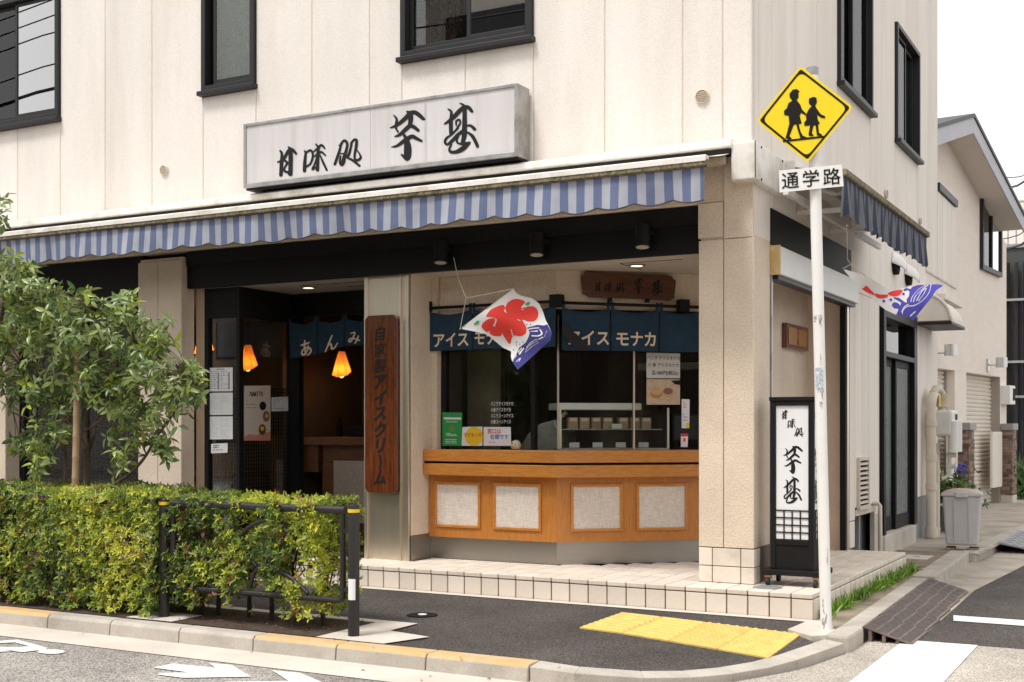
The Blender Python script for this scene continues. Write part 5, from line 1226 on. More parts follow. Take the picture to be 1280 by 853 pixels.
for i, (y0, y1, mt) in enumerate(((460, 489.5, m_grey), (491.5, 519, m_ltgrey), (521, 549.5, m_ltgrey))):
    prt = lines(.12, .92, .14, .95, 9, mt, i, 2)
    if i == 0: prt += [('print_line', m_grey, rect(.35, .05, .68, .09), .0006), ('print_line', m_grey, rect(.40, .2, .47, .92), .0008), ('print_line', m_grey, rect(.82, .2, .89, .92), .0008)]
    paper('menu_sheet', ['top menu sheet of three on the entrance glass, with two dark columns', 'middle menu sheet of three on the entrance glass', 'bottom menu sheet of three on the entrance glass, above a small notice'][i],
          [gp(259.5, y0), gp(291, y0-.5), gp(291, y1-.3), gp(259.5, y1)], m_paper, 'menu sheet', 'menu sheets on the entrance glass', parts=prt)
paper('notice', 'small white notice below the three menu sheets on entrance glass', [gp(264, 555), gp(284.5, 554), gp(284.5, 566), gp(264, 567)], m_paper, 'notice', parts=lines(.15, .6, .15, .55, 2, m_ink, 5, 1, .6)+lines(.1, .9, .62, .9, 1, m_grey, 6))
gs = lambda px, py: onX(px, py, GX1+.006)
t, at, rv, uv_ = paper('menu_poster', 'cream and salmon menu poster with bowl pictures on the porch glass', [gs(305, 482.5), gs(338, 482), gs(338, 551), gs(305, 551)], M('cream_paper', (.66, .55, .48), .7), 'poster',
      parts=[('salmon_base', m_pink, [(0, .93), (.2, .88), (.45, .90), (.7, .86), (1, .84), (1, 1), (0, 1)], .0004), ('dish_picture', M('dish_brown', (.22, .12, .05), .6), blob(.83, .56, .13, .10), .0006), ('dish_picture', m_ink, blob(.7, .37, .13, .08), .0006),
             ('dish_picture', M('dish_dark', (.10, .06, .03), .6), blob(.68, .80, .14, .10), .0008), ('dish_picture', m_yellow, blob(.85, .55, .05, .035), .001), ('dish_picture', m_yellow, blob(.68, .78, .07, .04), .001)]+lines(.08, .55, .27, .45, 3, m_grey, 8)+lines(.08, .5, .5, .85, 4, m_ltgrey, 9))
vs, fs = brush([[(0, 10, 3), (4, -10, 3), (8, 10, 3)], [(10, -8, 3), (11, 10, 3)], [(14, 10, 3), (15, -9, 3), (19, 8, 3), (22, -9, 3), (23, 10, 3)], [(27, -8, 3), (26, 8, 3), (33, 6, 3), (33, -8, 3), (28, -8, 3)], [(37, -9, 3), (45, -8, 3), (41, 9, 3)], [(49, 10, 3), (52, -9, 3), (57, 9, 3)]], 3)
sheet('title_print', [at(.2+x/57*.5, .15+y/20*.08, .001) for x, y in vs], fs, m_ink, t)
paper('notice', 'small white notice beside the menu poster on the porch glass', [gs(339.5, 497), gs(360, 496), gs(360, 514), gs(339.5, 514.5)], m_paper, 'notice', parts=lines(.08, .92, .12, .92, 6, m_grey, 12))
# serving window notices
fw = lambda px, py: onY(px, py, 9.46)
t, at, rv, uv_ = paper('certificate', 'green upright food safety card standing on the counter behind the window', [fw(553, 515.5), fw(578, 516), fw(576.5, 557.5), fw(553, 557.5)], m_green, 'card', parts=[('band', m_paper, rect(.08, .15, .95, .21), .0006), ('seal', M('seal_olive', (.12, .28, .06), .6), blob(.5, .48, .16, .11), .0006)]+lines(.2, .9, .62, .74, 2, m_paper, 3)+lines(.15, .9, .80, .96, 3, m_paper, 4))
text_on('lettering', 'FOOD SAFETY', .019, m_paper, t, at(.5, .28), rv, uv_, .006, .001)
text_on('lettering', 'EXCELLENT', .019, m_paper, t, at(.5, .665), rv, uv_, .006, .0016)
t, at, rv, uv_ = paper('round_notice', 'white card with yellow disc and red lettering on the counter', [fw(578, 534), fw(603, 533.5), fw(603, 557.5), fw(577, 557.5)], m_paper, 'card', parts=[('disc', m_yellow, blob(.60, .5, .44, .50, 28), .0006)])
text_on('lettering', '子ども110番', .040, m_red, t, at(.60, .42), rv, uv_, .012, .0022)
t, at, rv, uv_ = paper('counter_notice', 'white card with red and blue lettering beside the yellow disc', [fw(604.5, 534), fw(638.5, 534), fw(639, 557.5), fw(604.5, 557.5)], m_paper, 'card', parts=lines(.2, .85, .78, .92, 1, m_pink, 7))
text_on('lettering', '窓口は', .047, m_red, t, at(.40, .22), rv, uv_, .012, .001); text_on('lettering', '右側です', .047, m_blue, t, at(.58, .52), rv, uv_, .012, .001)
wl_ = thing('window_lettering', 'four lines of white katakana lettering stuck on the serving window', 'lettering', tuple(fw(629, 530)))
for i, s in enumerate(('バニラアイスモナカ', '小倉アイスモナカ', 'バニラコーンアイス', '小倉コーンアイス')):
    p = onY(613.5, 505+i*7.45, 9.488); vs, fs = text_geo(s, .012); x0 = min(v[0] for v in vs); y0 = min(v[1] for v in vs); y1 = max(v[1] for v in vs)
    sheet('lettering', [p+Vector(((x-x0)*.0255, 0, (y-(y0+y1)/2)*.040)) for x, y in vs], fs, m_paper, wl_)
ck = onY(647.5, 552, 9.44)
t = thing('counter_ornament', 'small round cream ornament with dark spots on the counter', 'ornament', (ck.x, 9.40, 1.153))
m = MB(); m.lathe((ck.x, 9.40, 1.195), [(.02, -.042), (.04, -.03), (.046, 0), (.036, .028), (.012, .042)], 16); m.build('body', M('biscuit_cream', (.62, .53, .38), .7), t, smooth=True)
for dx, dz in ((-.014, .012), (.016, .0), (-.005, -.016)):
    m = MB(); m.lathe((ck.x+dx, 9.3575, 1.195+dz), [(.006, 0), (.006, .008)], 10, axis='Y'); m.build('spot', m_ink, t)
def ap(px, py, n=.036):
    r = ray(px, py); s = float(min(np.linspace(-.2, 1.9, 4201), key=lambda s: abs(ang(s, n).x*r.y-ang(s, n).y*r.x))); p = ang(s, n); d = p.y/r.y; return Vector((p.x, p.y, EYE+r.z*d))
t, at, rv, uv_ = paper('price_notice', 'white price notice taped on the window above the wafer photo', [ap(808, 441), ap(850, 442), ap(850, 473), ap(808, 473)], M('aged_paper', (.60, .58, .54), .7), 'notice')
text_on('lettering', 'バニラ アイスモナカ', .037, m_ink, t, at(.5, .2), rv, uv_, .008, .001, sx=.9); text_on('lettering', '小 倉 アイスモナカ', .037, m_ink, t, at(.5, .47), rv, uv_, .008, .001, sx=.9); text_on('lettering', '各180円(税込)', .040, m_ink, t, at(.55, .8), rv, uv_, .012, .001)
paper('photo_poster', 'photo poster of two round filled wafers below the price notice', [ap(808, 474), ap(850, 474.5), ap(850, 506), ap(808, 506)], M('poster_tan', (.55, .40, .28), .6, var=.15, vscale=30), 'poster',
      parts=[('dark_corner', m_dark, [(.72, .05), (1, .03), (1, .22), (.85, .2)], .0004), ('wafer_picture', M('wafer_tan', (.42, .22, .08), .6), blob(.3, .56, .19, .2), .0008), ('wafer_picture', M('wafer_top', (.60, .36, .15), .6), blob(.3, .50, .16, .12), .0012), ('wafer_picture', M('wafer_rim', (.55, .33, .15), .6), blob(.64, .52, .17, .19), .0009), ('wafer_picture', M('bean_paste', (.22, .10, .09), .6), blob(.64, .47, .14, .13), .0014)])
paper('narrow_sticker', 'narrow white sticker with red print and yellow foot on window edge', [ap(852, 499), ap(862, 499.5), ap(861.5, 535.5), ap(852, 535.5)], m_paper, 'sticker', parts=lines(.2, .85, .1, .35, 3, m_red, 2)+lines(.1, .9, .5, .8, 3, m_grey, 3)+[('yellow_patch', m_yellow, rect(.55, .82, 1, 1), .0006)])
paper('narrow_sticker', 'small white sticker with red top low on the window edge', [ap(851, 542), ap(860, 542), ap(859.5, 559), ap(851, 559)], m_paper, 'sticker', parts=[('red_band', m_red, rect(0, 0, 1, .22), .0006), ('red_mark', m_red, rect(.35, .35, .65, .6), .0006)])

# ---------------------------------------------------------------- things inside the kitchen
dc = thing('display_case', 'glass display case with white top and packets behind the serving window', 'display case', tuple(ang(.45, .3, 1.15)))
s0, s1 = .06, 1.06
def dbox(nm, a, b, c, d, z0, z1, mat, **k): return abox(MB(), a, b, c, d, z0, z1).build(nm, mat, dc, **k)
dbox('top', s0, s1-.25, .16, .55, 1.50, 1.56, m_white, bevel=.006); dbox('base', s0, s1, .14, .58, 1.02, 1.165, m_alu); dbox('back', s0, s1-.05, .56, .58, 1.165, 1.50, m_dark)
dbox('shelf', s0+.01, s1-.06, .17, .55, 1.325, 1.333, m_alu); dbox('front_glass', s0, s1, .145, .15, 1.165, 1.50, m_glass)
for s in (s0, s1-.02): dbox('post', s, s+.018, .14, .158, 1.165, 1.52, m_steel)
r2 = random.Random(5); m_pack = M('packet_tan', (.38, .26, .17), .5, rand=.3, var=.2)
for k in range(7):
    s = s0+.10+k*.105+(.04 if k > 3 else 0)
    if s > s1-.12: break
    t = thing('wafer_packet', 'small tan packet standing on the upper shelf of the display case', 'packet', tuple(ang(s+.04, .25, 1.333)), 'packets on the display case shelf')
    abox(MB(), s, s+.088, .22, .28, 1.334, 1.434).build('box', m_pack, t, bevel=.004); abox(MB(), s+.012, s+.076, .217, .2195, 1.40, 1.428).build('band', m_letter, t)
for k in range(4):
    s = s0+.10+k*.21; o = abox(MB(), s, s+.09, .18, .184, 1.17, 1.215).build('price_card', m_paper); tag(o, 'small white price card standing in the bottom of the display case', 'price card', 'price cards in the display case')
o = abox(MB(), s0+.48, s0+.57, .165, .169, 1.336, 1.378).build('price_card', m_paper); tag(o, 'white price card on the upper shelf among tan packets', 'price card')
cr = thing('cash_register', 'dark boxy cash register screen beside the display case', 'cash register', tuple(ang(1.25, .4, 1.15)))
abox(MB(), 1.12, 1.42, .25, .40, 1.22, 1.47).build('screen_housing', m_blackmat, cr, bevel=.01); abox(MB(), 1.14, 1.40, .243, .249, 1.24, 1.45).build('screen', M('dark_screen', (.03, .035, .045), .15), cr); abox(MB(), 1.1, 1.44, .2, .55, 1.0, 1.17).build('drawer', m_blackmat, cr, bevel=.006); abox(MB(), 1.24, 1.30, .35, .42, 1.17, 1.25).build('stand', m_blackmat, cr)
sm = thing('ice_cream_machine', 'grey rounded steel machine behind the serving window mullion', 'machine', (-4.95, 9.95, .17))
m = MB(); pr = [(-5.25, 1.0), (-5.25, 1.12), (-5.15, 1.28), (-5.02, 1.38), (-4.86, 1.42), (-4.82, 1.30), (-4.82, 1.0)]
m.ext([(x, 9.75, z) for x, z in pr], (0, .45, 0)); m.build('housing', m_alu, sm, bevel=.02); MB().box(-5.3, -4.7, 9.7, 10.3, .17, .998).build('cabinet', m_slab, sm, bevel=.01)
m = MB(); m.tube([(-4.80, 9.72, 1.1), (-4.80, 9.72, 1.42), (-4.74, 9.72, 1.48)], .02, 10); m.build('lever', m_steel, sm)
t = thing('kitchen_shelf', 'pale shelf board on the dark wall behind the serving window', 'shelf', (-4.4, 11.9, 1.95)); MB().box(-4.9, -3.65, 11.72, 11.998, 1.93, 2.0).build('board', m_white, t); MB().box(-4.8, -4.77, 11.75, 11.998, 1.80, 1.93).build('bracket', m_slab, t)
t = thing('kitchen_cabinet', 'tall brown cabinet at the back of the kitchen', 'cabinet', (-5.6, 11.7, .17)); MB().box(-5.95, -5.35, 11.3, 11.99, .17, 2.3).build('body', M('red_brown_laminate', (.09, .035, .025), .5), t, bevel=.01)
for z in (.6, 1.4): MB().box(-5.9, -5.4, 11.285, 11.299, z, z+.7).build('door', M('red_brown_door', (.11, .045, .03), .5), t, bevel=.005)
t = thing('partition_screen', 'beige upright partition at the side of the kitchen', 'partition', (-5.75, 9.9, .17)); MB().box(-5.86, -5.50, 9.92, 9.96, .17, 2.4).build('board', m_beigein, t); MB().box(-5.50, -5.46, 9.91, 9.97, .17, 2.4).build('post', m_dark, t)

# ---------------------------------------------------------------- eating room
m_shade = bpy.data.materials.new('paper_lamp_shade'); m_shade.use_nodes = True
_n, _l = m_shade.node_tree.nodes, m_shade.node_tree.links; _b = _n['Principled BSDF']; _b.inputs['Base Color'].default_value = (.85, .5, .16, 1); _b.inputs['Roughness'].default_value = .8
_b.inputs['Emission Color'].default_value = (1, .52, .12, 1); _b.inputs['Emission Strength'].default_value = .10
_t = _n.new('ShaderNodeBsdfTranslucent'); _t.inputs[0].default_value = (.95, .58, .20, 1); _m = _n.new('ShaderNodeMixShader'); _m.inputs[0].default_value = .6; _l.new(_b.outputs[0], _m.inputs[1]); _l.new(_t.outputs[0], _m.inputs[2]); _l.new(_m.outputs[0], _n['Material Output'].inputs[0])
def lamp(x, y, z, label):
    t = thing('pendant_lamp', label, 'lamp', (x, y, z))
    m = MB(); n = 6; top = .035; h = .30
    ring0 = [(x+top*math.cos(2*PI*k/n+.4), y+top*math.sin(2*PI*k/n+.4), z+h) for k in range(n)]
    ring1 = [(x+.105*math.cos(2*PI*k/n+.7), y+.105*math.sin(2*PI*k/n+.7), z+.06+.045*math.sin(2*PI*k/n*1+.5)) for k in range(n)]
    m.add(ring0+ring1, [(k, (k+1) % n, n+(k+1) % n, n+k) for k in range(n)]); m.build('shade', m_shade, t, solid=.003)
    m = MB(); m.lathe((x, y, z+.012), [(.008, 0), (.026, .012), (.03, .03), (.02, .045)], 12); m.build('bulb', M('lamp_glow', (.9, .7, .3), .5, emit=((1, .62, .18), 1.3)), t, smooth=True)
    m = MB(); m.tube([(x, y, z+h), (x, y, 2.69)], .004, 6); m.build('cord', m_black, t)
    li = bpy.data.lights.new('lamp_light', 'POINT'); li.energy = 1.2; li.color = (1, .68, .34); li.shadow_soft_size = .04; lo = bpy.data.objects.new('lamp_light', li); COL.objects.link(lo); lo.parent = t; lo.location = (0, 0, .085)
for px, py, Y, lab in ((427, 474, 11.0, 'glowing orange paper lamp hanging over the wooden counter in the doorway'), (381, 470, 11.7, 'glowing paper lamp beside the dark door post'), (310, 466, 10.5, 'glowing orange paper lamp behind the porch glass above the menu poster'), (255, 447, 10.0, 'glowing paper lamp behind the entrance glass near the menu sheets')):
    p = onY(px, py, Y); lamp(p.x, p.y, p.z, lab)
ic = thing('room_counter', 'wooden counter with woven front panel inside the shop doorway', 'counter', (-8.2, 11.2, .17))
MB().box(-8.66, -6.6, 10.95, 11.6, 1.15, 1.24).build('top', m_woodi, ic, bevel=.005); MB().box(-8.40, -6.7, 11.05, 11.5, .17, 1.15).build('body', m_woodi, ic); MB().box(-8.24, -6.8, 11.042, 11.049, .3, .98).build('woven_panel', m_linen, ic); MB().box(-8.66, -8.42, 11.0, 11.1, .85, 1.15).build('side_board', m_woodi, ic)
pf = thing('framed_picture', 'small picture in dark frame on the wall beyond the doorway', 'picture', (-8.9, 12.19, 1.6))
a = onY(393, 484, 12.19); b = onY(416, 515, 12.19)
MB().box(a.x, b.x, 12.15, 12.198, b.z, a.z).build('frame', m_black, pf); MB().box(a.x+.03, b.x-.03, 12.143, 12.149, b.z+.03, a.z-.03).build('print', M('picture_print', (.32, .29, .22), .6, var=.6, vscale=14), pf)
t = thing('counter_bottle', 'dark bottle standing on the room counter', 'bottle', (-8.35, 11.3, 1.24)); m = MB(); m.lathe((-8.35, 11.3, 1.24), [(.035, 0), (.037, .12), (.015, .17), (.013, .22)], 12); m.build('glass', m_black, t)
t = thing('counter_box', 'black box on the room counter', 'box', (-7.95, 11.3, 1.24)); MB().box(-8.15, -7.75, 11.2, 11.45, 1.24, 1.36).build('case', m_blackmat, t, bevel=.006)
for i, (x, y) in enumerate(((-9.3, 10.4), (-10.3, 10.6))):
    t = thing('dining_table', 'low dark wooden table seen through the window lattice' if i else 'dark wooden table seen through the entrance lattice', 'table', (x, y, .17))
    MB().box(x-.45, x+.45, y-.35, y+.35, .82, .86).build('top', m_woodi, t, bevel=.004)
    for dx in (-.4, .4):
        for dy in (-.3, .3): MB().box(x+dx-.025, x+dx+.025, y+dy-.025, y+dy+.025, .17, .82).build('leg', m_woodi, t)
    for j, (dx, dy) in enumerate(((-.35, -.65), (.35, -.65))):
        c = thing('stool', 'cushioned stool by the table behind the '+('window' if i else 'entrance')+' lattice', 'stool', (x+dx, y+dy, .17), 'stools in the eating room')
        MB().box(x+dx-.2, x+dx+.2, y+dy-.18, y+dy+.18, .55, .62).build('seat', m_beigein, c, bevel=.02)
        for ex in (-.16, .16):
            for ey in (-.14, .14): MB().box(x+dx+ex-.015, x+dx+ex+.015, y+dy+ey-.015, y+dy+ey+.015, .17, .55).build('leg', m_woodi, c)
# ---------------------------------------------------------------- guard rail along the kerb
gr = thing('guard_rail', 'dark brown pedestrian guard rail of tube panels and posts along the hedge', 'guard rail', (-6.3, 6.5, 0))
FY = 6.50; posts = [-9.61, -7.97, -6.33, -4.69]
for i, x in enumerate(posts):
    m = MB(); m.lathe((x, FY, 0), [(.037, -.1), (.037, .838), (.033, .848), (.02, .853)], 20); po = smooth_by_angle(m.build('post', m_rail, gr))
    m = MB(); m.lathe((x, FY, .80), [(.0385, 0), (.0385, .022)], 20); smooth_by_angle(m.build('yellow_band', m_yellow, po))
    if i == 3:
        m = MB(); m.add([(x+.0385*math.sin(a), FY-.0385*math.cos(a), z) for z in (.24, .375) for a in np.linspace(-.5, .9, 8)], [(k, k+1, 9+k, 8+k) for k in range(7)]); m.build('white_sticker', m_paper, po)
for x0, x1 in zip(posts[:-1], posts[1:]):
    a, b = x0+.085, x1-.085
    m = MB(); m.tube([(a-.01, FY, .812), (b+.02, FY, .812)], .026, 14); smooth_by_angle(m.build('top_rail', m_rail, gr))
    m = MB(); m.tube([(a, FY, .80), (a, FY, .25), (a+.012, FY, .232), (a+.03, FY, .225), (b-.03, FY, .225), (b-.012, FY, .232), (b, FY, .25), (b, FY, .80)], .02, 12); smooth_by_angle(m.build('frame', m_rail, gr))
    for xx, s in ((a, -1), (b, 1)):
        for z in (.68, .30): MB().box(min(xx, xx+s*.075), max(xx, xx+s*.075), FY-.012, FY+.012, z-.014, z+.014).build('bracket', m_rail, gr)
    dx = x1-posts[3]
    def fp(px, py): p = onY(px, py, FY); return (p.x+dx, FY, p.z)
    for pts in ([(232, 692.5), (252, 693), (262, 702), (274, 712)], [(305, 694), (315, 702), (321, 708)], [(346, 649), (355, 657), (357.5, 667), (355, 681), (342, 696), (328, 705), (318, 716), (312, 735)], [(283, 738), (290, 700), (300, 672), (318, 655), (345, 648)], [(330, 704), (360, 720), (385, 742)]):
        q = catmull([fp(*p) for p in pts], 6); m = MB(); m.tube([tuple(v) for v in q], .0145, 10); smooth_by_angle(m.build('scroll', m_rail, gr))

# ---------------------------------------------------------------- leaves
def leaf_mesh(name, C, D, Nn, Ln, Wd, colr, parent, mat=None, fold=.25, droop=.12):
    """C base points, D directions, Nn face normals (k,3); one mesh"""
    k = len(C); D = D/np.linalg.norm(D, axis=1, keepdims=True); S = np.cross(D, Nn); S /= np.linalg.norm(S, axis=1, keepdims=True)+1e-9; N_ = np.cross(S, D)
    L = Ln[:, None]; W = Wd[:, None]; V = np.empty((k, 8, 3))
    def P(a, s, h): return C+D*L*a+S*W*s+N_*(W*h*1.0)-N_*L*(droop*a*a)
    V[:, 0] = P(0, 0, 0); V[:, 1] = P(.35, -.48, fold); V[:, 2] = P(.35, 0, 0); V[:, 3] = P(.35, .48, fold)
    V[:, 4] = P(.70, -.38, fold*.8); V[:, 5] = P(.72, 0, 0); V[:, 6] = P(.70, .38, fold*.8); V[:, 7] = P(1, 0, 0)
    V -= np.array(wloc(parent)); base = (np.arange(k)*8)[:, None]
    tri = np.array([[0, 2, 1], [0, 3, 2], [1, 2, 5], [1, 5, 4], [2, 3, 6], [2, 6, 5], [4, 5, 7], [5, 6, 7]])
    F = (base[:, None, :]+tri[None]).reshape(-1, 3)
    me = bpy.data.meshes.new(name); me.vertices.add(k*8); me.vertices.foreach_set('co', V.reshape(-1).astype(np.float32))
    me.loops.add(len(F)*3); me.loops.foreach_set('vertex_index', F.reshape(-1).astype(np.int32)); me.polygons.add(len(F))
    me.polygons.foreach_set('loop_start', (np.arange(len(F))*3).astype(np.int32)); me.polygons.foreach_set('loop_total', np.full(len(F), 3, np.int32))
    me.polygons.foreach_set('use_smooth', np.ones(len(F), bool)); me.update(calc_edges=True); me.validate()
    at = me.attributes.new('leafcol', 'FLOAT_COLOR', 'POINT'); c4 = np.ones((k, 8, 4), np.float32); c4[:, :, :3] = colr[:, None, :]
    at.data.foreach_set('color', c4.reshape(-1)); me.materials.append(mat or m_leaf)
    o = link(name, me, None, parent); o['kind'] = 'stuff'; return o
def unit(v): return v/(np.linalg.norm(v, axis=-1, keepdims=True)+1e-9)
def rosettes(P, A, nleaf, lmin, lmax, wr, spread, col_fn):
    """whorls of leaves at P around axes A"""
    k = len(P); A = unit(A); R = unit(np.cross(A, RNG.normal(size=(k, 3)))); B = np.cross(A, R)
    Cs, Ds, Ns, Ls, Ws, Co = [], [], [], [], [], []
    cols = col_fn(P)
    for j in range(nleaf):
        ph = (2*PI*j/nleaf+RNG.uniform(-.35, .35, k))[:, None]; sp = RNG.normal(spread, .22, k)[:, None]
        rad = R*np.cos(ph)+B*np.sin(ph); d = unit(A*np.cos(sp)+rad*np.sin(sp)); n = unit(A*np.sin(sp)-rad*np.cos(sp)*1.0+RNG.normal(0, .15, (k, 3)))
        l = RNG.uniform(lmin, lmax, k); keep = RNG.random(k) < .9
        Cs.append((P+rad*.003)[keep]); Ds.append(d[keep]); Ns.append(n[keep]); Ls.append(l[keep]); Ws.append((l*wr*RNG.uniform(.85, 1.15, k))[keep]); Co.append((cols*RNG.uniform(.8, 1.2, (k, 1)))[keep])
    return [np.concatenate(x) for x in (Cs, Ds, Ns, Ls, Ws, Co)]
def field(P, f=5.0, seed=0):
    r = np.random.default_rng(seed); s = 0
    for i in range(5):
        k = r.normal(size=3)*f*(1+.5*i); s = s+np.sin(P@k+r.uniform(0, 6.28))/(1+.4*i)
    return s
def azalea_cols(P):
    k = len(P); t = np.clip(.5+.35*field(P, 4.0, 5)/1.5+RNG.normal(0, .30, k), 0, 1)[:, None]
    young = np.array([.60, .61, .07]); mid = np.array([.27, .355, .045]); old = np.array([.07, .12, .03])
    c = np.where(t > .5, mid+(young-mid)*(t-.5)*2, old+(mid-old)*t*2)
    br = RNG.random(k)[:, None] < .045; return np.where(br, np.array([.30, .13, .045]), c)
def hedge(label, x0, x1, y0, y1, zb, zt, n, stems, hole, seed, low):
    t = thing('azalea_hedge', label, 'hedge', ((x0+x1)/2, (y0+y1)/2, 0), 'clipped azalea hedges behind the guard rail')
    P = RNG.uniform((x0, y0, zb), (x1, y1, zt), (n*4, 3)); d = np.minimum.reduce([P[:, 1]-y0, (y1-P[:, 1])*1.4, zt-P[:, 2], (P[:, 0]-x0)*2+.02, (x1-P[:, 0])*1.0])
    bump = .028*field(P*np.array([1, .3, 1]), 9, seed)/2; keep = (np.exp(-np.maximum(d, 0)/.075) > RNG.random(n*4)*1.0) & (field(P, 6, seed+1) > hole+np.clip((low-P[:, 2])*7, 0, 3)*(RNG.random(n*4) < .9))
    P = P[keep][:n]; P[:, 2] += bump[keep][:n]*(P[:, 2] > zt-.12); P[:, 1] -= np.maximum(0, bump[keep][:n])*(P[:, 1] < y0+.1)*1.3
    A = np.stack([RNG.normal(0, .45, len(P)), -np.clip((y1+y0)/2-P[:, 1]+.12, -.5, 1)*3+RNG.normal(0, .4, len(P)), .75+RNG.normal(0, .3, len(P))], 1)
    leaf_mesh('foliage', *rosettes(P, A, 6, .020, .048, .36, 1.0, azalea_cols), t)
    r = random.Random(seed); tw = MB()
    for sx_, sy_ in stems:
        m = MB(); top = Vector((sx_+r.uniform(-.06, .06), sy_+r.uniform(-.05, .05), r.uniform(.36, .48))); m.tube([(sx_, sy_, -.02), (sx_+r.uniform(-.02, .02), sy_, .16), top], [.019, .015, .010], 8)
        for k in range(5):
            q = Vector((sx_+r.uniform(-.2, .2), sy_+r.uniform(-.26, .2), r.uniform(.45, .74))); st0 = Vector((sx_, sy_, 0)).lerp(top, r.uniform(.35, 1)); st0.z = max(.10, st0.z)
            m.tube([st0, st0.lerp(q, .5)+Vector((r.uniform(-.03, .03), r.uniform(-.03, .03), .02)), q], [.007, .005, .003], 6)
            for kk in range(3):
                q2 = q+Vector((r.uniform(-.13, .13), r.uniform(-.12, .1), r.uniform(-.05, .15))); m.tube([q, q2], [.003, .0018], 4)
        m.build('stem', m_barkd, t)
    return t
hx = [onY(p, 776, 6.74).x for p in (273, 307, 340, 367, 405)]
hedge('lower part of azalea hedge with bare dark stems, behind the end guard rail panel', -6.30, -4.96, 6.475, 6.98, .08, .86, 4300, [(x, 6.74+.04*(i % 2)) for i, x in enumerate(hx)]+[(-6.2, 6.75)], -.75, 3, .30)
hedge('dense yellow green azalea hedge at the foot of the small tree', -9.9, -6.34, 6.40, 7.03, .03, .88, 13000, [(-6.6-.3*k, 6.72+.05*(k % 3)) for k in range(11)], -1.45, 11, .10)
# dry leaves lying on the bed and kerb
k = 420; P = np.stack([RNG.uniform(-9, -4.9, k), RNG.uniform(6.38, 7.0, k), np.full(k, .016)+RNG.uniform(0, .012, k)], 1)
k2_ = 14; P2 = np.stack([RNG.uniform(-7, -2.4, k2_), RNG.uniform(5.95, 6.33, k2_), np.full(k2_, .006)], 1); P2[:, 2] = np.where(P2[:, 1] < 6.19, RZ+.006, .006)
P = np.concatenate([P, P2]); n_ = len(P)
lt = thing('leaf_litter', 'scattered dry brown leaves under the hedge and on the kerb', 'leaves', (-6, 6.6, 0)); lt['kind'] = 'stuff'
D = np.stack([RNG.normal(size=n_), RNG.normal(size=n_), RNG.normal(0, .12, n_)], 1); Nn = np.stack([RNG.normal(0, .25, n_), RNG.normal(0, .25, n_), np.ones(n_)], 1)
leaf_mesh('dry_leaves', P, D, Nn, RNG.uniform(.02, .04, n_), RNG.uniform(.008, .014, n_), np.array([.20, .095, .04])*RNG.uniform(.4, 1.5, (n_, 1)), lt)

# ---------------------------------------------------------------- small evergreen tree with a bamboo stake
tr = thing('evergreen_tree', 'small glossy leaved evergreen tree with several thin stems growing behind the hedge', 'tree', (-7.6, 6.9, 0))
TZ = 3.281
def tp(x, y, Y): return onY(x/3.28, 380+y/3.28, Y)          # traced limbs, in a zoomed crop of the photo
limbs = [([(355, 800), (355, 690), (352, 600), (350, 520), (362, 430), (395, 330), (410, 240), (400, 120), (380, 20)], 6.90, .030), ([(352, 600), (320, 540), (290, 470), (230, 420), (180, 360), (120, 280), (60, 220)], 6.84, .018),
         ([(360, 610), (385, 540), (400, 470), (470, 390), (540, 300), (560, 180)], 6.95, .018), ([(455, 800), (470, 690), (485, 620), (540, 570), (600, 480)], 6.98, .016), ([(455, 750), (540, 690), (600, 620), (640, 550), (700, 470), (760, 380), (795, 320)], 6.80, .015),
         ([(270, 800), (268, 660), (262, 560), (230, 460), (185, 380), (180, 240), (200, 130)], 7.02, .018), ([(262, 600), (200, 520), (120, 470), (40, 440)], 6.92, .012), ([(350, 520), (420, 470), (480, 380), (490, 260)], 6.8, .012),
         ([(-60, 800), (-60, 500), (-20, 300), (0, 100), (20, -60), (0, -200), (-20, -400)], 6.98, .03), ([(-20, 300), (60, 120), (100, 20), (160, -40)], 6.9, .014), ([(160, 640), (230, 720), (280, 790)], 6.85, .010), ([(640, 550), (690, 560), (700, 520)], 6.8, .007)]
tips = []
for i, (pts, Y, r) in enumerate(limbs):
    q = catmull([tuple(tp(x, y, Y+.02*math.sin(j*2.1+i))) for j, (x, y) in enumerate(pts)], 4); n = len(q)
    m = MB(); m.tube([tuple(v) for v in q], [r*(1-.78*j/(n-1)) for j in range(n)], 8); m.build('trunk' if i == 0 else 'limb', m_bark, tr, smooth=True)
    tips += [np.array(v) for v in q[n//3:]]
tips = np.array(tips)
blobs = [(15, 350, 36, 30, 30), (42, 378, 36, 28, 32), (90, 388, 30, 24, 22), (120, 398, 34, 24, 22), (148, 388, 20, 18, 8), (20, 430, 40, 30, 36), (70, 430, 40, 30, 32), (112, 440, 40, 30, 34), (160, 432, 34, 34, 32), (192, 425, 20, 26, 16),
         (30, 480, 36, 30, 26), (92, 480, 36, 30, 26), (140, 482, 36, 30, 26), (182, 482, 30, 34, 28), (207, 500, 18, 30, 18), (240, 478, 10, 28, 18), (226, 500, 15, 14, 8), (40, 555, 28, 20, 14), (72, 530, 26, 22, 14), (165, 535, 28, 26, 16), (202, 548, 14, 26, 14), (150, 575, 15, 12, 5), (60, 582, 22, 15, 7), (3, 258, 8, 20, 5), (-40, 420, 40, 80, 40)]
wts = np.array([b[4] for b in blobs], float); wts /= wts.sum(); blobs = [b[:4] for b in blobs]
K = 540; ii = RNG.choice(len(blobs), K, p=wts); ctr = []; tw = MB()
for i in ii:
    bx_, by_, rx, ry = blobs[i]; a = RNG.uniform(0, 2*PI); rr = math.sqrt(RNG.random()); Y = 6.85+RNG.normal(0, .20)
    ctr.append(np.array(onY(bx_+rx*rr*math.cos(a), by_+ry*rr*math.sin(a), Y)))
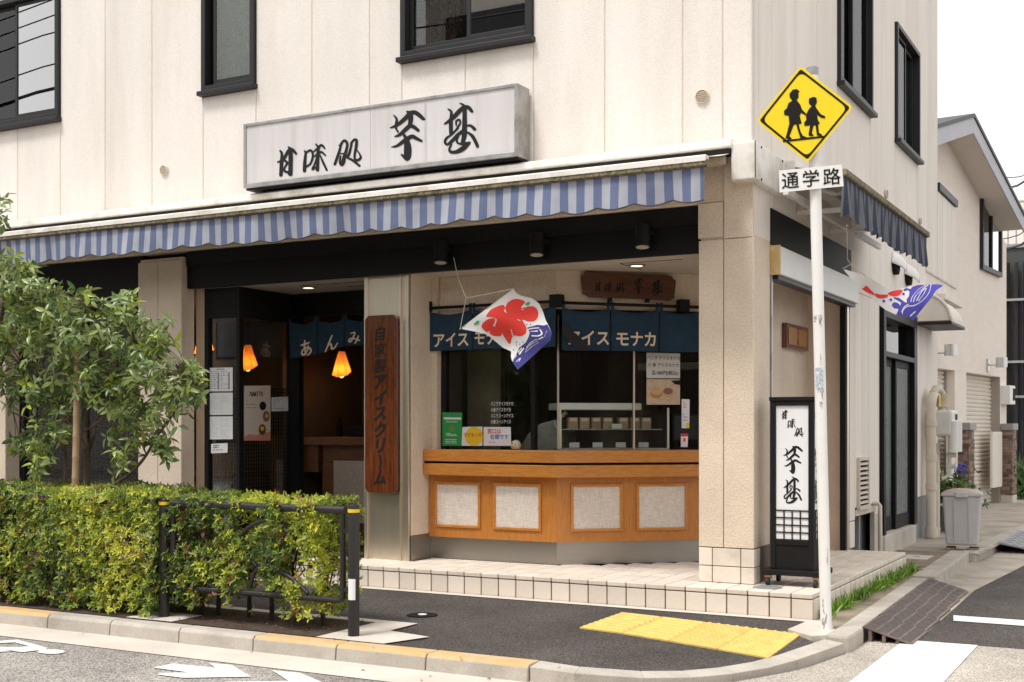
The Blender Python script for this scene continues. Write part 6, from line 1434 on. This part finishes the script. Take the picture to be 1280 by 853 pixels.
ctr = np.array(ctr); ctr[:, 2] = np.maximum(ctr[:, 2], .95)
for c in ctr:
    j = np.argmin(((tips-c)**2).sum(1)); s0_ = tips[j]
    if np.linalg.norm(s0_-c) < .55:
        md = (s0_+c)/2+np.array([0, 0, .03]); tw.tube([tuple(s0_), tuple(md), tuple(c)], [.0045, .003, .0018], 5)
tw.build('twigs', m_bark, tr, kind='stuff')
out = []
for dz in (0, .03, .055):
    kk = len(ctr); A = np.stack([RNG.normal(0, .5, kk), RNG.normal(-.3, .5, kk), RNG.normal(.45, .35, kk)], 1)
    def tcol(P):
        k = len(P); t = np.clip(RNG.normal(.40, .28, k), 0, 1)[:, None]; c = np.array([.075, .135, .034])*(1-t)+np.array([.36, .43, .14])*t
        yb = RNG.random(k)[:, None] < .10; return np.where(yb, np.array([.30, .36, .03]), c)
    o_ = rosettes(ctr+unit(A)*dz+RNG.normal(0, .02, (kk, 3)), A, 4, .058, .10, .38, 1.25, tcol)
    o_[1] = o_[1]+np.array([0, 0, -.25]); out.append(o_)
leaf_mesh('foliage', *[np.concatenate([o_[j] for o_ in out]) for j in range(6)], tr, leafmat('glossy_leaf', .25, .30), .22, .22)
sk = thing('tree_stake', 'pale bamboo stake standing among the stems of the small tree', 'stake', (-7.7, 6.75, 0))
a = onY(91, 640, 6.72); b = onY(97.5, 440, 6.72)
m = MB(); pts = []; rr = []
for k in range(13):
    f = k/12; p = Vector((a.x, 6.72, 0)).lerp(Vector((b.x, 6.72, b.z)), f)
    for dz, r in ((-.012, .026), (0, .029), (.012, .026)): pts.append(p+Vector((0, 0, dz))); rr.append(r)
m.tube(pts, rr, 12); m.build('cane', m_bamboo, sk, smooth=True)

# ---------------------------------------------------------------- weeds along the step, potted hydrangea, long leaved plant
wd = thing('weeds', 'bright green weeds growing along the foot of the tiled step', 'weeds', (-2.2, 10, 0)); wd['kind'] = 'stuff'
k = 900; yy = RNG.uniform(8.75, 11.95, k); keep = field(np.stack([yy*2, yy*0, yy*0], 1), 3, 8) > -.4; yy = yy[keep]; k = len(yy)
P = np.stack([SX+.012+np.abs(RNG.normal(0, .04, k)), yy, np.full(k, -.002)], 1); D = np.stack([RNG.normal(.35, .45, k), RNG.normal(0, .5, k), RNG.uniform(.5, 1.4, k)], 1)
leaf_mesh('blades', P, D, np.stack([RNG.normal(.6, .5, k), RNG.normal(0, .5, k), RNG.normal(.3, .3, k)], 1), RNG.uniform(.05, .13, k), RNG.uniform(.010, .022, k), np.array([.17, .30, .03])*RNG.uniform(.5, 1.5, (k, 1)), wd, None, .1, .5)
def leafy(parent, c, rad, hgt, n, l, col, seed):
    P = np.array(c)+np.stack([RNG.normal(0, rad*.45, n), RNG.normal(0, rad*.45, n), np.abs(RNG.normal(hgt*.5, hgt*.3, n))], 1); A = unit(P-np.array(c)+np.array([0, 0, .15]))
    return leaf_mesh('foliage', *rosettes(P, A, 5, l*.7, l*1.2, .5, 1.1, lambda q: np.array(col)*RNG.uniform(.5, 1.5, (len(q), 1))), parent)
hp = Vector((-2.62, 16.9, 0))
hy = thing('hydrangea', 'potted hydrangea with one blue flower head behind the grey bin', 'plant', tuple(hp))
m = MB(); m.lathe(hp, [(.16, .0), (.22, .30), (.24, .32), (.20, .31)], 18); m.build('pot', m_slab, hy)
leafy(hy, hp+Vector((0, 0, .34)), .36, .36, 150, .07, (.09, .17, .035), 1)
def flower(c, mat, n=70, r=.085):
    m = MB()
    for q in range(n):
        d = Vector(RNG.normal(size=3)).normalized(); p = Vector(c)+d*r*RNG.uniform(.8, 1.05); u = d.orthogonal().normalized(); v = d.cross(u); s = .017
        m.add([p+u*s, p+v*s, p-u*s, p-v*s], [(0, 1, 2, 3)])
    m.build('flower_head', mat, hy)
p = onX(1179.5, 593, -2.45); flower((-2.52, 16.75, .82), M('blue_petal', (.10, .10, .50), .8), r=.09)
m_pp = M('pale_petal', (.62, .58, .45), .8)
for k in range(8): q = hp+Vector((RNG.normal(0, .16), RNG.normal(-.2, .15), RNG.uniform(.35, .75))); flower(q, m_pp, 8, .025)
m = MB(); m.tube([hp+Vector((0, 0, .3)), (-2.52, 16.75, .80)], .008, 6); m.build('stem', m_bark, hy)

# ---------------------------------------------------------------- grey bin, gas meter, drain pipes
bn = thing('waste_bin', 'grey plastic bin with tied pinkish lid standing on bricks by the alley', 'bin', (-2.13, 14.35, 0))
bc = Vector((-2.14, 14.38, .035)); rot = .10; bu = Vector((math.cos(rot), math.sin(rot), 0)); bv = Vector((-math.sin(rot), math.cos(rot), 0))
def bp(x, y, z): return bc+bu*x+bv*y+Vector((0, 0, z))
def tap(m, w0, d0, w1, d1, z0, z1): m.add([bp(sx_*w, sy_*d, z) for z, w, d in ((z0, w0, d0), (z1, w1, d1)) for sx_, sy_ in ((-1, -1), (1, -1), (1, 1), (-1, 1))], [(3, 2, 1, 0), (4, 5, 6, 7)]+[(i, (i+1) % 4, 4+(i+1) % 4, 4+i) for i in range(4)])
m = MB(); tap(m, .165, .15, .198, .18, .02, .56); m.build('body', m_bin, bn, bevel=.02)
m = MB(); tap(m, .21, .192, .212, .194, .555, .59); m.build('rim', m_bin, bn, bevel=.008)
for x in (-.075, .075): m = MB(); m.obox(bp(x, -.168, .30), bu, .005, Vector((0, -.055, 1)), .22, bv, .008); m.build('rib', m_bin, bn)
m = MB(); m.obox(bp(0, -.20, .575), bu, .062, bv, .016, Vector((0, 0, 1)), .03); m.build('handle', m_bin, bn, bevel=.006)
m = MB(); m.grid(lambda u, v: bp((u-.5)*.41, (v-.5)*.375, .592+.045*(1-abs(2*u-1)**3)*(1-abs(2*v-1)**3)), 12, 12); m.build('lid', M('pinkish_lid', (.46, .33, .30), .5, var=.15, vscale=5, dirt=(.6, .56, .52), dscale=4, damt=.8), bn, smooth=True)
for x, y, lab in ((-.12, -.1, 'a'), (.12, -.1, 'b'), (.12, .1, 'c'), (-.12, .1, 'd')):
    m = MB(); c_ = bp(x, y, -.005); m.obox((c_.x, c_.y, -.03 if c_.x > -1.9 else .003), bu, .05, bv, .03, (0, 0, 1), .017)
    tag(m.build('brick', m_stone, bevel=.004), 'mossy brick under the grey bin', 'brick', 'bricks under the grey bin')
def pipe(name, label, pts, r, cat='pipe', collars=(), mat=None):
    t = thing(name, label, cat, tuple(pts[0])); m = MB(); m.tube(pts, r, 14); smooth_by_angle(m.build('tube', mat or m_pvc, t))
    for c_, d, rr in collars: m = MB(); d = Vector(d); m.tube([Vector(c_)-d, Vector(c_)+d], rr, 14); smooth_by_angle(m.build('collar', mat or m_pvc, t))
    return t
PX, PY = -2.70, 15.72
pipe('drain_pipe', 'thick ivory drain pipe with collars beside the dark side door', [(PX, PY, -.02), (PX, PY, 1.62), (PX, PY+.03, 1.70), (PX, PY+.12, 1.74), (PX, PY+.3, 1.74)], .06, collars=[((PX, PY, z), (0, 0, .04), .07) for z in (.62, .98, 1.40)]+[((PX, PY, .06), (0, 0, .06), .075)])
pipe('drain_pipe', 'thinner ivory pipe standing beside the thick drain pipe', [(PX+.02, PY+.26, -.02), (PX+.02, PY+.26, 1.15)], .038, collars=[((PX+.02, PY+.26, .8), (0, 0, .03), .046)])
pipe('drain_pipe', 'short white bent pipe coming out of the wall below the louvre vent', [(WX-.02, 12.98, .56), (WX+.06, 12.98, .56), (WX+.075, 12.98, .54), (WX+.085, 12.95, TOP-.16)], .022, mat=m_pvc)
gm = thing('gas_meter', 'pale grey gas meter with yellow tag hung on the ivory pipes', 'gas meter', (PX+.1, 16.35, 1.3))
MB().box(PX-.02, PX+.22, 15.86, 16.34, 1.24, 1.56).build('body', m_meter, gm, bevel=.03)
for y in (15.92, 16.04, 16.18, 16.29): m = MB(); m.tube([(PX+.22, y, 1.04), (PX+.22, y, 1.42)], .055, 12); smooth_by_angle(m.build('diaphragm', m_meter, gm))
m = MB(); m.tube([(PX+.06, 16.1, 1.55), (PX+.06, 16.1, 1.76), (PX+.04, 16.02, 1.82), (PX+.02, 15.9, 1.82), (PX, 15.84, 1.76)], .05, 14); smooth_by_angle(m.build('inlet_pipe', m_pvc, gm))
m = MB(); m.tube([(PX+.06, 16.1, 1.60), (PX+.06, 16.1, 1.76)], .08, 14); smooth_by_angle(m.build('valve', M('aged_pvc', (.55, .46, .33), .6, var=.15), gm))
m = MB(); m.tube([(PX+.14, 16.2, 1.24), (PX+.14, 16.2, .75), (PX+.05, 16.2, .7)], .026, 10); smooth_by_angle(m.build('outlet_pipe', m_meter, gm))
for z in (.86, 1.0): m = MB(); m.tube([(PX+.10, 16.2, z), (PX+.22, 16.2, z)], .03, 10); smooth_by_angle(m.build('fitting', m_meter, gm))
MB().box(PX+.07, PX+.075, 15.85, 15.93, 1.60, 1.74).build('tag', m_yellow, gm)
MB().box(PX+.225, PX+.23, 16.1, 16.22, 1.44, 1.51).build('dial', m_ink, gm)

# ---------------------------------------------------------------- neighbouring house along the alley
NT = Vector((.0958, .9954, 0)); NNv = Vector((.9954, -.0958, 0)); N0 = Vector((-3.124, 21.4, 0))
def nb(t, o, z): return N0+NT*t+NNv*o+Vector((0, 0, z))
def onN(px, py, o=0.0):
    p = onP(px, py, N0+NNv*o, NNv); return (p-N0).dot(NT), p.z
nh = thing('neighbour_house', 'beige two storey house with gable roof and roller shutters along the alley', 'house', tuple(nb(0, -2, 0)))
def nbox(nm, t0, t1, o0, o1, z0, z1, mat, par=None, **k):
    m = MB(); m.prism([(p.x, p.y) for p in (nb(t0, o1, 0), nb(t1, o1, 0), nb(t1, o0, 0), nb(t0, o0, 0))], z0, z1); return m.build(nm, mat, par or nh, **k)
tE = onN(1258, 500)[0]; tS = -4.3; a1 = onN(1163, 470)[0]; b1 = onN(1194.5, 470)[0]; a2 = onN(1207.8, 470)[0]; b2 = onN(1250, 470)[0]; zs = onN(1207.8, 465.3)[1]
tp_, zp = onN(1217, 150, .45); te, ze = onN(1279, 272, .45); sl = (zp-ze)/(te-tp_); tp_ = tp_; 
zw = lambda t: zp-abs(t-tp_)*sl-.12
wt = MB()
def gable(t0, t1, z0, o0=-.25, o1=0):
    ts = sorted({t0, t1} | ({tp_} if t0 < tp_ < t1 else set())); n = len(ts)
    pts = [nb(t0, o1, z0), nb(t1, o1, z0)]+[nb(t, o1, zw(t)) for t in reversed(ts)]; wt.ext(pts, -NNv*.25)
gable(tS, tE, zs); wt.build('wall', m_neigh, nh)
for i, (x, y) in enumerate(((tS, max(a1, tS+.01)), (b1, a2), (b2, tE))):
    if y > x+.02: nbox('wall', x, y, -.25, 0, -.05, zs-.001, m_neigh)
nbox('end_wall', tE-.25, tE, -7, -.25, -.05, 5.2, m_neigh)
for a_, b_, s1_ in ((max(a1, tS), b1, onN(1181, 500, -.15)[0]), (a2, b2, onN(1240, 500, -.15)[0])):
    nbox('reveal', s1_+.021, b_+.0, -.22, -.001, -.05, zs-.002, m_neigh)
    m = MB(); n = 32; prof = []
    for k in range(n):
        z = -.02+(zs+.02)*k/n; h = (zs+.02)/n; prof += [(-.18, z), (-.155, z+h*.25), (-.15, z+h*.6), (-.18, z+h*.97)]
    m.add([nb(t, o, z) for t in (a_, s1_) for o, z in prof], [(k, k+1, len(prof)+k+1, len(prof)+k) for k in range(len(prof)-1)]); m.build('roller_shutter', m_shutter, nh)
    nbox('shutter_rail', s1_-.03, s1_+.02, -.20, -.13, -.02, zs, m_alu)
nbox('shutter_recess_back', tS, tE-.26, -1.0, -.92, -.05, zs+.1, m_dark)
# gable roof
for sgn_ in (1, -1):
    L_ = (te-tp_)+.12
    def rf(d, o, dz): return nb(tp_+sgn_*d, o, zp-d*sl+dz)
    m = MB(); m.add([rf(0, .47, .10), rf(L_, .47, .10), rf(L_, -7, .10), rf(0, -7, .10), rf(0, .47, .04), rf(L_, .47, .04), rf(L_, -7, .04), rf(0, -7, .04)], [(0, 1, 2, 3), (4, 7, 6, 5), (0, 4, 5, 1), (1, 5, 6, 2), (2, 6, 7, 3), (3, 7, 4, 0)]); m.build('roof', m_frame, nh)
    m = MB(); m.add([rf(0, .45, .038), rf(L_, .45, .038), rf(L_, .42, .038), rf(0, .42, .038), rf(0, .45, -.20), rf(L_, .45, -.20), rf(L_, .42, -.20), rf(0, .42, -.20)], [(0, 1, 2, 3), (4, 7, 6, 5), (0, 4, 5, 1), (1, 5, 6, 2), (2, 6, 7, 3), (3, 7, 4, 0)]); m.build('fascia', m_fascia, nh)
    m = MB(); m.add([rf(0, .42, -.16), rf(L_, .42, -.16), rf(L_, -.02, -.16), rf(0, -.02, -.16), rf(0, .42, -.13), rf(L_, .42, -.13), rf(L_, -.02, -.13), rf(0, -.02, -.13)], [(0, 1, 2, 3), (4, 7, 6, 5), (0, 4, 5, 1), (1, 5, 6, 2), (2, 6, 7, 3), (3, 7, 4, 0)]); m.build('soffit', m_soffit, nh)
(wa, wz1), (wb_, wz0) = onN(1224.5, 241), onN(1249, 347); wz0 -= .0
t_, zt_ = onN(1249, 257.5); zt_ = (zt_+onN(1224.5, 241)[1])/2; zb_ = (onN(1225, 336)[1]+onN(1249, 348)[1])/2
w_ = MB()
for t0, t1, z0, z1 in ((wa, wa+.07, zb_, zt_), (wb_-.07, wb_, zb_, zt_), (wa+.07, wb_-.07, zb_, zb_+.08), (wa+.07, wb_-.07, zt_-.07, zt_)):
    w_.prism([(p.x, p.y) for p in (nb(t0, .06, 0), nb(t1, .06, 0), nb(t1, .002, 0), nb(t0, .002, 0))], z0, z1)
wo_ = w_.build('window', m_frame, nh); mid = (wa+wb_)/2
nbox('pane', wa+.07, mid, .015, .02, zb_+.08, zt_-.07, m_glassd, wo_); nbox('mullion', mid-.03, mid+.03, .022, .05, zb_+.08, zt_-.07, m_frame, wo_)
m_mirror = glass('sky_reflecting_glass', (.4, .42, .43), 9.0)
nbox('pane', mid+.03, wb_-.07, .025, .03, zb_+.08, zt_-.07, m_mirror, wo_); nbox('blind', wa+.07, wb_-.07, .003, .008, zb_+.08, zt_-.07, M('window_dark_lining', (.05, .055, .06), .6), wo_)
for px, py in ((1198, 168), (1207, 174)):
    t0, z0 = onN(px, py); m = MB(); c_ = nb(t0, 0, z0); m.grid(lambda u, v: c_+NT*(-.13*math.cos(PI*u))*math.cos(v*1.2)+NNv*(.16*math.sin(v*1.4))+Vector((0, 0, .13*math.sin(PI*u)*math.cos(v*1.0)-.10*v)), 10, 6); m.build('vent_hood', m_pvc, nh, smooth=True, solid=.01)
for px, py in ((1168, 441), (1234, 456)):
    t0, z0 = onN(px, py); wlp = thing('wall_lamp', 'small silver wall lamp above a roller shutter of the neighbouring house', 'wall lamp', tuple(nb(t0, .05, z0)), 'silver wall lamps on the neighbouring house')
    m = MB(); m.prism([(p.x, p.y) for p in (nb(t0-.05, .03, 0), nb(t0+.05, .03, 0), nb(t0+.05, 0.002, 0), nb(t0-.05, .002, 0))], z0-.12, z0+.10); m.build('back_plate', m_lampw, wlp, bevel=.005)
    c_ = nb(t0+.08, .22, z0-.05); m = MB(); m.tube([c_, c_+Vector((0, 0, .17))], .095, 14); smooth_by_angle(m.build('shade', m_lampw, wlp)); m = MB(); m.tube([nb(t0, .03, z0), c_+Vector((0, 0, .05))], .02, 8); m.build('arm', m_lampw, wlp)
t0, z0 = onN(1261, 494, .1); ib = thing('intercom_box', 'white letter box with dark screen at the end of the neighbouring house', 'letter box', tuple(nb(tE-.1, .1, z0)))
nbox('box', tE-.45, tE-.02, .002, .16, z0-.17, z0+.17, m_white, ib, bevel=.01); nbox('screen', tE-.22, tE-.06, .161, .168, z0-.10, z0+.12, m_dark, ib)
# cream panels and stone faced gate pillars
def stone_pillar(px0, px1, label, o0):
    t0 = onN(px0, 600, o0)[0]; w = .34; DD = .19; zt0 = onN(px0, 538, o0)[1]
    t = thing('gate_pillar', label, 'pillar', tuple(nb(t0, o0, 0)), 'stone faced gate pillars of the neighbouring house')
    def pb(nm, a, b, c, d, z0, z1, mat, **k):
        m = MB(); m.prism([(p.x, p.y) for p in (nb(t0+a, o0+d, 0), nb(t0+b, o0+d, 0), nb(t0+b, o0+c, 0), nb(t0+a, o0+c, 0))], z0, z1); return m.build(nm, mat, t, **k)
    pb('core', .012, w-.012, -DD, -.012, .12, zt0, m_grout); pb('footing', -.01, w+.01, -DD, .01, -.05, .12, m_conc); pb('cap', -.03, w+.03, -DD, .03, zt0, zt0+.12, m_slab, bevel=.01)
    r = random.Random(int(px0)); z = .122
    while z < zt0-.03:
        h = min(r.uniform(.035, .065), zt0-z)
        a = 0.0
        while a < w-.03:
            b = min(w, a+r.uniform(.09, .2)); e = r.uniform(0, .016); pb('stone', a, b-.004, -.014, e, z, z+h-.004, m_stone); a = b
        a = -DD
        while a < -.03:
            b = min(0, a+r.uniform(.09, .2)); e = r.uniform(0, .014); pb('stone', -e, .014, a, b-.004, z, z+h-.004, m_stone); a = b
        z += h
    return t
stone_pillar(1211, 1211, 'stone faced gate pillar with dark cap between the two roller shutters', .20)
stone_pillar(1265, 1266, 'stone faced gate pillar with dark cap beside the letter box', .20)
for pa, pb_ in ((1186.5, 1197.5), (1241, 1253)):
    t0 = onN(pa, 600, .06)[0]; t1 = onN(pb_, 600, .06)[0]; nbox('gate_panel', t0, t1, .012, .06, .28, onN(pa, 540, .06)[1], m_shutter, bevel=.01)
# plant with long leaves beyond
lp = onZ(1272, 622, 0); ll = thing('strap_leaf_plant', 'large dark green plant with long arching leaves beyond the last pillar', 'plant', tuple(lp))
k = 110; D = np.stack([RNG.normal(0, .6, k), RNG.normal(-.2, .6, k), RNG.uniform(.5, 1.4, k)], 1); P = np.array(lp)+np.stack([RNG.normal(.1, .18, k), RNG.normal(0, .18, k), np.zeros(k)], 1)
leaf_mesh('leaves', P, D, np.stack([RNG.normal(0, .6, k), RNG.normal(-.6, .5, k), np.full(k, .5)], 1), RNG.uniform(.5, 1.05, k), RNG.uniform(.06, .10, k), np.array([.06, .14, .03])*RNG.uniform(.5, 1.6, (k, 1)), ll, None, .15, .6)
# dark slatted building at the end
fb = thing('slatted_building', 'dark building with vertical slats and railings at the far end of the alley', 'building', (-3.6, 34, 0))
MB().box(-9, -2.0, 34.4, 40, -.1, 6.0).build('wall', M('charcoal_wall', (.055, .055, .06), .7, var=.1), fb)
r = random.Random(4)
for k in range(16): x = -5.0+k*.20; MB().box(x, x+.07, 34.2, 34.3, .3, 5.6).build('slat', m_dark if k % 3 else m_frame, fb)
for z in (2.1, 3.0, 4.6): MB().box(-6, -2.0, 34.1, 34.19, z, z+.06).build('rail', m_alu, fb)
MB().box(-3.32, -3.0, 33.2, 33.5, -.1, 6.05).build('post', m_slab, fb)
for k in range(9): x = -4.6+k*.2; MB().tube([(x, 34.5, 6.0), (x, 34.5, 7.2)], .02, 6).build('roof_railing', m_alu, fb)
MB().box(-4.7, -2.0, 34.48, 34.52, 7.18, 7.24).build('roof_railing', m_alu, fb); MB().box(-5, -2.0, 34.35, 36, 6.0, 6.1).build('roof', m_slab, fb)
MB().box(-5.2, -1.8, 37, 37.3, 6.1, 7.6).build('rear_wall', m_neigh, fb)
for i, (p0, p1) in enumerate((((1262, 222), (1300, 204)), ((1255, 236), (1300, 211)), ((1258, 298), (1300, 272)), ((1262, 310), (1300, 285)))):
    a = onY(*p0, 30); b = onY(*p1, 26); q = [a.lerp(b, f)+Vector((0, 0, -.1*math.sin(PI*f))) for f in np.linspace(-1.2, 3, 14)]
    o = MB(); o.tube(q, .012 if i % 2 == 0 else .025, 6); tag(o.build('overhead_cable', m_black), 'thin overhead cable above the end of the alley', 'cable', 'overhead cables above the alley')

# ---------------------------------------------------------------- across the street (seen mirrored in the glass)
ob = thing('apartment_building', 'tan three storey building across the street mirrored in the shop glass', 'building', (-8, -10, 0))
m_ob = M('tan_render', (.30, .22, .17), .85, var=.08)
MB().box(-26, -1.5, -14, -9, RZ, 5.6).build('wall', m_ob, ob); MB().box(-26.3, -1.2, -14.2, -8.8, 5.6, 5.85).build('roof', m_slab, ob)
for x in np.arange(-24.5, -3, 2.6):
    for z in (.9, 3.3): w = MB().box(x, x+1.5, -9.02, -8.96, z, z+1.3).build('window', m_frame, ob); MB().box(x+.06, x+1.44, -8.955, -8.95, z+.06, z+1.24).build('pane', M('mirrored_pane', (.10, .11, .12), .1), w)
ob2 = thing('apartment_building', 'brown two storey building across the street beside the tan one', 'building', (6, -10, 0))
MB().box(-1.0, 40, -15, -9.5, RZ, 7.0).build('wall', M('brown_render', (.16, .11, .085), .85), ob2); MB().box(-1.2, 40.2, -15.2, -9.3, 7.0, 7.2).build('roof', m_slab, ob2)
for x in np.arange(-.2, 13, 2.4): MB().box(x, x+1.4, -9.5, -9.44, 2.9, 4.2).build('window', m_frame, ob2)
def copy_tree(o, parent=None):
    c = o.copy(); COL.objects.link(c); c.parent = parent
    for ch in o.children: copy_tree(ch, c)
    return c
for x, y, rz, sc_ in ((-12.5, -6.0, 2.2, 1.7), (-9.0, -6.4, .6, 1.5), (-16.5, -6.2, 1.1, 1.8), (-5.2, -6.3, 3.9, 1.4)):
    c = copy_tree(tr); c.location = (x, y, RZ); c.rotation_euler = (0, 0, rz); c.scale = (sc_,)*3; c['label'] = 'street tree on the far pavement mirrored in the shop glass'; c['group'] = 'street trees across the road'

ob3 = thing('apartment_building', 'tall pale apartment tower behind the tan building across the street', 'building', (-17, -16, 0))
MB().box(-21, -13, -20, -15, RZ, 15.0).build('wall', M('pale_render', (.50, .47, .42), .85, var=.06), ob3); MB().box(-21.3, -12.7, -20.2, -14.8, 15.0, 15.3).build('roof', m_slab, ob3)
for z in (6.5, 9.2, 11.9): MB().box(-20.6, -13.4, -14.99, -13.9, z, z+1.05).build('balcony', m_white, ob3); MB().box(-20.2, -13.8, -14.995, -14.9, z+1.1, z+2.2).build('window', m_frame, ob3)
ob4 = thing('apartment_building', 'grey block with dark roof edge across the street beyond the trees', 'building', (-36, -14, 0))
MB().box(-48, -27.5, -20, -11, RZ, 9.4).build('wall', M('grey_render', (.42, .41, .40), .85, var=.06), ob4); MB().box(-48.4, -27.1, -20.2, -10.6, 9.4, 10.2).build('roof', m_black, ob4)
up = thing('utility_pole', 'grey concrete utility pole across the street carrying the cables', 'utility pole', (-24.5, -4, RZ))
m = MB(); m.tube([(-24.5, -4, RZ), (-24.5, -4, 13.5)], [.17, .11], 14); smooth_by_angle(m.build('pole', m_conc, up)); MB().box(-24.6, -24.4, -5.1, -2.9, 12.2, 12.32).build('cross_arm', m_slab, up); MB().tube([(-24.2, -4.1, 10.2), (-24.2, -4.1, 11.2)], .26, 14).build('transformer', m_slab, up)
for k, (y, z) in enumerate(((-5.0, 12.4), (-4.3, 12.4), (-3.0, 12.4), (-4.0, 11.4), (-4.0, 10.6), (-3.8, 9.9), (-4.0, 9.2))):
    q = [(x, y, z-.9*math.sin(PI*((x+24.5) % 28)/28)) for x in np.linspace(-52.5, 31.5, 60)]; o = MB(); o.tube(q, .02 if k < 5 else .045, 6)
    tag(o.build('overhead_cable', m_black), 'overhead cable strung along the far side of the street', 'cable', 'overhead cables across the street')
